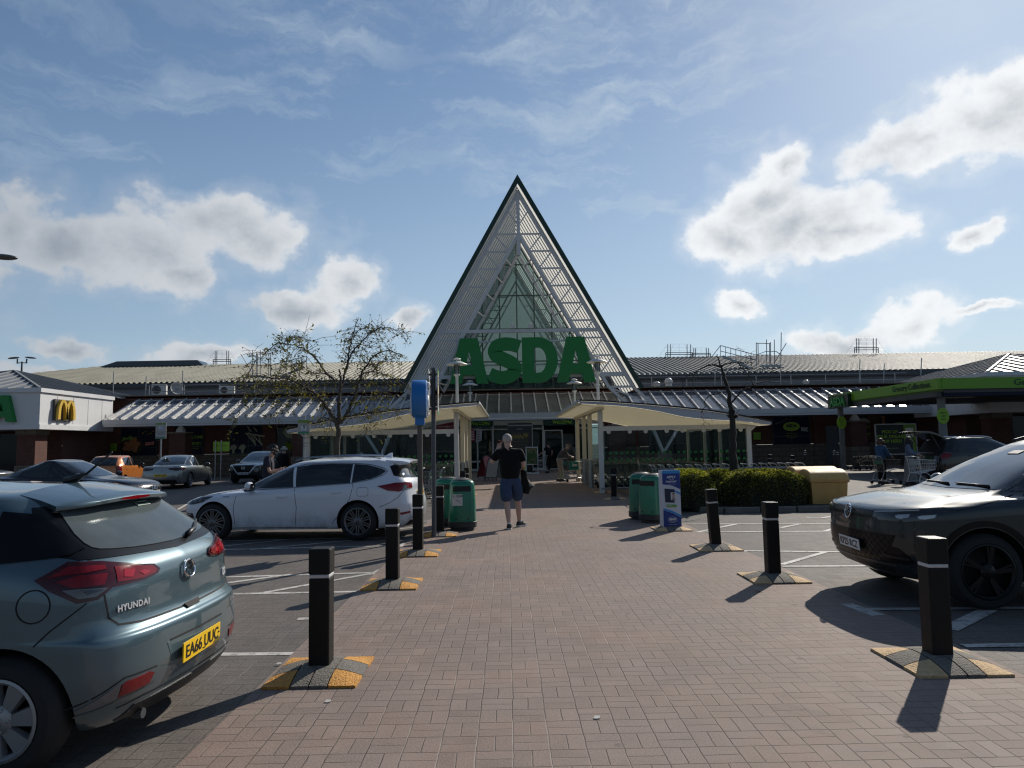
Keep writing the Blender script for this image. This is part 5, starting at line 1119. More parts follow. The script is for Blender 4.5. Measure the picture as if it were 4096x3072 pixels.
# ================================================================ boards by the doors
def totem():
    t = thing('media_totem', 'tall black advertising totem with a dark poster reading WIN between the doors', 'advertising totem', (at(520, 440, 43).x, 43, 0)); w_ = 1.45
    MB().box((0, 0, 1.42), (w_, .25, 2.84)).build('case', mat('totem_black', (.008, .008, .008), .4), t); MB().box((0, -.02, 2.92), (w_, .3, .1)).build('cap', mat('totem_black', (.008, .008, .008), .4), t); MB().box((0, -.13, 2.8), (w_, .02, .02)).build('trim', white_metal, t)
    s_ = MB().box((.02, -.13, 1.45), (.98, .02, 1.9)).build('screen', mat('totem_screen', (.03, .024, .016), .35), t); gold = mat('print_gold', (.30, .22, .03), .6)
    text('WIN', .36, gold, s_, (-.15, -.145, 2.12), bold=.006, ext=.002, shear=.15); text('Smart Media', .07, white_vinyl, t, (0, -.135, 2.6), ext=.002)
    for k, q in enumerate(('the weekly shop', 'for a whole year', 'Cheapest', 'and', 'Tastiest')): text(q, .13, mat('print_brown', (.13, .10, .06), .6), s_, (0, -.145, 1.85-k*.19), ext=.002)
    for k in range(5): MB().ball((.28+.09*(k % 3), -.14, 2.28-.07*(k//2)), .05, 10, 6, (1, .2, 1)).build('print', gold, s_)
totem()
def aboard(label, px, d, rz, front, frame, h=1.22, w_=.62):
    c = at(px/4, 475, d); t = thing('a_board', label, 'A-board', (c.x, d, 0), rz, 'folding A-boards outside the entrance')
    for s in (-1, 1):
        R_ = Matrix.Rotation(s*radians(-17), 4, 'X'); M = Matrix.Translation((0, s*.36, 0)) @ Matrix.Rotation(s*radians(17), 4, 'X')
        pts = [(-w_/2, .16), (w_/2, .16), (w_/2, h-.2)]+[(w_/2*cos(a), h-.2+.2*sin(a)) for a in [pi*k/10 for k in range(1, 10)]]+[(-w_/2, h-.2)]
        MB().prism([(p[0]*.92, p[1]*.98) for p in pts], M @ Matrix.Rotation(pi/2, 4, 'X') @ Matrix.Translation((0, 0, -.008)), .016).build('panel', front if s < 0 else front, t)
        b = MB(); q = [M @ Vector((p[0], 0, p[1])) for p in pts]; b.tube([M @ Vector((-w_/2, 0, 0))]+[q[-1]]+list(reversed(q[2:-1]))+[M @ Vector((w_/2, 0, 0))], .018, 6); b.bar(M @ Vector((-w_/2, 0, .18)), M @ Vector((w_/2, 0, .18)), .03); b.build('frame', frame, t)
    return t
aboard('dark red A-board with an arched top, left of the entrance', 1945, 34.5, .95, red, black_plastic); 
ab = aboard('A-board with a white printed panel beside the dark red one', 1978, 33.2, -.55, mat('aboard_white', (.42, .43, .44), .5), black_plastic, 1.15)
def stand_poster():
    c = at(2128/4, 460, 41); t = thing('poster_stand', 'freestanding food poster in a pale frame behind the walking man', 'poster stand', (c.x, 41, 0)); w_, z0, z1 = .66, .52, 1.5
    MB().box((0, 0, (z0+z1)/2), (w_, .03, z1-z0)).build('poster', mat('poster_green', (.03, .09, .012), .5, var=.4, vs=4), t)
    for k in range(16): MB().prism(oval(rnd.uniform(-.25, .25), rnd.choice((rnd.uniform(.6, .8), rnd.uniform(1.2, 1.42))), .07, .06, 10), Matrix(((1, 0, 0, 0), (0, 0, -1, -.018-k*.001), (0, 1, 0, 0), (0, 0, 0, 1))), .002).build('print', mat('print_food', (.20, .15, .07), .6), t)
    f_ = MB()
    for x in (-w_/2, w_/2): f_.box((x, 0, .78), (.05, .06, 1.52))
    for z in (z0, z1): f_.box((0, 0, z), (w_, .06, .05))
    f_.box((0, 0, .03), (.8, .5, .06)); f_.build('frame', white_metal, t)
stand_poster()
for px, py0, py1, d, lab in ((2096, 1862, 1907, 33.8, 'short lime green post cover beside the walking man'), (2246, 1868, 1900, 35.5, 'short lime green post cover behind the old man in the cap')):
    c = at(px/4, 470, d); z1 = at(px/4, py0/4, d).z; t = thing('post_cover', lab, 'post cover', (c.x, d, 0), 0, 'lime post covers near the doors'); MB().lathe([(.10, 0), (.10, z1-.03), (.08, z1)], 14).build('sleeve', lime, t, smooth=40); MB().lathe([(.103, z1*.55), (.103, z1*.7)], 14, caps=False).build('band', w_txt, t, smooth=40)
fb = thing('hanging_banner', 'red and white banners hanging beside the left entrance doors', 'banner', (at(1905/4, 430, 44.4).x, 44.4, 0)); 
for k, (m, x, w_) in enumerate(((red, -.28, .42), (mat('banner_white', (.45, .45, .45), .6), .14, .36))):
    p = MB(); z0, z1 = 1.85-.0*k, 2.72; p.sheet([[Vector((x+w_*(u-.5)+.05*(v)*(1 if k else -1), .04*sin(u*5+v*3), lerp(z0+.1*u, z1-.08*u, v))) for u in (0, .25, .5, .75, 1)] for v in (0, .33, .66, 1)]); o = p.build('banner', m, fb, smooth=True)
    for q in range(4): MB().box((x, -.06, 2.5-q*.15), (w_*.7, .01, .04)).build('lettering', white_vinyl if k == 0 else red, o)
b = MB(); b.cyl((-.5, .05, 2.74), (.35, .05, 2.74), .02, 6); b.build('rod', galv, fb)
# ================================================================ cars
glass_dark = mat('car_glass', (.006, .008, .010), .03, coat=.6, spec=.6); trim_blk = mat('car_trim', (.010, .010, .011), .42); gloss_blk = mat('car_gloss_black', (.005, .005, .006), .28, spec=.25)
arch_m = mat('wheel_arch', (.006, .006, .006), .9); tyre_m = mat('tyre', (.013, .013, .014), .8, var=.2, vs=14); lamp_red = mat('lamp_red', (.17, .002, .006), .12, coat=.3, spec=.4, var=.15, vs=9); lamp_dred = mat('lamp_dark_red', (.045, .002, .005), .12, coat=.3, spec=.4); lamp_clear = mat('lamp_clear', (.10, .10, .105), .1, coat=.8, var=.2, vs=14); lamp_dark = mat('lamp_smoked', (.018, .022, .027), .05, coat=.8); lamp_bright = mat('lamp_reflector', (.38, .40, .42), .12, metal=.5, coat=.6); seam_m = mat('panel_gap', (.004, .004, .005), .8)
alloy = mat('alloy_silver', (.36, .37, .38), .32, metal=.8); alloy_dark = mat('alloy_dark', (.09, .09, .095), .35, metal=.6); alloy_black = mat('alloy_black', (.006, .006, .0065), .35, spec=.3)
drl = mat('daytime_lamp', (.75, .76, .78), .15, coat=.5)
def paint(name, c, flake=.35, rough=.34, coat=1.0):
    m = mat(name, c, rough, metal=flake, coat=coat, spec=.5); b = m.node_tree.nodes['Principled BSDF']; N = NT(m.node_tree); co = N.node('ShaderNodeTexCoord').outputs['Object']
    N.put(b.inputs['Coat Roughness'], N.ramp(N.noise(co, 2.5, 5, .7), .35, .8, .02, .10)); z = N.sep(co)[2]     # road film, thicker low on the doors
    dirt = N.m('MULTIPLY', N.ramp(z, .62, .18), N.ramp(N.noise(co, 5, 6, .7), .3, .75)); N.put(b.inputs['Base Color'], N.mix(N.m('MULTIPLY', dirt, .55), c, (.10, .09, .08))); return m
def R_(z, yr, yf, wr, w, wf, rc=.25, fc=.32):
    zz = z if isinstance(z, (list, tuple)) else [z]*5; L = yf-yr; c = []
    def Z(i): 
        k = (0, 0, 0, .35, 1, 1.5, 2, 2.5, 3, 3.65, 4, 4, 4)[i]; j = min(3, int(k)); return lerp(zz[j], zz[j+1], k-j)
    y4, y8 = yr+rc+.10*L, yf-fc-.10*L
    for i, (x, y) in enumerate(((0, yr), (.55*wr, yr+.10*rc), (.87*wr, yr+.40*rc), (.985*wr, yr+rc), (wr+(w-wr)*.7, y4), (w, lerp(y4, y8, .3)), (w, lerp(y4, y8, .5)), (w, lerp(y4, y8, .7)), (wf+(w-wf)*.75, y8), (.985*wf, yf-fc), (.87*wf, yf-.40*fc), (.55*wf, yf-.10*fc), (0, yf))): c.append(Vector((x, y, Z(i))))
    return c
def Z0(r): return [Vector((0, p.y, p.z)) for p in r]
def shell(rows, nu=6, nv=5):
    V = [cr(r, nu) for r in rows]; n = len(V[0]); cols = [cr([V[j][i] for j in range(len(V))], nv) for i in range(n)]; m = len(cols[0])
    grid = [[cols[i][j] for i in range(n)] for j in range(m)]
    b = MB()
    full = [[p for p in row]+[Vector((-p.x, p.y, p.z)) for p in row[-2:0:-1]] for row in grid]; k = len(full[0])
    vs = [p for r in full for p in r]; fs = [(j*k+i, j*k+(i+1) % k, (j+1)*k+(i+1) % k, (j+1)*k+i) for j in range(m-1) for i in range(k)]; fs.append(tuple(range(k-1, -1, -1)))
    b.add(vs, fs); me = bpy.data.meshes.new('shell'); me.from_pydata([tuple(p) for p in b.v], [], b.f); bm = bmesh.new(); bm.from_mesh(me); bmesh.ops.remove_doubles(bm, verts=bm.verts, dist=.0008); bmesh.ops.dissolve_degenerate(bm, edges=bm.edges, dist=.0005); bmesh.ops.recalc_face_normals(bm, faces=bm.faces); bm.to_mesh(me); bv = BVHTree.FromBMesh(bm); bm.free(); return me, bv
def inside(p, poly):
    c = False; n = len(poly); x, y = p
    for i in range(n):
        a, b = poly[i], poly[i-1]
        if (a[1] > y) != (b[1] > y) and x < (b[0]-a[0])*(y-a[1])/(b[1]-a[1])+a[0]: c = not c
    return c
class Skin:                                 # lay shaped pieces onto a body surface
    def __init__(s, bv, root): s.bv = bv; s.root = root
    def hit(s, h, z, a):
        d = Vector((-sin(a), cos(a), 0)); hv = Vector((cos(a), sin(a), 0)); o = hv*h+Vector((0, 0, z))-d*6
        r = s.bv.ray_cast(o, d)
        if r[0] is None:
            q = s.bv.find_nearest(hv*h+Vector((0, 0, z))-d*2); return q[0], q[1]
        return r[0], r[1]
    def patch(s, pts, a, m, name, off=.004, step=.045, smooth=0, parent=None, thick=.008):
        a = radians(a); P = [(p[0]*cos(a)+p[1]*sin(a), p[2]) for p in pts]
        if smooth: P = [(q[0], q[1]) for q in cr([(p[0], p[1], 0) for p in P], smooth, True)]
        out = []
        for i in range(len(P)):
            p, q = P[i], P[(i+1) % len(P)]; n = max(1, int(hypot(q[0]-p[0], q[1]-p[1])/step))
            for k in range(n): out.append((lerp(p[0], q[0], k/n), lerp(p[1], q[1], k/n)))
        n0 = len(out); xs = [p[0] for p in out]; zs = [p[1] for p in out]; pts2 = [Vector(p) for p in out]
        x = min(xs)+step*.5
        while x < max(xs):
            z = min(zs)+step*.5
            while z < max(zs):
                if inside((x, z), out) and min((x-p[0])**2+(z-p[1])**2 for p in out) > (step*.45)**2: pts2.append(Vector((x, z)))
                z += step
            x += step
        r = geometry.delaunay_2d_cdt(pts2, [(i, (i+1) % n0) for i in range(n0)], [], 1, 1e-6); vs, es, fs = r[0], r[1], r[2]
        V3 = []; NN = []
        for v in vs: l, n = s.hit(v.x, v.y, a); V3.append(l+n*off); NN.append(n)
        cnt = {}
        for f in fs:
            for i in range(len(f)): e = (f[i], f[(i+1) % len(f)]); k = tuple(sorted(e)); cnt.setdefault(k, []).append(e)
        b = MB(); b.add(V3, fs); nv = len(V3); b.v += [V3[i]-NN[i]*thick for i in range(nv)]
        for k, e in cnt.items():
            if len(e) == 1: b.f.append((e[0][1], e[0][0], e[0][0]+nv, e[0][1]+nv)); b.mi.append(0)
        o = b.build(name, m, parent or s.root, smooth=40); return o
    def pair(s, pts, a, m, name, **k):
        p = k.pop('parent', None); p = p if isinstance(p, (list, tuple)) else (p, p)
        return s.patch(pts, a, m, name, parent=p[0], **k), s.patch([(-x, y, z) for x, y, z in pts][::-1], -a, m, name, parent=p[1], **k)
    def line(s, pts, a, w=.007, m=None, name='panel_gap', off=.0018, step=.05, closed=False, parent=None):
        a = radians(a); P = [Vector((p[0]*cos(a)+p[1]*sin(a), p[2])) for p in pts]; Q = []
        if closed: P.append(P[0])
        for p, q in zip(P, P[1:]):
            n = max(1, int((q-p).length/step)); Q += [p.lerp(q, k/n) for k in range(n)]
        Q.append(P[-1]); b = MB(); g = []
        for i, p in enumerate(Q):
            t = (Q[min(i+1, len(Q)-1)]-Q[max(i-1, 0)]).normalized(); n = Vector((-t.y, t.x))*w/2; row = []
            for e in (-1, 1): l, nn = s.hit(p.x+n.x*e, p.y+n.y*e, a); row.append(l+nn*off)
            g.append(row)
        b.sheet(g); return b.build(name, m or seam_m, parent or s.root, fix=False)
    def lines(s, pts, a, **k): s.line(pts, a, **k); s.line([(-x, y, z) for x, y, z in pts], -a, **k)
    def frame(s, x, y, z, a, lift=0):       # local frame on the surface: x along, y up, z out
        a = radians(a); l, n = s.hit(x*cos(a)+y*sin(a), z, a); u = Vector((0, 0, 1)); u = (u-n*u.dot(n)).normalized(); r = u.cross(n); return Matrix.Translation(l+n*lift) @ Matrix((r, u, n)).transposed().to_4x4()
def plate(sk, txt, y, z, a, m, w=.52, h=.111, tilt=0):
    F = sk.frame(0, y, z, a, .012); b = MB().box((0, 0, 0), (w, h, .008)); b.v = [F @ p for p in b.v]; o = b.build('number_plate', m, sk.root)
    me = textmesh(txt, .092, .001, .0015, res=4); xs = [v.co.x for v in me.vertices]; kx = w*.88/(max(xs)-min(xs)); ys = [v.co.y for v in me.vertices]; ky = h*.68/(max(ys)-min(ys)); cy = (max(ys)+min(ys))/2
    me.transform(F @ Matrix.Translation((0, 0, .0055)) @ Matrix.Diagonal((kx, ky, 1, 1)) @ Matrix.Translation((-(max(xs)+min(xs))/2, -cy, 0))); me.materials.clear(); me.materials.append(plate_black); link('lettering', me, o); return o
def make_wheel(Rt, Rr, W, n, mrim, style='double', cap=None):
    A = Matrix.Rotation(pi/2, 3, 'Y')        # lathe axis onto x; outside is +x
    b = MB(); b.lathe([(Rr, -W/2), (Rr+.01, -W/2-.004), (Rt-.04, -W/2), (Rt-.008, -W/2+.03), (Rt, -W/2+.06), (Rt, W/2-.06), (Rt-.008, W/2-.03), (Rt-.04, W/2), (Rr+.012, W/2+.006), (Rr, W/2-.004), (Rr*.96, W/2-.06), (Rr*.9, W/2-.14), (.10, W/2-.14), (.001, W/2-.14)], 44, (0, 0, 0), A, caps=False); w = b.build('wheel', tyre_m, None, smooth=35)
    b = MB(); b.lathe([(Rr+.003, W/2+.006), (Rr-.012, W/2+.010), (Rr-.03, W/2-.01), (Rr-.035, W/2-.06)], 44, (0, 0, 0), A, caps=False)
    b.lathe([(.001, W/2+.012), (.045, W/2+.010), (.075, W/2-.006), (.078, W/2-.05)], 24, (0, 0, 0), A, caps=False)
    x1, x0 = W/2+.002, W/2-.035
    def spoke(ang, w0, w1, r0, r1, sk=0):
        pts = [(r0, -w0), (r1, -w1+sk), (r1, w1+sk), (r0, w0)]; c, s = cos(ang), sin(ang); P = []
        for x in (x0, x1):
            for (r, t) in pts: k = 1 if x == x0 else .82; t2 = t*k+(sk*(1-k) if r == r1 else 0); P.append(Vector((x-(.012 if r == r0 else 0)*(x == x1)+.006*(r == r0), r*c-t2*s, r*s+t2*c)))
        b.add(P, [(0, 1, 2, 3), (7, 6, 5, 4), (0, 4, 5, 1), (1, 5, 6, 2), (2, 6, 7, 3), (3, 7, 4, 0)])
    for k in range(n):
        a = 2*pi*k/n
        if style == 'double': spoke(a-.02, .013, .011, .06, Rr-.012, -.048); spoke(a+.02, .013, .011, .06, Rr-.012, .048)
        elif style == 'broad': spoke(a, .028, .062, .05, Rr-.012, .03)
        else: spoke(a, .022, .028, .06, Rr-.012, .02); spoke(a+.16, .010, .012, .07, Rr-.012, .03)
    r = b.build('rim', mrim, w, smooth=30); 
    for k in range(5): MB().lathe([(.011, 0), (.011, .012), (.004, .016)], 8, (W/2-.006, .055*cos(2*pi*k/5), .055*sin(2*pi*k/5)), A).build('wheel_nut', mrim, r)
    MB().lathe([(.032, 0), (.030, .006), (.001, .009)], 18, (W/2+.010, 0, 0), A).build('hub_cap', cap or mrim, w, smooth=40); return w
def car(name, label, loc, rz, rows, pm, axles, Rt, track, wheel, group=None, nu=6, nv=5, arch=.045, cat='car'):
    t = thing(name, label, cat, loc, rz, group); me, bv = shell(rows, nu, nv); sk = Skin(bv, t); sk.t = t
    me.materials.append(pm); me.materials.append(arch_m); o = link('body', me, t); me.polygons.foreach_set('use_smooth', [True]*len(me.polygons))
    c = MB()
    for y in axles:
        for s in (-1, 1): c.cyl((s*(track-.16), y, Rt+.005), (s*(track+.5), y, Rt+.005), Rt+arch, 40)
    c.cur = 0; cu = c.build('cutter', [pm, arch_m], t); cu.data.polygons.foreach_set('material_index', [1]*len(cu.data.polygons))
    md = o.modifiers.new('arch', 'BOOLEAN'); md.operation = 'DIFFERENCE'; md.object = cu; md.solver = 'EXACT'; md.material_mode = 'TRANSFER' if hasattr(md, 'material_mode') else None
    bpy.context.view_layer.update(); dg = bpy.context.evaluated_depsgraph_get(); nm = bpy.data.meshes.new_from_object(o.evaluated_get(dg)); o.modifiers.clear(); o.data = nm; nm.set_sharp_from_angle(angle=radians(48)); cm = cu.data; bpy.data.objects.remove(cu); bpy.data.meshes.remove(cm)
    first = True
    for y in axles:
        for s in (-1, 1):
            w = wheel if first and wheel.parent is None and not wheel.get('used') else dup(wheel)
            wheel['used'] = 1; first = False; w.parent = t; w.location = (s*track, y, Rt); w.rotation_euler = (0, 0, 0 if s > 0 else pi); 
            if 'used' in w.keys() and w is not wheel: del w['used']
    sk.body = o
    for y in axles:      # arch lip follows the body
        pass
    return sk
def mirror(sk, x, y, z, pm, k=1.0):
    for s in (-1, 1):
        b = MB(); b.ball((s*(x+.10*k), y, z), .13*k, 16, 10, (.95, .62, .68)); o = b.build('door_mirror', pm, sk.t, smooth=True)
        MB().box((s*(x+.01), y+.01, z-.06*k), (.12*k, .07, .05)).build('stalk', trim_blk, o); MB().box((s*(x+.11*k), y-.072*k, z), (.17*k, .012, .12*k)).build('mirror_glass', glass_dark, o); MB().box((s*(x+.09*k), y+.01, z-.075*k), (.17*k, .12*k, .035)).build('lower_cover', trim_blk, o)
def handle(sk, y, z, m, w=.20):
    for s in (-1, 1):
        F = sk.frame(s*.9, y, z, 90*s, .018); b = MB().box((0, 0, 0), (w, .026, .022)); b.v = [F @ p for p in b.v]; o = bevel(b.build('door_handle', m, sk.t), .008)
def wiper(sk, pts, m=None):
    MB().tube(pts, .012, 6).build('wiper', m or trim_blk, sk.t)

# ---------------------------------------------------------------- blue hatchback (nearest left)
pm = paint('paint_steel_blue', (.078, .128, .155), .5, .33)
hw_ = make_wheel(.305, .205, .19, 7, mat('wheel_trim_silver', (.30, .31, .32), .38, metal=.6), 'broad')
hr = [R_(.20, -1.92, 1.93, .74, .80, .74, .26, .34), R_(.27, -1.975, 1.99, .80, .845, .79, .28, .36), R_(.42, -2.02, 2.02, .83, .862, .82, .30, .38), R_(.56, -2.02, 2.0, .835, .867, .82, .31, .38), R_([.65, .66, .66, .63, .62], -2.01, 1.98, .835, .867, .81, .31, .38),
      R_([.685, .70, .69, .67, .67], -1.98, 1.95, .832, .867, .81, .30, .38), R_([.75, .77, .76, .74, .73], -1.95, 1.90, .828, .866, .80, .28, .38), R_([.93, .92, .90, .87, .86], -1.93, 1.55, .815, .860, .76, .27, .3), R_([1.04, 1.045, .99, .965, .97], -1.875, 1.10, .77, .838, .70, .25, .2),
      R_([1.19, 1.20, 1.195, 1.19, 1.19], -1.68, .70, .675, .75, .62, .20, .16), R_([1.335, 1.37, 1.395, 1.40, 1.39], -1.475, .30, .575, .64, .55, .15, .14), R_([1.405, 1.425, 1.45, 1.455, 1.45], -1.38, .16, .45, .50, .42, .12, .1), Z0(R_([1.43, 1.452, 1.475, 1.475, 1.47], -1.32, .08, .3, .3, .3, .1, .1))]
hk = car('blue_hatchback', 'steel blue hatchback parked tail outwards, nearest car on the left', (-3.955, 4.67, 0), radians(86.6), hr, pm, (-1.41, 1.22), .305, .765, hw_, nu=9, nv=8)
def hatch_details(sk):
    t = sk.t
    tg = sk.patch([(-.76, -1.7, 1.13), (-.70, -1.8, 1.075), (0, -1.9, 1.05), (.70, -1.8, 1.075), (.76, -1.7, 1.13), (.57, -1.5, 1.345), (0, -1.45, 1.36), (-.57, -1.5, 1.345)], 0, gloss_blk, 'rear_window', off=.004, step=.035)
    sk.patch([(-.60, -1.8, 1.15), (-.50, -1.8, 1.105), (0, -1.8, 1.085), (.50, -1.8, 1.105), (.60, -1.8, 1.15), (.52, -1.55, 1.30), (.46, -1.55, 1.33), (0, -1.5, 1.345), (-.46, -1.55, 1.33), (-.52, -1.55, 1.30)], 0, mat('rear_glass_grey', (.075, .09, .095), .16, spec=.35, var=.3, vs=2.2), 'glass', off=.008, smooth=3, parent=tg, step=.035)
    for s in (-1, 1):
        sk.patch([(s*.8, .98, .995), (s*.7, .42, 1.31), (s*.66, .15, 1.365), (s*.64, -.28, 1.375), (s*.8, -.28, 1.01)][::s], 90*s, glass_dark, 'door_window')
        sk.patch([(s*.8, -.35, 1.015), (s*.64, -.35, 1.375), (s*.64, -.95, 1.36), (s*.7, -1.20, 1.335), (s*.8, -1.22, 1.065)][::s], 90*s, glass_dark, 'door_window')
        sk.patch([(s*.8, -1.25, 1.07), (s*.7, -1.23, 1.33), (s*.64, -1.40, 1.305), (s*.7, -1.55, 1.215), (s*.76, -1.70, 1.125), (s*.78, -1.66, 1.10)][::s], 80*s, gloss_blk, 'quarter_panel', off=.010, step=.028)
    sk.patch([(-.66, .98, 1.005), (0, 1.08, 1.0), (.66, .98, 1.005), (.53, .38, 1.36), (0, .3, 1.385), (-.53, .38, 1.36)], 180, glass_dark, 'windscreen')
    # tail lamps: clusters wrapping the corners
    lp_ = sk.pair([(.31, -1.93, .962), (.36, -1.93, .993), (.55, -1.90, 1.025), (.70, -1.86, 1.055), (.79, -1.74, 1.068), (.835, -1.57, .99), (.84, -1.66, .935), (.82, -1.80, .868), (.77, -1.88, .875), (.70, -1.91, .925), (.48, -1.935, .925), (.34, -1.935, .94)], 38, lamp_dred, 'tail_lamp', off=.012, step=.035, thick=.02)
    for s, par in ((1, lp_[0]), (-1, lp_[1])):
        f = lambda L: [(s*x, y, z) for x, y, z in L][::s]
        P = lambda L, m, n='lens', o=.0155, **k: sk.patch(f(L), s*38, m, n, off=o, step=.025, parent=par, **k)
        P([(.35, -1.93, .965), (.38, -1.93, .985), (.56, -1.9, 1.012), (.645, -1.88, 1.02), (.65, -1.89, .945), (.48, -1.93, .938), (.37, -1.93, .948)], lamp_red)
        P([(.41, -1.93, .962), (.46, -1.92, .978), (.50, -1.92, .972), (.47, -1.93, .952)], mat('lamp_bright_red', (.34, .006, .015), .12, coat=.3), o=.018); P([(.53, -1.92, .99), (.60, -1.9, 1.0), (.61, -1.9, .965), (.55, -1.91, .955)], MATS['lamp_bright_red'], o=.018)
        P([(.69, -1.86, 1.035), (.785, -1.73, 1.045), (.815, -1.62, .995), (.80, -1.70, 1.005), (.75, -1.79, 1.01), (.69, -1.865, 1.015)], lamp_red)
        P([(.70, -1.88, .995), (.77, -1.76, 1.0), (.805, -1.66, .975), (.79, -1.74, .945), (.72, -1.87, .945)], lamp_red)
        P([(.725, -1.905, .927), (.80, -1.78, .938), (.825, -1.72, .935), (.81, -1.80, .89), (.775, -1.87, .892)], lamp_clear, 'reversing_lens'); P([(.745, -1.9, .922), (.795, -1.8, .93), (.79, -1.83, .905)], lamp_dark, o=.018)
        sk.patch(f([(.46, -1.99, .425), (.50, -1.99, .44), (.64, -1.94, .432), (.665, -1.93, .418), (.68, -1.93, .36), (.49, -1.99, .375)]), s*25, lamp_red, 'rear_fog_lamp', off=.006, step=.03); sk.patch(f([(.672, -1.93, .425), (.72, -1.90, .41), (.80, -1.77, .33), (.78, -1.80, .322), (.69, -1.93, .355)]), s*40, lamp_clear, 'reflector', off=.006, step=.03)
        sk.line(f([(.44, -2.0, .452), (.66, -1.95, .455), (.70, -1.92, .435), (.83, -1.70, .325)]), s*32, w=.008); sk.line(f([(.44, -2.0, .36), (.67, -1.95, .345), (.80, -1.78, .30)]), s*32, w=.006, m=pm, name='bumper_lip', off=.010)
        sk.line(f([(.72, -1.8, 1.09), (.70, -1.86, 1.06)]), s*20, w=.008); sk.line(f([(.705, -1.9, .922), (.70, -1.92, .85), (.69, -1.93, .77), (.64, -1.95, .725), (.50, -1.97, .71), (0, -1.98, .703)]), s*8, w=.010)
        sk.line(f([(.82, -1.82, .865), (.855, -1.66, .74), (.865, -1.58, .665)]), s*62, w=.007)
        sk.line(f([(.86, -1.10, .36), (.86, -1.08, .62), (.86, -1.13, .80), (.85, -1.22, 1.04)]), s*90, w=.008); sk.line(f([(.86, -.31, .25), (.86, -.31, 1.0)]), s*90, w=.008); sk.line(f([(.86, .72, .25), (.86, .80, .60), (.84, .82, .97)]), s*90, w=.008)
    sk.line([(-.86+.0, -1.55+.082*cos(a), .862+.082*sin(a)) for a in [2*pi*k/28 for k in range(28)]], -90, w=.007, closed=True, name='fuel_flap')
    sk.patch([(-.35, -2, .555), (.35, -2, .555), (.31, -2, .46), (.29, -2, .385), (-.29, -2, .385), (-.31, -2, .46)], 0, mat('recess_blue', (.085, .135, .16), .4, metal=.4, coat=.6), 'plate_recess', off=.002); sk.line([(-.32, -2, .56), (.32, -2, .56)], 0, w=.014)
    pl_ = plate(sk, 'EA66 UUC', -2, .468, 0, yellow_plate); F = sk.frame(0, -2, .43, 0, .018); me = textmesh('Stoneacre', .018, .0005, .0003); me.transform(F); me.materials.append(plate_black); link('lettering', me, pl_)
    for x in (-.225, .232): F = sk.frame(x, -2, .468, 0, .017); b = MB().lathe([(.007, 0), (.006, .003), (.001, .004)], 10); b.v = [F @ p for p in b.v]; b.build('screw', plate_black, pl_)
    sk.patch([(-.55, -1.98, .285), (.55, -1.98, .285), (.62, -1.93, .222), (.50, -1.95, .203), (-.50, -1.95, .203), (-.62, -1.93, .222)], 0, trim_blk, 'valance', off=.006); sk.line([(-.66, -1.9, .30), (-.5, -1.98, .315), (.5, -1.98, .315), (.66, -1.9, .30)], 0, w=.007)
    F = sk.frame(.0, -1.97, .708, 0, .002); b = MB(); b.prism([(-.10, .012), (.10, .012), (.075, -.022), (-.075, -.022)], F, .003); b.build('handle_recess', seam_m, t)
    # spoiler with high brake lamp
    g = []
    for i in range(21):
        u = lerp(-1, 1, i/20); e = u*u; c = abs(u)**5
        g.append([Vector((u*.50, -1.20, 1.462-.045*e)), Vector((u*.535, -1.36, 1.437-.055*e)), Vector((u*.55, -1.50+.07*c, 1.405-.045*e)), Vector((u*.555, -1.575+.12*c, 1.382-.03*e)), Vector((u*.555, -1.583+.125*c, 1.372-.028*e)), Vector((u*.555, -1.578+.125*c, 1.352-.026*e)), Vector((u*.55, -1.53+.10*c, 1.338-.02*e)), Vector((u*.54, -1.46, 1.335-.02*e))])
    b = MB(); b.sheet(g); b.quad(*g[0]); b.quad(*g[-1]); b.build('spoiler', pm, t, smooth=50)
    b = MB(); b.sheet([[Vector((lerp(-.15, .15, i/8), -1.588, 1.363+dz*(1-.5*abs(i-4)/4))) for dz in (-.011, 0, .011)] for i in range(9)]); b.build('high_brake_lamp', lamp_red, t)
    # badge: ring with a slanted letter
    F = sk.frame(0, -1.9, .915, 0, .006); b = MB(); kx, ky = .068, .052
    b.tube([F @ Vector((kx*cos(2*pi*k/32), ky*sin(2*pi*k/32), .004)) for k in range(32)], .0075, 8, closed=True)
    for (p, q, w_) in (((-.028, -.036), (-.012, .040), .016), ((.016, -.042), (.034, .033), .016), ((-.020, -.006), (.026, .006), .014)): b.bar(F @ Vector((*p, .006)), F @ Vector((*q, .006)), w_, .008, up=F.to_3x3() @ Vector((0, 0, 1)))
    b.build('badge', chrome, t, smooth=40)
    for s_, x, z, sz, sp in (('HYUNDAI', -.53, .805, .047, 1.12), ('i20', .56, .80, .07, 1.0)):
        F = sk.frame(x, -1.9, z, 0, .004); me = textmesh(s_, sz, .003, .0012, res=3, space=sp); me.transform(F); me.materials.append(mat('badge_silver', (.62, .63, .65), .4, metal=.3)); link('badge_lettering', me, t)
    # wiper, aerial, sticker
    F = [sk.frame(x, -1.8, z, 0, .025).translation for x, z in ((.18, 1.085), (.28, 1.10), (.34, 1.105), (.55, 1.145))]; b = MB(); b.tube([F[0], F[1], F[2], F[3]], [.018, .017, .013, .006], 8); b.build('rear_wiper', trim_blk, t, smooth=True)
    b = MB(); b.tube([(0, -1.12, 1.466), (0, -1.20, 1.49), (0, -1.25, 1.515)], [.032, .022, .010], 10); b.tube([(0, -1.25, 1.51), (0, -1.42, 1.65)], [.008, .006], 8); b.build('aerial', trim_blk, t, smooth=True)
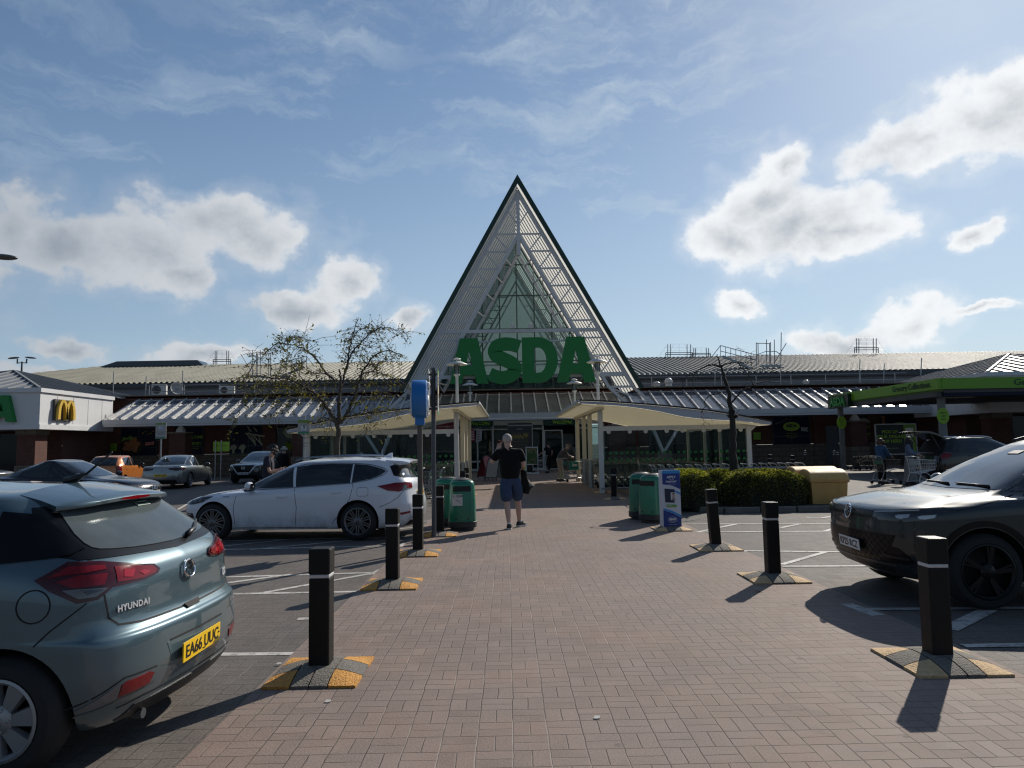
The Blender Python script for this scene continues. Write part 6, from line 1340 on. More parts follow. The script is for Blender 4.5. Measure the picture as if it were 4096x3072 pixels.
    F = sk.frame(.17, -1.6, 1.30, 0, .014); b = MB().box((0, 0, 0), (.15, .042, .002)); b.v = [F @ p for p in b.v]; o = b.build('sticker', mat('sticker_pale', (.42, .50, .43), .5), t); me = textmesh('Stoneacre', .034, .0008, .0008); me.transform(F @ Matrix.Translation((0, .004, .002))); me.materials.append(plate_black); link('lettering', me, o)
    mirror(sk, .83, .72, 1.04, pm, .9); handle(sk, -.12, .85, pm); handle(sk, -1.0, .87, pm)
    b = MB(); b.tube([(-.45, -1.86, .20), (-.45, -1.93, .20)], .028, 10); b.build('exhaust', dark_steel, t)
hatch_details(hk)

# ---------------------------------------------------------------- shared shapes for the other cars
def scl(rows, kx, ky, kz): return [[Vector((p.x*kx, p.y*ky, p.z*kz)) for p in r] for r in rows]
def both(sk, L, a, m, name, **k):
    L = [(x, y, z) for x, y, z in L]; return [sk.patch(L, a, m, name, **k), sk.patch([(-x, y, z) for x, y, z in L][::-1], -a, m, name, **k)]
def sidewin(sk, poly, m=None, name='door_window', **k): return both(sk, [(.8, y, z) for y, z in poly], 90, m or glass_dark, name, **k)
def shut(sk, *polys, w=.008):
    for P in polys: sk.lines([(.85, y, z) for y, z in P], 90, w=w)
def ringbadge(sk, z, a, r, bars=(), y=2.2, m=None, ry=None):
    F = sk.frame(0, y, z, a, .008); b = MB(); ry = ry or r; b.tube([F @ Vector((r*cos(2*pi*k/28), ry*sin(2*pi*k/28), .004)) for k in range(28)], r*.11, 6, closed=True)
    for (x0, y0, x1, y1) in bars: b.bar(F @ Vector((x0*r, y0*r, .006)), F @ Vector((x1*r, y1*r, .006)), r*.17, .006, up=F.to_3x3() @ Vector((0, 0, 1)))
    return b.build('badge', m or chrome, sk.t, smooth=40)

# ---------------------------------------------------------------- white estate
pw = paint('paint_white', (.66, .69, .75), 0, .32)
er = [R_(.20, -2.12, 2.05, .76, .84, .74, .35, .50), R_(.27, -2.20, 2.12, .82, .885, .80, .36, .52), R_(.42, -2.26, 2.17, .86, .905, .83, .38, .52), R_([.60, .60, .60, .56, .54], -2.28, 2.19, .865, .912, .83, .38, .52), R_([.72, .70, .70, .67, .65], -2.25, 2.17, .86, .912, .82, .36, .50),
      R_([.86, .82, .79, .77, .73], -2.22, 2.08, .85, .91, .80, .34, .48), R_([.97, .92, .87, .86, .85], -2.21, 1.66, .83, .90, .76, .34, .36), R_([1.05, 1.0, .915, .915, .935], -2.17, 1.02, .78, .875, .71, .30, .2), R_([1.15, 1.14, 1.12, 1.09, 1.08], -2.08, .72, .70, .80, .66, .26, .18),
      R_([1.32, 1.35, 1.355, 1.34, 1.33], -1.97, .20, .60, .665, .57, .20, .16), R_([1.40, 1.43, 1.44, 1.42, 1.40], -1.90, .02, .50, .56, .47, .15, .12), Z0(R_([1.425, 1.465, 1.48, 1.465, 1.43], -1.87, -.06, .3, .3, .3, .1, .1))]
we = make_wheel(.335, .245, .215, 10, mat('alloy_mid', (.15, .155, .16), .35, metal=.7), 'double', alloy_dark)
es = car('white_estate', 'white estate car parked across the bay beyond the blue hatchback', (-3.90, 13.86, 0), radians(85), er, pw, (-1.27, 1.43), .335, .79, we, nu=8, nv=7)
def estate(sk):
    t = sk.t
    sidewin(sk, [(.90, .925), (.47, 1.135), (.22, 1.235), (.0, 1.302), (-.07, .957)]); sidewin(sk, [(-.06, 1.312), (-.35, 1.352), (-.70, 1.362), (-1.12, 1.352), (-1.12, 1.02), (-.12, .96)][::1]); sidewin(sk, [(-1.15, 1.35), (-1.42, 1.325), (-1.66, 1.262), (-1.735, 1.215), (-1.66, 1.155), (-1.5, 1.09), (-1.15, 1.025)], name='quarter_window')
    ch = [(.97, .92), (.55, .918), (-.10, .95), (-1.12, 1.01), (-1.5, 1.075), (-1.70, 1.15), (-1.765, 1.215), (-1.68, 1.275), (-1.44, 1.338), (-1.1, 1.368), (-.65, 1.376), (-.25, 1.362), (.10, 1.29), (.50, 1.14), (.97, .92)]
    sk.lines([(.85, y, z) for y, z in ch], 90, w=.016, m=mat('window_trim', (.25, .27, .30), .3, metal=.7), name='window_trim', off=.006)
    shut(sk, [(1.0, .26), (1.03, .62), (.99, .80), (.90, .91)], [(-.13, .25), (-.15, .6), (-.10, .94)], [(-.80, .30), (-.95, .48), (-1.12, .72), (-1.18, .95), (-1.17, 1.02)], [(-1.66, .58), (-1.85, .66), (-2.0, .76), (-2.1, .90)], [(1.02, .24), (-.72, .24)])
    sk.line([(-.85, -1.36+.10*sx, .86+.075*sz) for sx, sz in ((-1, -.7), (-.7, -1), (.7, -1), (1, -.7), (1, .7), (.7, 1), (-.7, 1), (-1, .7))], -90, w=.006, closed=True, name='fuel_flap')
    handle(sk, .12, .79, pw); handle(sk, -.88, .855, pw); mirror(sk, .88, .70, .985, pw, .95)
    tl = both(sk, [(.86, -1.62, .955), (.80, -1.95, 1.005), (.72, -2.12, 1.01), (.55, -2.2, .99), (.55, -2.2, .90), (.70, -2.14, .90), (.79, -2.0, .85), (.85, -1.80, .875)], 52, lamp_red, 'tail_lamp', off=.012, step=.035, thick=.02)
    for s, p_ in ((1, tl[0]), (-1, tl[1])): sk.patch([(s*.74, -2.08, .965), (s*.70, -2.14, .955), (s*.71, -2.12, .875), (s*.76, -2.04, .875)][::s], 52*s, lamp_clear, 'lens', off=.015, step=.03, parent=p_)
    sk.patch([(-.62, -2.1, 1.09), (0, -2.1, 1.07), (.62, -2.1, 1.09), (.56, -2.0, 1.31), (-.56, -2.0, 1.31)], 0, glass_dark, 'rear_window'); both(sk, [(.66, -2.08, 1.10), (.74, -1.95, 1.13), (.64, -1.83, 1.30), (.60, -1.93, 1.33), (.60, -1.97, 1.30)], 40, gloss_blk, 'quarter_trim', off=.006, step=.03)
    both(sk, [(.84, -1.95, .47), (.70, -2.18, .50), (.66, -2.2, .47), (.80, -2.05, .44)], 50, lamp_red, 'rear_reflector', off=.006, step=.03); sk.patch([(-.6, -2.2, .33), (.6, -2.2, .33), (.66, -2.1, .24), (-.66, -2.1, .24)], 0, trim_blk, 'valance', off=.005)
    plate(sk, 'FN69 KXO', -2.2, .80, 0, yellow_plate)
    hl = both(sk, [(.84, 1.55, .80), (.74, 1.86, .79), (.60, 2.02, .75), (.55, 2.06, .69), (.66, 2.0, .655), (.78, 1.86, .66), (.84, 1.70, .70)], 132, lamp_dark, 'headlamp', off=.010, step=.035, thick=.02)
    for s, p_ in ((1, hl[0]), (-1, hl[1])):
        for k in range(3): sk.patch([(s*(.80-.05*k), 1.72+.07*k, .755-.012*k), (s*(.77-.05*k), 1.78+.07*k, .752-.012*k), (s*(.78-.05*k), 1.76+.07*k, .70-.01*k), (s*(.81-.05*k), 1.70+.07*k, .705-.01*k)][::-s], s*132, lamp_clear, 'lens', off=.014, step=.03, parent=p_)
    both(sk, [(.78, 1.86, .50), (.66, 2.03, .51), (.62, 2.06, .46), (.68, 2.02, .42), (.79, 1.84, .41)], 140, trim_blk, 'fog_lamp_recess', off=.005, step=.03); both(sk, [(.76, 1.89, .49), (.67, 2.02, .495), (.68, 2.01, .475), (.765, 1.885, .47)], 140, chrome, 'fog_trim', off=.008, step=.03)
    sk.patch([(-.5, 2.1, .60), (.5, 2.1, .60), (.55, 2.1, .45), (.4, 2.1, .33), (-.4, 2.1, .33), (-.55, 2.1, .45)], 180, trim_blk, 'grille', off=.005); plate(sk, 'FN69 KXO', 2.2, .38, 180, white_vinyl)
    sk.patch([(-.66, .95, .97), (0, 1.0, .965), (.66, .95, .97), (.53, .25, 1.32), (0, .18, 1.345), (-.53, .25, 1.32)], 180, glass_dark, 'windscreen')
    for s in (-1, 1): b = MB(); b.tube(cr([(s*.585, .0, 1.425), (s*.60, -.25, 1.482), (s*.60, -.8, 1.505), (s*.59, -1.3, 1.49), (s*.56, -1.62, 1.44)], 5), [.010]*5+[.016]*11+[.010]*5, 6); b.build('roof_rail', mat('rail_blue_grey', (.22, .27, .36), .35, metal=.4), t, smooth=True)
    b = MB(); g = [[Vector((lerp(-.55, .55, i/10), y, z-.04*(i/5-1)**2)) for y, z in ((-1.70, 1.455), (-2.0, 1.432), (-2.13, 1.405), (-2.13, 1.385), (-1.95, 1.36))] for i in range(11)]; b.sheet(g); b.quad(*g[0]); b.quad(*g[-1]); b.build('spoiler', pw, t, smooth=40)
    MB().add([(-.02, -1.50, 1.46), (.02, -1.50, 1.46), (.02, -1.68, 1.46), (-.02, -1.68, 1.46), (-.004, -1.69, 1.545), (.004, -1.69, 1.545), (.004, -1.64, 1.54), (-.004, -1.64, 1.54)], [(0, 1, 2, 3), (0, 1, 6, 7), (1, 2, 5, 6), (2, 3, 4, 5), (3, 0, 7, 4), (4, 5, 6, 7)]).build('aerial_fin', pw, t)
    sk.lines([(.8, 1.25, .80), (.8, 1.12, .798)], 90, w=.016, m=mat('script_grey', (.2, .22, .25), .4), name='script_badge')
    sk.lines([(.70, 1.8, .80), (.72, 1.35, .86), (.72, 1.05, .91)], 125, w=.007)
estate(es)

# ---------------------------------------------------------------- sport utility rows
sr = [R_(.25, -2.08, 2.02, .80, .86, .80, .30, .42), R_(.33, -2.18, 2.16, .85, .90, .86, .32, .44), R_(.46, -2.23, 2.235, .88, .92, .885, .34, .46), R_([.66, .64, .62, .62, .62], -2.24, 2.255, .885, .925, .892, .34, .46), R_([.82, .80, .80, .79, .79], -2.22, 2.25, .882, .925, .892, .33, .46),
      R_([.94, .92, .92, .91, .90], -2.19, 2.235, .875, .922, .885, .32, .45), R_([1.02, .99, .975, .965, .955], -2.17, 2.165, .86, .917, .865, .32, .44), R_([1.07, 1.03, 1.01, 1.0, .99], -2.15, 2.02, .845, .908, .83, .30, .42), R_([1.10, 1.07, 1.045, 1.04, 1.04], -2.14, 1.72, .83, .90, .79, .30, .36), R_([1.15, 1.12, 1.085, 1.08, 1.095], -2.10, 1.22, .79, .878, .74, .28, .2),
      R_([1.36, 1.36, 1.36, 1.34, 1.35], -1.96, .66, .71, .785, .66, .24, .16), R_([1.54, 1.565, 1.575, 1.56, 1.55], -1.82, .16, .61, .68, .59, .18, .14), R_([1.61, 1.635, 1.64, 1.63, 1.60], -1.74, -.04, .50, .56, .49, .14, .1), Z0(R_([1.63, 1.655, 1.668, 1.655, 1.62], -1.70, -.12, .3, .3, .3, .1, .1))]
SUVWIN = ([(.98, 1.105), (.56, 1.36), (.24, 1.51), (.0, 1.55), (-.12, 1.552), (-.10, 1.09)], [(-.17, 1.09), (-.17, 1.552), (-.7, 1.548), (-1.05, 1.53), (-1.18, 1.11)], [(-1.23, 1.115), (-1.10, 1.525), (-1.40, 1.50), (-1.66, 1.42), (-1.72, 1.34), (-1.62, 1.15)])
def suv_common(sk, k=(1, 1, 1), pm=None, rear=True):
    kx, ky, kz = k; S_ = lambda L: [(y*ky, z*kz) for y, z in L]
    for w in SUVWIN: sidewin(sk, S_(w))
    shut(sk, S_([(.98, .34), (1.0, .8), (.90, 1.08)]), S_([(-.14, .32), (-.14, 1.08)]), S_([(-.90, .34), (-1.02, .60), (-1.16, .86), (-1.2, 1.1)]))
    f = lambda L: [(x*kx, y*ky, z*kz) for x, y, z in L]
    sk.patch(f([(-.70, 1.1, 1.118), (0, 1.2, 1.108), (.70, 1.1, 1.118), (.60, .2, 1.535), (0, .15, 1.56), (-.60, .2, 1.535)]), 180, glass_dark, 'windscreen', step=.06)
    if rear: sk.patch(f([(-.66, -2.05, 1.17), (0, -2.1, 1.15), (.66, -2.05, 1.17), (.56, -1.85, 1.53), (-.56, -1.85, 1.53)]), 0, glass_dark, 'rear_window', step=.06)
    mirror(sk, .88*kx, .66*ky, 1.13*kz, pm); handle(sk, -.02*ky, .95*kz, pm); handle(sk, -1.05*ky, .98*kz, pm)
def cladding(sk, ay, Rt, m, k=1.0, kx=1.0, lo=.0):
    for s in (-1, 1):
        for y in ay:
            P = []
            for q in range(19): a = pi*q/18; P.append((s*.9*kx, y+(Rt+.095)*cos(a), Rt+(Rt+.095)*sin(a)))
            sk.line(P, 90*s, w=.055, m=m, name='arch_trim', off=.010)
pv = paint('paint_dark_green', (.009, .018, .021), .2, .32, .75); w_v = make_wheel(.362, .262, .235, 5, alloy_black, 'twin')
vs = car('dark_green_suv', 'dark green sport utility car with a diamond mesh grille, parked nose to the walkway', (5.94, 7.79, 0), radians(90), sr, pv, (-1.30, 1.38), .362, .80, w_v, nu=9, nv=8, arch=.05)
def vsuv(sk):
    t = sk.t; suv_common(sk, pm=pv); cladding(sk, (-1.30, 1.38), .362, gloss_blk)
    # lamp band, headlamps, badge
    band = sk.patch([(-.46, 2.2, .925), (.46, 2.2, .925), (.46, 2.2, .835), (-.46, 2.2, .835)], 180, gloss_blk, 'lamp_band', off=.006)
    sk.line([(-.45, 2.2, .918), (.45, 2.2, .918)], 180, w=.008, m=mat('strip_grey', (.12, .14, .15), .2, coat=.5), name='light_strip', off=.009, parent=band)
    hl = both(sk, [(.45, 2.2, .918), (.66, 2.10, .935), (.80, 1.93, .955), (.87, 1.76, .968), (.89, 1.66, .955), (.875, 1.76, .905), (.83, 1.90, .858), (.72, 2.07, .825), (.45, 2.21, .832)], 142, lamp_dark, 'headlamp', off=.010, step=.035, thick=.02)
    for s, p_ in ((1, hl[0]), (-1, hl[1])):
        g = lambda L: [(s*x, y, z) for x, y, z in L][::s]
        sk.line(g([(.47, 2.2, .905), (.66, 2.10, .922), (.80, 1.93, .940)])[::1], s*142, w=.010, m=mat('strip_pale', (.35, .38, .40), .2), name='light_strip', off=.014, parent=p_)
        for (x0, y0) in ((.70, 2.05), (.81, 1.89)): sk.patch(g([(x0+.06, y0-.07, .905), (x0-.01, y0+.01, .895), (x0-.03, y0+.03, .885), (x0-.02, y0+.02, .865), (x0+.01, y0-.01, .862), (x0+.05, y0-.06, .875)]), s*142, lamp_bright, 'lens', off=.014, step=.025, parent=p_)
        sk.patch(g([(.30, 2.2, .60), (.56, 2.12, .60), (.68, 2.02, .57), (.74, 1.96, .50), (.76, 1.92, .44), (.70, 1.98, .41), (.50, 2.12, .43), (.30, 2.2, .46)]), s*155, gloss_blk, 'side_intake', off=.004, step=.05); sk.line(g([(.50, 2.12, .49), (.73, 1.95, .475)]), s*155, w=.03, m=trim_blk, name='intake_fin', off=.012)
        sk.line(g([(.86, 1.62, .94), (.89, 1.40, .985), (.88, 1.2, 1.03), (.84, 1.02, 1.08)]), s*118, w=.007)
    ringbadge(sk, .875, 180, .072, ((-.62, .62, -.12, -.62), (.12, -.62, .0, -.2), (-.12, -.62, 0, -.2), (.62, .62, .12, -.62), (-.28, .86, 0, .15), (.28, .86, 0, .15)), m=chrome)
    # grille of diamond mesh
    gr = sk.patch([(-.70, 2.1, .695), (.70, 2.1, .695), (.66, 2.1, .60), (.52, 2.1, .42), (-.52, 2.1, .42), (-.66, 2.1, .60)], 180, gloss_blk, 'grille', off=.005)
    poly = [(-.69, .69), (.69, .69), (.655, .60), (.515, .425), (-.515, .425), (-.655, .60)]
    k = -1.2
    while k < 1.2:
        for d in (1, -1):
            seg = []
            for q in range(40):
                z = lerp(.425, .69, q/39); x = k+d*(z-.55)*1.15
                if inside((x, z), poly): seg.append((x, 2.1, z))
            if len(seg) > 4: sk.line([seg[0], seg[-1]], 180, w=.008, m=mat('mesh_grey', (.035, .038, .04), .3, metal=.6), name='grille_mesh', off=.012, parent=gr)
        k += .085
    lw = sk.patch([(-.62, 2.1, .385), (.62, 2.1, .385), (.55, 2.1, .31), (-.55, 2.1, .31)], 180, trim_blk, 'lower_intake', off=.005); sk.line([(-.66, 2.1, .40), (.66, 2.1, .40)], 180, w=.03, m=mat('skid_grey', (.07, .075, .08), .35, metal=.5), name='skid_trim', off=.010)
    for q in range(9): x = lerp(-.48, .48, q/8); sk.line([(x, 2.1, .38), (x*.97, 2.1, .32)], 180, w=.006, m=MATS['mesh_grey'], name='intake_bar', off=.012, parent=lw)
    plate(sk, 'KP25 RCZ', 2.2, .545, 180, white_vinyl)
    both(sk, [(.82, -1.95, 1.02), (.60, -2.15, 1.03), (.60, -2.16, .92), (.80, -2.0, .90)], 40, lamp_red, 'tail_lamp', off=.010)
    # bonnet creases, wipers, papers on the dashboard
    for s in (-1, 1): sk.line([(s*x, y, z) for x, y, z in ((.55, 1.98, .99), (.57, 1.6, 1.05), (.60, 1.1, 1.10))][::s], 180, w=.006, off=.0012)
    for x0, x1 in ((-.55, -.05), (.05, .58)):
        A_, B_ = sk.frame(x0, 2, 1.135, 180, .015).translation, sk.frame(x1, 2, 1.145, 180, .015).translation; b = MB(); b.tube([A_, A_.lerp(B_, .5), B_], [.016, .012, .008], 6); b.build('wiper', trim_blk, t, smooth=True)
    for s in (-1, 1): b = MB(); b.tube(cr([(s*.63, -.05, 1.60), (s*.64, -.35, 1.655), (s*.64, -1.0, 1.665), (s*.60, -1.6, 1.61)], 5), .016, 6); b.build('roof_rail', trim_blk, t, smooth=True)
    b = MB(); F = sk.frame(0, 2, 1.47, 180, .006)
    for p in (MB().box((0, 0, 0), (.16, .09, .01)),): b.v = [F @ q for q in p.v]; b.f = p.f; b.mi = p.mi
    b.build('sensor_housing', trim_blk, t)
vsuv(vs)

# ---------------------------------------------------------------- saloons
ar = [R_(.20, -2.25, 2.24, .76, .85, .74, .35, .45), R_(.28, -2.35, 2.36, .84, .91, .82, .36, .48), R_(.44, -2.42, 2.44, .87, .932, .85, .38, .5), R_([.62, .62, .62, .60, .58], -2.43, 2.44, .875, .937, .85, .38, .5), R_([.80, .78, .76, .73, .69], -2.40, 2.38, .87, .935, .83, .36, .48),
      R_([.95, .90, .86, .83, .78], -2.36, 2.25, .85, .93, .80, .34, .46), R_([1.0, .95, .90, .88, .86], -2.28, 1.85, .80, .91, .77, .32, .4), R_([1.01, .975, .94, .93, .945], -1.62, 1.12, .76, .875, .72, .26, .2), R_([1.16, 1.16, 1.15, 1.13, 1.12], -1.30, .70, .68, .78, .65, .22, .16),
      R_([1.35, 1.37, 1.38, 1.37, 1.35], -.78, .20, .57, .66, .56, .2, .14), R_([1.41, 1.43, 1.44, 1.43, 1.40], -.62, .02, .46, .55, .46, .14, .1), Z0(R_([1.43, 1.45, 1.46, 1.445, 1.42], -.55, -.06, .3, .3, .3, .1, .1))]
def saloon_common(sk, pm):
    sidewin(sk, [(.98, .955), (.55, 1.19), (.28, 1.32), (.02, 1.365), (-.12, 1.372), (-.10, .96)]); sidewin(sk, [(-.16, .965), (-.17, 1.372), (-.55, 1.355), (-.85, 1.28), (-.92, .98)]); sidewin(sk, [(-.97, .985), (-.90, 1.265), (-1.18, 1.15), (-1.42, 1.03), (-1.36, 1.0)], name='quarter_window')
    sk.patch([(-.66, 1.05, .985), (0, 1.1, .98), (.66, 1.05, .985), (.54, .28, 1.335), (0, .2, 1.36), (-.54, .28, 1.335)], 180, glass_dark, 'windscreen', step=.06); sk.patch([(-.64, -1.5, 1.045), (0, -1.55, 1.03), (.64, -1.5, 1.045), (.52, -.85, 1.335), (0, -.75, 1.36), (-.52, -.85, 1.335)], 0, glass_dark, 'rear_window', step=.06)
    shut(sk, [(1.05, .28), (1.07, .7), (1.0, .93)], [(-.14, .27), (-.13, .94)], [(-.92, .30), (-1.0, .5), (-1.12, .78), (-1.0, .96)]); mirror(sk, .89, .80, 1.0, pm, .9); handle(sk, .02, .80, pm); handle(sk, -.95, .83, pm)
    sk.line([(-.55, -2.2, .955), (.55, -2.2, .955)], 0, w=.006)
pk = paint('paint_black_blue', (.005, .006, .012), .1, .25, .5); wk = make_wheel(.345, .245, .22, 10, alloy_dark, 'double')
ks = car('black_saloon', 'black saloon with four ring badge and private plate, parked behind the blue hatchback', (-12.75, 21.0, 0), radians(-90-3), ar, pk, (-1.42, 1.50), .345, .81, wk, nu=6, nv=5); saloon_common(ks, pk)
def audi(sk):
    g = sk.patch([(-.42, 2.4, .68), (.42, 2.4, .68), (.45, 2.4, .60), (.34, 2.4, .38), (-.34, 2.4, .38), (-.45, 2.4, .60)], 180, gloss_blk, 'grille', off=.005)
    for k in range(6): z = .64-.045*k; sk.line([(-.40, 2.4, z), (.40, 2.4, z)], 180, w=.008, m=mat('grille_bar', (.10, .10, .11), .3, metal=.7), name='grille_bar', off=.009, parent=g)
    for k in range(4):
        F = sk.frame((k-1.5)*.078, 2.4, .60, 180, .02); MB().tube([F @ Vector((.05*cos(2*pi*q/20), .05*sin(2*pi*q/20), 0)) for q in range(20)], .009, 6, closed=True).build('badge_ring', chrome, sk.t)
    hl = both(sk, [(.48, 2.34, .685), (.66, 2.2, .72), (.80, 1.98, .745), (.80, 1.98, .68), (.66, 2.2, .64), (.50, 2.34, .63)], 140, lamp_clear, 'headlamp', off=.010, step=.05); 
    for s, p in ((1, hl[0]), (-1, hl[1])): sk.line([(s*x, y, z) for x, y, z in ((.50, 2.34, .64), (.66, 2.2, .65), (.80, 1.98, .69))][::s], s*140, w=.018, m=drl, name='daytime_strip', off=.014, parent=p)
    plate(sk, 'L16 SSB', 2.4, .47, 180, white_vinyl); both(sk, [(.40, 2.35, .40), (.72, 2.1, .42), (.70, 2.15, .33), (.42, 2.35, .32)], 150, gloss_blk, 'side_intake', off=.005); both(sk, [(.55, -2.3, .93), (.80, -2.05, .92), (.80, -2.05, .82), (.55, -2.33, .80)], 35, lamp_red, 'tail_lamp', off=.01)
audi(ks)
psv = paint('paint_silver', (.30, .32, .31), .75, .3); wv = make_wheel(.34, .245, .22, 10, alloy, 'double')
ss = car('silver_saloon', 'silver saloon seen from behind, parked facing the store beside the orange car', (-15.25, 33.3, 0), radians(6), ar, psv, (-1.40, 1.42), .34, .81, wv, nu=6, nv=5); saloon_common(ss, psv)
def insignia(sk):
    both(sk, [(.30, -2.36, .90), (.55, -2.3, .915), (.80, -2.05, .93), (.85, -1.9, .90), (.80, -2.05, .80), (.60, -2.3, .79), (.34, -2.38, .84)], 28, lamp_dred, 'tail_lamp', off=.012, step=.05); sk.line([(-.5, -2.4, .925), (.5, -2.4, .925)], 0, w=.022, m=chrome, name='chrome_strip', off=.014)
    ringbadge(sk, .86, 0, .055, ((-.6, -.3, .1, .3), (.1, .3, .6, 0)), y=-2.4); plate(sk, 'YD59 CAP', -2.4, .60, 0, yellow_plate); sk.patch([(-.62, -2.4, .40), (.62, -2.4, .40), (.66, -2.3, .26), (-.66, -2.3, .26)], 0, trim_blk, 'valance', off=.005)
    both(sk, [(.45, 2.36, .70), (.80, 1.98, .745), (.80, 1.98, .66), (.48, 2.34, .62)], 140, lamp_clear, 'headlamp', off=.01); MB().tube([(0, -.35, 1.45), (0, -.45, 1.52)], .012, 6).build('aerial', trim_blk, sk.t)
insignia(ss)

# ---------------------------------------------------------------- orange hatchback, crossovers, others
po = paint('paint_orange', (.48, .155, .03), .2, .3); wo = make_wheel(.28, .19, .17, 7, alloy, 'broad')
def small_hatch(name, label, loc, rz, pm, wheel, k, back=None, tail=None):
    sk = car(name, label, loc, rz, scl(hr, *k), pm, (-1.30*k[1], 1.22*k[1]), .29, .765*k[0], wheel, nu=5, nv=4); kx, ky, kz = k
    f = lambda L: [(y*ky, z*kz) for y, z in L]; g = lambda L: [(x*kx, y*ky, z*kz) for x, y, z in L]
    sidewin(sk, f([(.98, .99), (.42, 1.31), (.15, 1.365), (-.28, 1.375), (-.28, .985)]), step=.07); sidewin(sk, f([(-.35, .985), (-.35, 1.375), (-.95, 1.36), (-1.22, 1.32), (-1.30, 1.02)]), step=.07)
    sk.patch(g([(-.62, -1.8, 1.02), (.62, -1.8, 1.02), (.53, -1.55, 1.36), (-.53, -1.55, 1.36)]), 0, glass_dark, 'rear_window', step=.07); sk.patch(g([(-.64, 1, 1.0), (.64, 1, 1.0), (.52, .4, 1.37), (-.52, .4, 1.37)]), 180, glass_dark, 'windscreen', step=.07)
    both(sk, g([(.62, -1.86, .98), (.80, -1.62, 1.0), (.82, -1.62, .75), (.66, -1.88, .75)]), 35, tail or lamp_red, 'tail_lamp', off=.01); both(sk, g([(.55, 1.85, .72), (.78, 1.5, .78), (.80, 1.5, .68), (.58, 1.88, .62)]), 140, lamp_clear, 'headlamp', off=.01)
    mirror(sk, .83*kx, .72*ky, 1.03*kz, back or pm, .9); handle(sk, -.1*ky, .84*kz, pm); handle(sk, -1.0*ky, .86*kz, pm); shut(sk, f([(-.31, .25), (-.31, .97)]), f([(.75, .25), (.82, .97)]), f([(-1.07, .36), (-1.05, .62), (-1.24, .98)]))
    return sk
ok_ = small_hatch('orange_hatchback', 'small orange hatchback parked facing the store behind the black saloon', (-18.35, 33.6, 0), radians(8), po, wo, (.93, .90, 1.02), trim_blk); plate(ok_, 'FJ18 NVA', -2, .60, 0, yellow_plate)
pgr = paint('paint_dark_grey', (.045, .05, .052), .5, .28); wg = make_wheel(.33, .235, .21, 5, alloy, 'twin')
jk = car('grey_crossover', 'dark grey crossover facing the camera with bright slanted daytime lamps', (-12.75, 36.9, 0), radians(180-4), scl(sr, .95, .93, .95), pgr, (-1.22, 1.28), .33, .76, wg, nu=6, nv=5); suv_common(jk, (.95, .93, .95), pgr); cladding(jk, (-1.22, 1.28), .33, trim_blk)
def juke(sk):
    gr = sk.patch([(-.50, 2.0, .86), (.50, 2.0, .86), (.26, 2.05, .50), (-.26, 2.05, .50)], 180, gloss_blk, 'grille', off=.006)
    for s in (-1, 1):
        sk.line([(s*.80, 1.7, .93), (s*.55, 1.95, .86), (s*.30, 2.05, .52)][::s], 180-s*14, w=.05, m=drl, name='daytime_strip', off=.014)
        F = sk.frame(s*.60, 1.95, .66, 180-s*25, .01); b = MB(); b.lathe([(.13, 0), (.13, .015), (.11, .02)], 20); b.v = [F @ p for p in b.v]; o = b.build('headlamp', lamp_dark, sk.t); b = MB(); b.lathe([(.07, .02), (.05, .03)], 16); b.v = [F @ p for p in b.v]; b.build('lens', lamp_clear, o)
    ringbadge(sk, .76, 180, .085, ((-.95, 0, .95, 0),), y=2.1); plate(sk, 'YK25 XNS', 2.1, .50, 180, white_vinyl); sk.patch([(-.72, 2, .42), (.72, 2, .42), (.66, 2, .28), (-.66, 2, .28)], 180, trim_blk, 'lower_bumper', off=.006)
juke(jk)
pg2 = paint('paint_mid_grey', (.10, .105, .11), .5, .3); wg2 = make_wheel(.34, .24, .21, 5, alloy, 'twin')
gk = car('grey_crossover', 'mid grey crossover whose nose pokes in at the left photo edge', (-23.1, 30.0, 0), radians(-90), scl(sr, .96, .93, .94), pg2, (-1.22, 1.28), .34, .76, wg2, nu=6, nv=5); suv_common(gk, (.96, .93, .94), pg2); cladding(gk, (-1.22, 1.28), .34, trim_blk); both(gk, [(.45, 2.0, .80), (.74, 1.7, .86), (.74, 1.72, .76), (.48, 2.02, .72)], 142, lamp_clear, 'headlamp', off=.01)
pb2 = paint('paint_black', (.007, .007, .008), .2, .18); wb2 = make_wheel(.36, .25, .22, 5, alloy_dark, 'twin')
tk = car('black_suv', 'black sport utility car with its tailgate raised beside the two women', (17.5, 26.3, 0), radians(-90+4), scl(sr, .99, 1.0, 1.0), pb2, (-1.30, 1.36), .36, .79, wb2, nu=6, nv=5); suv_common(tk, pm=pb2, rear=False)
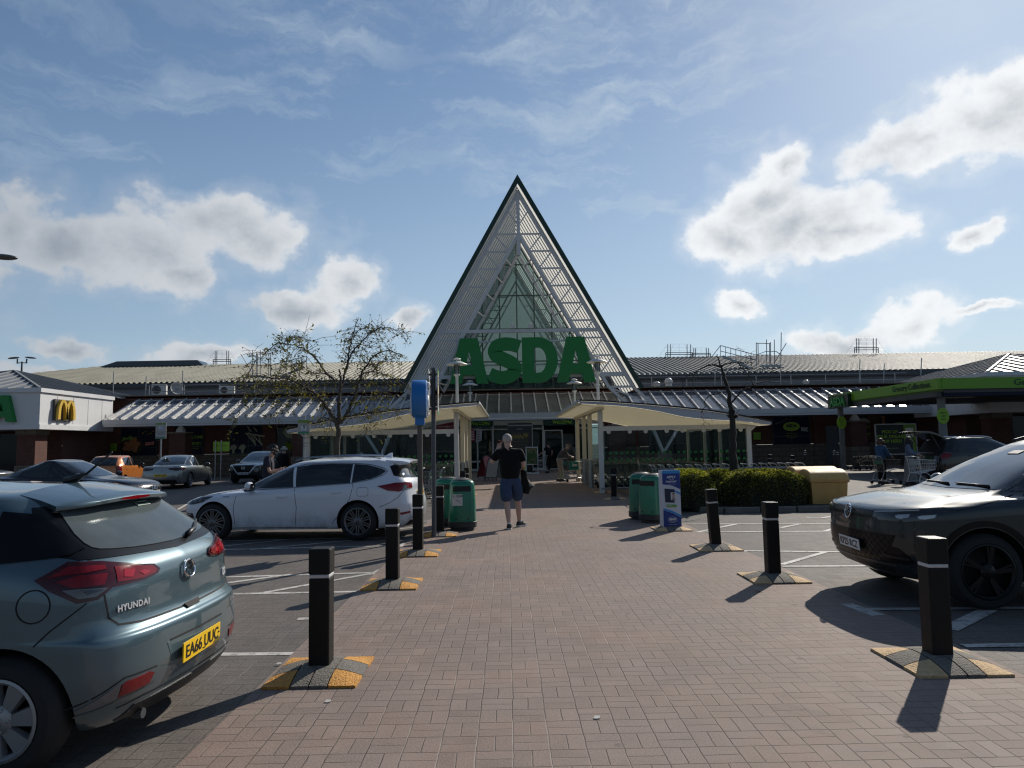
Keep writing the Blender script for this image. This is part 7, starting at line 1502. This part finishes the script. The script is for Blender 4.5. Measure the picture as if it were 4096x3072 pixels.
def tailgate(sk):
    sk.patch([(-.66, -2.1, 1.0), (.66, -2.1, 1.0), (.70, -2.1, 1.18), (.58, -1.85, 1.55), (-.58, -1.85, 1.55), (-.70, -2.1, 1.18)], 0, arch_m, 'boot_opening', off=.004)
    g = MB(); P = lambda u, v: Vector((lerp(-.62, .62, u), -1.78-1.12*v*(1-.12*(2*u-1)**2), 1.64+.42*sin(v*1.35)-.18*v*v))
    g.sheet([[P(i/10, j/8) for i in range(11)] for j in range(9)]); g.sheet([[P(i/10, j/8)-Vector((0, 0, .07)) for i in range(11)] for j in range(9)]); g.sheet([[P(i/10, 1)-Vector((0, 0, .07*k)) for i in range(11)] for k in (0, 1)])
    for u in (0, 1): g.sheet([[P(u, j/8)-Vector((0, 0, .07*k)) for j in range(9)] for k in (0, 1)])
    tg = g.build('tailgate', pb2, sk.t, smooth=40); g = MB(); g.sheet([[P(lerp(.14, .86, i/8), lerp(.1, .55, j/5))+Vector((0, 0, .006)) for i in range(9)] for j in range(6)]); g.build('rear_window', glass_dark, tg)
    for s in (-1, 1): MB().cyl((s*.58, -1.98, 1.2), (s*.58, -2.35, 1.86), .014, 8).build('gas_strut', dark_steel, sk.t)
    both(sk, [(.84, -1.75, 1.06), (.78, -2.0, 1.10), (.72, -2.1, 1.0), (.74, -2.1, .88), (.80, -1.97, .86), (.85, -1.85, .93)], 55, lamp_red, 'tail_lamp', off=.014, step=.04); 
    for s in (-1, 1): b = MB(); b.tube(cr([(s*.63, -.05, 1.60), (s*.64, -.35, 1.665), (s*.64, -1.0, 1.675), (s*.60, -1.6, 1.62)], 5), .02, 6); b.build('roof_rail', chrome, sk.t, smooth=True)
tailgate(tk)
pb3 = paint('paint_black_two', (.006, .006, .007), .2, .18); wb3 = make_wheel(.36, .25, .22, 5, alloy_dark, 'twin')
bk_ = car('black_suv', 'black sport utility car mostly hidden behind the dark green one at the right edge', (12.9, 15.6, 0), radians(90), scl(sr, 1.0, 1.0, .985), pb3, (-1.30, 1.36), .36, .79, wb3, nu=5, nv=4); suv_common(bk_, pm=pb3)
pbl = paint('paint_mid_blue', (.03, .06, .12), .4, .3); wbl = make_wheel(.29, .2, .18, 7, alloy, 'broad')
small_hatch('blue_hatchback', 'mid blue hatchback glimpsed behind the left trolley shelter end post', (-9.2, 38.2, 0), radians(95), pbl, wbl, (.98, .98, 1.0))
# ================================================================ people
skin_m = mat('skin', (.40, .23, .17), .55, var=.06, vs=9); skin_p = mat('skin_pale', (.48, .31, .25), .55, var=.06, vs=9)
KY = .80
def grow(name, V, E, m, parent, sub=1, kr=1.14):
    me = bpy.data.meshes.new(name); keys = list(V); ix = {k: i for i, k in enumerate(keys)}
    me.from_pydata([(V[k][0][0], V[k][0][1]/KY, V[k][0][2]) for k in keys], [(ix[a], ix[b]) for a, b in E], [])
    o = bpy.data.objects.new(name, me); COL.objects.link(o); md = o.modifiers.new('s', 'SKIN'); md.use_smooth_shade = True; md.branch_smoothing = .4
    for i, k in enumerate(keys):
        sv = me.skin_vertices[0].data[i]; r = V[k][1]*kr; sv.radius = (r, r); sv.use_root = i == 0
    ss = o.modifiers.new('d', 'SUBSURF'); ss.levels = ss.render_levels = sub
    bpy.context.view_layer.update(); nm = bpy.data.meshes.new_from_object(o.evaluated_get(bpy.context.evaluated_depsgraph_get())); bpy.data.objects.remove(o); bpy.data.meshes.remove(me)
    for v in nm.vertices: v.co.y *= KY
    nm.materials.clear(); nm.materials.append(m); return link(name, nm, parent)
def person(label, loc, rz, J, wear, h=1.0, skin=None, hair=None, beard=None, cap=None, fem=False, sub=1, group='people outside the store', fat=1.0):
    t = thing('person', label, 'person', loc, rz, group); P = {k: Vector(v)*h for k, v in J.items()}; skin = skin or skin_m
    def md(a, b, u=.5): return P[a].lerp(P[b], u)
    V = {'pel': (P['pel'], .115), 'bel': (md('pel', 'che', .5), .115), 'che': (P['che'], .125), 'nec': (P['nec'], .055), 'jaw': (P['hea']+Vector((0, .015, -.055)), .066), 'hea': (P['hea']+Vector((0, -.005, .02)), .086), 'cro': (P['hea']+Vector((0, -.01, .075)), .060)}
    E = [('pel', 'bel'), ('bel', 'che'), ('che', 'nec'), ('nec', 'jaw'), ('jaw', 'hea'), ('hea', 'cro')]
    for s in 'LR':
        sg = -1 if s == 'L' else 1; sh, el, ha = P['sh'+s], P['el'+s], P['ha'+s]
        V.update({'sh'+s: (sh, .058), 'el'+s: (el, .042), 'wr'+s: (el.lerp(ha, .86), .028), 'pa'+s: (ha, .034)}); E += [('che', 'sh'+s), ('sh'+s, 'el'+s), ('el'+s, 'wr'+s), ('wr'+s, 'pa'+s)]
        d = (ha-el).normalized(); sd = d.cross(Vector((0, 1, .2))).normalized(); cu = sd.cross(d).normalized()*(-.5 if P.get('curl') is None else .9)
        for q, (off, L) in enumerate(((-.032, .062), (-.011, .075), (.011, .070), (.030, .055))):
            a = ha+d*.03+sd*off; b = a+(d+cu*.4).normalized()*L*.55; c = b+(d*.5+cu).normalized()*L*.5; V.update({f'f{q}{s}': (a, .010), f'g{q}{s}': (b, .0088), f'h{q}{s}': (c, .007)}); E += [('pa'+s, f'f{q}{s}'), (f'f{q}{s}', f'g{q}{s}'), (f'g{q}{s}', f'h{q}{s}')]
        a = ha-sd*.036*1.1-d*.005; b = a-sd*.022+d*.028; V.update({'t'+s: (a, .011), 'u'+s: (b+cu*.01, .009)}); E += [('pa'+s, 't'+s), ('t'+s, 'u'+s)]
        hp, kn, an, to = P['hi'+s], P['kn'+s], P['an'+s], P['to'+s]
        V.update({'hi'+s: (hp, .092), 'th'+s: (hp.lerp(kn, .45), .080), 'kn'+s: (kn, .055), 'ca'+s: (kn.lerp(an, .32)+Vector((0, -.015, 0)), .056), 'an'+s: (an, .034), 'to'+s: (to, .030)}); E += [('pel', 'hi'+s), ('hi'+s, 'th'+s), ('th'+s, 'kn'+s), ('kn'+s, 'ca'+s), ('ca'+s, 'an'+s), ('an'+s, 'to'+s)]
    grow('body', V, E, skin, t, sub)
    f = Vector(J.get('face', (0, 1, 0))).normalized(); r = f.cross(Vector((0, 0, 1))).normalized(); u = r.cross(f); hc = P['hea']; fm = Matrix((r, f, u)).transposed()
    fc = lambda x, y, z: hc+fm @ Vector((x, y, z))
    b = MB(); b.ball(fc(0, .088, -.012), .016, 8, 6, (.75, 1.1, 1.3), fm); b.build('nose', skin, t, smooth=True)
    for s in (-1, 1):
        MB().ball(fc(s*.033, .073, .018), .011, 8, 6, (1.2, .7, .8), fm).build('eye', mat('eye_dark', (.03, .022, .018), .2), t, smooth=True); MB().ball(fc(s*.086, -.005, 0), .028, 8, 6, (.4, .8, 1.2), fm).build('ear', skin, t, smooth=True)
    MB().ball(fc(0, .076, -.055), .02, 8, 5, (1.2, .5, .35), fm).build('mouth', mat('lips', (.24, .10, .09), .5), t, smooth=True)
    if hair:
        m, ln = hair; b = MB(); b.ball(fc(0, -.018, .032), .1, 16, 10, (.95, 1.05, .98), fm); b.v = [p for p in b.v]
        vs, fs = b.v, b.f; keep = [q for q in fs if all((lambda w: w.z > -.025-(.07 if w.y < 0 else 0) and not (w.y > .045 and w.z < .055))(fm.transposed() @ (vs[i]-hc)) for i in q)]; b.f = keep; b.mi = [0]*len(keep)
        if ln:
            for k in range(15): a = lerp(-2.4, 2.4, k/14)-pi/2; e = fc(.1*cos(a), .1*sin(a)-.015, .02); b.tube(cr([e, e+Vector((0, 0, -ln*.4))+fm @ Vector((.02*cos(a), .02*sin(a), 0)), e+Vector((0, 0, -ln))+fm @ Vector((.01*cos(a), .01*sin(a), 0))], 3), [.03]*3+[.034]*3+[.012], 6)
        b.build('hair', m, t, smooth=True)
    if beard: b = MB(); b.ball(fc(0, .03, -.062), .078, 12, 8, (.92, .85, .75), fm); b.build('beard', beard, t, smooth=True)
    if cap: b = MB(); b.lathe([(.101, -.005), (.105, .02), (.09, .06), (.05, .082), (.001, .088)], 18, fc(0, -.01, .04), fm, False); b.ball(fc(0, .105, .04), .07, 12, 5, (1, .75, .14), fm); b.build('cap', cap, t, smooth=50)
    for kind, m, k in wear:
        if kind == 'shirt' or kind == 'jacket':
            q = 1.0 if kind == 'shirt' else 1.10; hem = P['pel']+Vector((0, 0, -.10)); V = {'pel': (hem, .165*q*fat), 'bel': (md('pel', 'che', .45), .165*q*fat), 'che': (P['che'], .165*q*fat), 'nec': (P['nec']+Vector((0, 0, -.045)), .075)}; E = [('pel', 'bel'), ('bel', 'che'), ('che', 'nec')]
            for s in 'LR':
                V['sh'+s] = (P['sh'+s], .086*q); E.append(('che', 'sh'+s))
                if k < 1: V['sl'+s] = (md('sh'+s, 'el'+s, k), .072*q); E.append(('sh'+s, 'sl'+s))
                else: V['el'+s] = (P['el'+s], .062*q); V['cf'+s] = (md('el'+s, 'ha'+s, .78), .045*q); E += [('sh'+s, 'el'+s), ('el'+s, 'cf'+s)]
            grow(kind, V, E, m, t, sub+1 if sub < 2 else sub)
        elif kind in ('shorts', 'trousers'):
            V = {'wai': (P['pel']+Vector((0, 0, .14)), .135*fat), 'pel': (P['pel'], .140*fat)}; E = [('wai', 'pel')]
            for s in 'LR':
                V.update({'hi'+s: (P['hi'+s], .112*fat), 'th'+s: (md('hi'+s, 'kn'+s), .10*fat)}); E += [('pel', 'hi'+s), ('hi'+s, 'th'+s)]
                if kind == 'shorts': V['en'+s] = (md('hi'+s, 'kn'+s, k), .098*fat); E.append(('th'+s, 'en'+s))
                else: V['kn'+s] = (P['kn'+s], .074); V['cf'+s] = (md('kn'+s, 'an'+s, .88), .062); E += [('th'+s, 'kn'+s), ('kn'+s, 'cf'+s)]
            grow(kind, V, E, m, t, sub)
        elif kind == 'dress':
            z0 = .12; b = MB(); n = 24; g = []
            for (z, rx, ry) in ((P['pel'].z+.12, .155, .12), (P['pel'].z-.1, .19, .15), (.6, .21, .18), (z0, .26, .23)):
                g.append([Vector((P['pel'].x+rx*cos(2*pi*i/n)*(1+.05*cos(7*2*pi*i/n)), P['pel'].y*.6+ry*sin(2*pi*i/n), z)) for i in range(n+1)])
            b.sheet(g); b.build('dress', m, t, smooth=True)
        elif kind == 'shoes':
            for s in 'LR':
                a, b_ = P['an'+s], P['to'+s]; d = Vector((b_.x-a.x, b_.y-a.y, 0)).normalized(); R = Matrix((d.cross(Vector((0, 0, 1))), d, Vector((0, 0, 1)))).transposed(); z0 = min(a.z-.085, b_.z-.03); c = Vector((a.x, a.y, z0))+d*.07
                prof = [(.040, -.135), (.052, -.10), (.048, -.02), (.058, .06), (.052, .13), (.026, .165)]; o1 = [(x, y) for x, y in prof]+[(-x, y) for x, y in reversed(prof)]
                so = MB(); so.prism([(p[0], p[1]) for p in o1], Matrix.Translation(c) @ R.to_4x4(), .03); sole = so.build('shoe', k, t)
                up = MB(); g = []
                for (z, kx, y0, y1) in ((.03, 1, -.12, .145), (.055, .95, -.12, .13), (.08, .8, -.115, .05), (.105, .72, -.11, .02)):
                    g.append([c+R @ Vector((x*kx, lerp(y0, y1, (y+.125)/.275), z)) for x, y in o1+o1[:1]])
                up.sheet(g); up.quad(*g[-1][:-1]); up.build('upper', m, sole, smooth=60)
                MB().cyl(c+R @ Vector((0, -.06, .10)), c+R @ Vector((0, -.06, .135)), .040, 12).build('sock', white_vinyl, sole)
    return t
def pose(**k):
    J = dict(pel=(0, 0, .98), che=(0, 0, 1.32), nec=(0, .01, 1.52), hea=(0, .035, 1.655), shL=(-.185, 0, 1.44), shR=(.185, 0, 1.44), elL=(-.24, -.02, 1.16), elR=(.24, -.02, 1.16), haL=(-.24, .10, .93), haR=(.24, .10, .93), hiL=(-.09, 0, .90), hiR=(.09, 0, .90), knL=(-.10, .02, .50), knR=(.10, .02, .50), anL=(-.10, -.03, .09), anR=(.10, -.03, .09), toL=(-.12, .12, .035), toR=(.12, .12, .035)); J.update(k); return J
tee = mat('cotton_black', (.006, .006, .007), .85, var=.3, vs=5, bump=.25, bs=9, spec=.2); denim = mat('denim_blue', (.022, .05, .115), .8, var=.35, vs=7, bump=.2, bs=90); g_hair = mat('hair_grey', (.36, .33, .31), .75, var=.25, vs=60, bump=.4, bs=150); shoe_b = mat('shoe_black', (.012, .012, .013), .5); sole_w = mat('sole_white', (.55, .55, .53), .6)
man = person('man in a black T-shirt and denim shorts walking towards the entrance, seen from behind', (.03, 14.25, 0), 0, pose(pel=(0, .02, .97), che=(-.01, .04, 1.34), nec=(-.03, .05, 1.56), hea=(-.045, .075, 1.70), shL=(-.215, .03, 1.48), shR=(.205, .03, 1.48), elL=(-.36, .07, 1.27), haL=(-.215, .27, 1.585), elR=(.265, .04, 1.21), haR=(.245, .26, 1.10), hiL=(-.095, 0, .90), hiR=(.10, .03, .90), knL=(-.07, .02, .50), anL=(-.035, -.12, .085), toL=(-.03, .03, .03), knR=(.145, .20, .52), anR=(.165, .28, .10), toR=(.25, .40, .035)),
    [('shirt', tee, .82), ('shorts', denim, 1.03), ('shoes', shoe_b, sole_w)], 1.03, skin_p, (g_hair, 0), sub=2, fat=1.2)
ph = thing('phone', 'dark mobile phone held up beside the walking man\'s head', 'phone', (-.175, 14.56, 1.68), .3); MB().box((0, 0, 0), (.075, .010, .15), (radians(20), 0, 0)).build('case', mat('phone_red', (.18, .03, .03), .4), ph); MB().box((0, -.006, 0), (.068, .003, .14), (radians(20), 0, 0)).build('screen', glass_dark, ph)
cl = MB(); cl.sheet([[Vector((.235+u*(.05+.13*v+.09*v*v)+.02*sin(9*u+4*v), .20+.07*sin(5*u+2*v), 1.14-.46*v+.13*u*v*(1 if u > .4 else -.3))) for u in [i/8 for i in range(9)]] for v in [j/12 for j in range(13)]]); o = cl.build('jacket', mat('jacket_black', (.006, .006, .007), .8, bump=.3, bs=12), None, smooth=True); o.location = (.03, 14.2, 0); sd_ = o.modifiers.new('t', 'SOLIDIFY'); sd_.thickness = .035; tag(o, 'black jacket hanging from the walking man\'s right hand', 'jacket')
c = at(549, 470, 41.5); person('woman in black top and trousers with one arm on a trolley near the doors', (c.x, 41.5, 0), radians(35), pose(elL=(-.38, .05, 1.22), haL=(-.62, .12, 1.04), anR=(.10, .15, .09), toR=(.14, .30, .035)), [('shirt', tee, .6), ('trousers', tee, 1), ('shoes', shoe_b, shoe_b)], 1.0, None, (mat('hair_dark', (.012, .009, .008), .6), 0))
jk_ = mat('jacket_grey', (.075, .068, .075), .8, var=.2, vs=6, bump=.3, bs=10); chino = mat('trousers_stone', (.30, .27, .22), .8, var=.12, vs=6, bump=.2, bs=10); capm = mat('cap_olive', (.13, .12, .09), .8)
c = at(562, 480, 31.8); person('old man in a flat cap, grey jacket and stone trousers leaning over a trolley', (c.x, 31.8, 0), radians(-80), pose(pel=(0, -.12, .95), che=(0, .05, 1.24), nec=(0, .20, 1.40), hea=(0, .30, 1.49), shL=(-.18, .12, 1.33), shR=(.18, .12, 1.33), elL=(-.22, .22, 1.08), elR=(.22, .22, 1.08), haL=(-.16, .46, 1.02), haR=(.16, .46, 1.04), hiL=(-.09, -.12, .88), hiR=(.09, -.12, .88), knL=(-.09, -.06, .48), knR=(.09, -.02, .48), anL=(-.09, -.16, .09), anR=(.09, -.04, .09), toL=(-.10, 0, .035), toR=(.10, .12, .035), face=(0, 1, -.5)), [('jacket', jk_, 1), ('trousers', chino, 1), ('shoes', shoe_b, shoe_b)], 1.03, skin_p, (g_hair, 0), None, capm)
c = at(577, 460, 47.3); person('person in a pale top standing just inside the open doorway', (c.x, 48.2, 0), pi, pose(), [('shirt', mat('top_pale', (.40, .36, .33), .8), .9), ('trousers', mat('trousers_beige', (.28, .24, .2), .8), 1), ('shoes', shoe_b, shoe_b)], .97, None, (MATS['hair_dark'], .2))
c = at(268, 470, 16.3); nv_ = mat('polo_navy', (.010, .012, .028), .8, var=.2, vs=6, bump=.25, bs=9); person('dark haired bearded man in a navy polo shirt looking down behind the white estate car', (c.x, 16.3, 0), radians(-80), pose(che=(0, .02, 1.33), nec=(0, .06, 1.52), hea=(0, .12, 1.635), elL=(-.22, .06, 1.14), elR=(.22, .06, 1.14), haL=(-.12, .32, 1.20), haR=(.14, .30, 1.18), face=(0, 1, -.45)), [('shirt', nv_, .75), ('trousers', tee, 1), ('shoes', shoe_b, shoe_b)], 1.0, None, (MATS['hair_dark'], .04), MATS['hair_dark'])
c = at(283.5, 470, 29); person('grey haired person in black walking near the store, seen behind the bearded man', (c.x, 29, 0), radians(-30), pose(anL=(-.1, -.2, .1), anR=(.1, .16, .09), toR=(.1, .3, .035), toL=(-.1, -.06, .03)), [('jacket', tee, 1), ('trousers', tee, 1), ('shoes', shoe_b, shoe_b)], .99, skin_p, (g_hair, .05))
blt = mat('top_blue', (.02, .07, .15), .8, var=.2, vs=6); c = at(882.5, 482, 26.2); person('woman in a blue top with short brown hair raising a hand to her mouth', (c.x, 26.2, 0), radians(-70), pose(elL=(-.26, .12, 1.20), haL=(-.10, .22, 1.42), elR=(.24, .10, 1.15), haR=(.20, .36, 1.05)), [('jacket', blt, 1), ('trousers', tee, 1), ('shoes', shoe_b, shoe_b)], .93, None, (mat('hair_brown', (.07, .035, .018), .6), .10))
dj = mat('jacket_denim', (.10, .14, .20), .8, var=.25, vs=7, bump=.25, bs=10)
def stripes():
    m = mat('striped_cloth', (.3, .3, .3), .8); N = NT(m.node_tree); b = N.n['Principled BSDF']; x, y = N.sep(N.node('ShaderNodeTexCoord').outputs['Object'])[0:2]; N.put(b.inputs['Base Color'], N.mix(N.m('GREATER_THAN', N.m('FRACT', N.m('MULTIPLY', N.m('ARCTAN2', y, x), 6)), .5), (.06, .055, .055), (.34, .33, .32))); return m
c = at(911, 484, 25.4); person('woman with long dark hair, denim jacket and striped long dress behind a trolley', (c.x, 25.4, 0), radians(-130), pose(elL=(-.27, .10, 1.17), haL=(-.20, .38, 1.08), elR=(.27, .12, 1.18), haR=(.40, .40, 1.12)), [('jacket', dj, 1), ('dress', stripes(), 1), ('shoes', shoe_b, shoe_b)], .95, skin_p, (MATS['hair_dark'], .38))
# trolleys people hold
def held(px, d, rz, lab, white=False):
    c = at(px, 480, d); o = dup(TRF if white else TRW, (c.x, d, 0), rz, lab); o['group'] = 'shopping trolleys in use'; return o
TRW = make_trolley(True); c = at(540, 470, 41); TRW.location = (c.x, 41.0, 0); TRW.rotation_euler = (0, 0, radians(75)); tag(TRW, 'shopping trolley held by the woman in black near the doors', group='shopping trolleys in use')
tb = held(572.5, 31.5, radians(-62), 'shopping trolley the old man in the cap leans on, with a teal bag on it'); held(887.5, 26.0, radians(-80), 'shopping trolley in front of the woman in the blue top'); held(923, 24.6, radians(-75), 'pale shopping trolley in front of the woman in the striped dress', True)
bg = thing('shopping_bag', 'teal shopping bag hanging on the front of the old man\'s trolley', 'bag', (tb.location.x+.02, 30.95, .52), radians(8)); bgm = mat('bag_teal', (.01, .20, .15), .6, bump=.2, bs=14); b = MB(); b.box((0, 0, .19), (.42, .14, .36), None, .88); bevel(b.build('bag', bgm, bg), .03, 3); text('bm', .17, white_vinyl, bg, (.02, -.085, .22), bold=.008, ext=.002, shear=.15); text('BARGAINS', .05, MATS['welcome_green'], bg, (.02, -.085, .11), ext=.002)
for s in (-.1, .1): b = MB(); b.tube(cr([(s-.05, 0, .36), (s-.04, 0, .45), (s+.04, 0, .45), (s+.05, 0, .36)], 4), .008, 5); b.build('handle', bgm, bg)
# ================================================================ trees
bark = mat('bark', (.075, .062, .05), .9, var=.35, vs=9, bump=.7, bs=26, stretch=(1, 1, .3)); bark_d = mat('bark_dark', (.030, .026, .023), .9, var=.35, vs=9, bump=.7, bs=26, stretch=(1, 1, .3)); leaf_t = leafmat('tree_leaf', (.055, .060, .014), (.10, .095, .022), (.20, .16, .035))
def tree(name, label, D, base, limbs, seed, twigs, leaf_n, bk, leafm, jit=.9):
    rnd = random.Random(seed); g = at(base[0], base[1], D); root = thing(name, label, 'tree', (g.x, D, 0)); off = Vector((g.x, D, 0)); T = MB(); B_ = MB(); tips = []
    def W(p, dep): v = at(p[0], p[1], D+dep); return v-off
    for k, (pts, r0, r1, dep) in enumerate(limbs):
        n = len(pts); q = cr([W(p, dep*i/(n-1)) for i, p in enumerate(pts)], 5); q = [v+Vector((rnd.gauss(0, .012), rnd.gauss(0, .012), rnd.gauss(0, .012)))*(i > 0) for i, v in enumerate(q)]
        rs = [lerp(r0, r1, (i/(len(q)-1))**.8) for i in range(len(q))]; (T if k == 0 else B_).tube(q, rs, 10 if k == 0 else 7)
        if k: tips.append((q, rs))
    tr = T.build('trunk', bk, root, smooth=True); L = MB(); tw = MB()
    for q, rs in tips:
        m = int(twigs*sum((b-a).length for a, b in zip(q, q[1:])))
        for _ in range(m):
            i = int(rnd.uniform(.18, 1)*(len(q)-2)); p = q[i].lerp(q[i+1], rnd.random()); d = Vector((rnd.gauss(0, 1), rnd.gauss(0, 1), rnd.gauss(-.15, .7))).normalized(); ln = rnd.uniform(.18, .62)*(1.0 if leaf_n else .5)
            e = p+d*ln*.5+Vector((0, 0, rnd.gauss(.02, .03))); f = p+d*ln+Vector((rnd.gauss(0, .06), rnd.gauss(0, .06), -.12*ln+rnd.gauss(0, .04))); tw.tube([p, e, f], [min(.008, rs[i]*.5), .005, .0025], 4)
            if rnd.random() < .5: f2 = e+Vector((rnd.gauss(0, .13), rnd.gauss(0, .13), rnd.gauss(0, .1))); tw.tube([e, f2], [.004, .0025], 3)
            for _k in range(rnd.randint(0, leaf_n*2) if leaf_n else 0):
                c = p.lerp(f, rnd.uniform(.3, 1.05))+Vector((rnd.gauss(0, .045), rnd.gauss(0, .045), rnd.gauss(0, .04))); s = rnd.uniform(.026, .055); d2 = Vector((rnd.gauss(0, 1), rnd.gauss(0, 1), rnd.gauss(-.2, .8))).normalized(); e2 = d2.orthogonal().normalized(); e2.rotate(Matrix.Rotation(rnd.random()*6.3, 3, d2)); L.quad(c-d2*s, c+e2*s*.42, c+d2*s, c-e2*s*.42)
    bo = B_.build('limb', bk, root, smooth=True); tw.build('twigs', bk, bo, smooth=True)
    if L.v: L.build('crown', leafm, root, fix=False)
    return root
C3 = lambda L: [((900+x*.39177)/4, (1250+y*.39177)/4) for x, y in L]
LT = [(C3([(1135, 1840), (1140, 1500), (1150, 1250), (1160, 1090), (1165, 900), (1175, 700), (1172, 580)]), .105, .018, 0),
      (C3([(1150, 1130), (1060, 1000), (1010, 930), (940, 840), (820, 760), (680, 690), (480, 670), (330, 640)]), .058, .008, -.8), (C3([(1180, 1130), (1250, 1020), (1290, 930), (1340, 800), (1390, 640), (1440, 540), (1540, 430), (1680, 395), (1830, 440)]), .055, .007, .5),
      (C3([(1165, 950), (1200, 700), (1240, 560), (1270, 400), (1300, 240), (1360, 50)]), .036, .010, .3), (C3([(1230, 600), (1290, 420), (1400, 300), (1500, 200), (1600, 155), (1720, 170), (1810, 205), (1900, 190)]), .026, .005, .9), (C3([(1310, 250), (1370, 180), (1430, 150), (1500, 165)]), .012, .006, .5),
      (C3([(1120, 700), (1000, 570), (920, 470), (850, 400), (760, 350), (640, 325), (530, 320), (430, 395), (340, 470), (240, 400)]), .030, .005, -.9), (C3([(650, 330), (640, 280), (670, 240), (760, 245), (850, 280), (940, 300)]), .014, .005, -1.1),
      (C3([(340, 470), (270, 560), (220, 700), (200, 840), (160, 960), (110, 1150)]), .012, .004, -1.1), (C3([(1050, 990), (900, 800), (700, 560), (820, 520)]), .020, .006, .7), (C3([(900, 800), (720, 780), (560, 730), (420, 730), (300, 740)]), .020, .005, .9), (C3([(1200, 1080), (1350, 1040), (1500, 1010), (1650, 990), (1850, 1030)]), .026, .006, -.6),
      (C3([(1290, 930), (1400, 900), (1530, 860), (1640, 770)]), .018, .005, .9), (C3([(1140, 1130), (1040, 1080), (960, 1090), (920, 1180)]), .020, .005, .3), (C3([(1480, 1050), (1470, 1120), (1440, 1190), (1490, 1210)]), .008, .003, -.4), (C3([(1390, 640), (1500, 600), (1650, 640), (1800, 700), (1870, 790)]), .020, .005, -.7),
      (C3([(1172, 800), (1050, 650), (960, 620), (880, 640)]), .016, .004, -.9), (C3([(1450, 550), (1560, 520), (1700, 480), (1800, 430)]), .014, .004, 1.0), (C3([(640, 360), (632, 500), (640, 560)]), .006, .003, -1), (C3([(650, 700), (655, 850), (640, 1000)]), .008, .003, -.8), (C3([(480, 700), (440, 860), (520, 960), (500, 1080)]), .009, .003, -.8), (C3([(1290, 420), (1400, 380), (1560, 340)]), .012, .004, .6)]
tree('leafy_tree', 'sparsely leaved spreading tree behind the white estate car', 18.6, (C3([(1135, 1840)])[0][0], 480), LT, 5, 24, 4, bark, leaf_t)
C5 = lambda L: [((2500+x*.40687)/4, (1300+y*.40687)/4) for x, y in L]
RT = [(C5([(1085, 1560), (1065, 1300), (1060, 1100), (1055, 930), (1040, 800), (1000, 600), (960, 470), (940, 400), (905, 292)]), .125, .012, 0),
      (C5([(940, 405), (860, 392), (790, 405), (710, 450), (620, 500), (575, 550), (562, 605)]), .026, .006, -.5), (C5([(700, 460), (670, 520), (662, 600), (655, 690), (645, 742)]), .012, .004, -.5), (C5([(945, 405), (1020, 378), (1100, 370), (1180, 372), (1260, 368)]), .024, .006, .4),
      (C5([(1110, 372), (1150, 420), (1210, 500), (1260, 580), (1300, 690), (1308, 780)]), .016, .004, .4), (C5([(1035, 790), (1110, 690), (1200, 620), (1290, 575), (1400, 555), (1540, 570)]), .030, .006, .6), (C5([(990, 680), (920, 665), (850, 690), (785, 735), (788, 800), (752, 880), (780, 950), (830, 975)]), .018, .004, -.5),
      (C5([(1070, 870), (1068, 835)]), .040, .030, -.12), (C5([(1030, 900), (1015, 885)]), .045, .035, -.15), (C5([(1085, 905), (1100, 885)]), .045, .035, -.15), (C5([(1095, 870), (1130, 820), (1170, 770)]), .006, .003, 0), (C5([(1010, 820), (950, 785), (890, 790)]), .006, .003, -.2), (C5([(1180, 372), (1240, 330), (1190, 270), (1090, 215)]), .010, .003, .3)]
tree('bare_tree', 'dark pollarded bare tree rising from the planted island behind the hedges', 18.75, (C5([(1085, 1560)])[0][0], 490), RT, 9, 2.5, 0, bark_d, leaf_t)
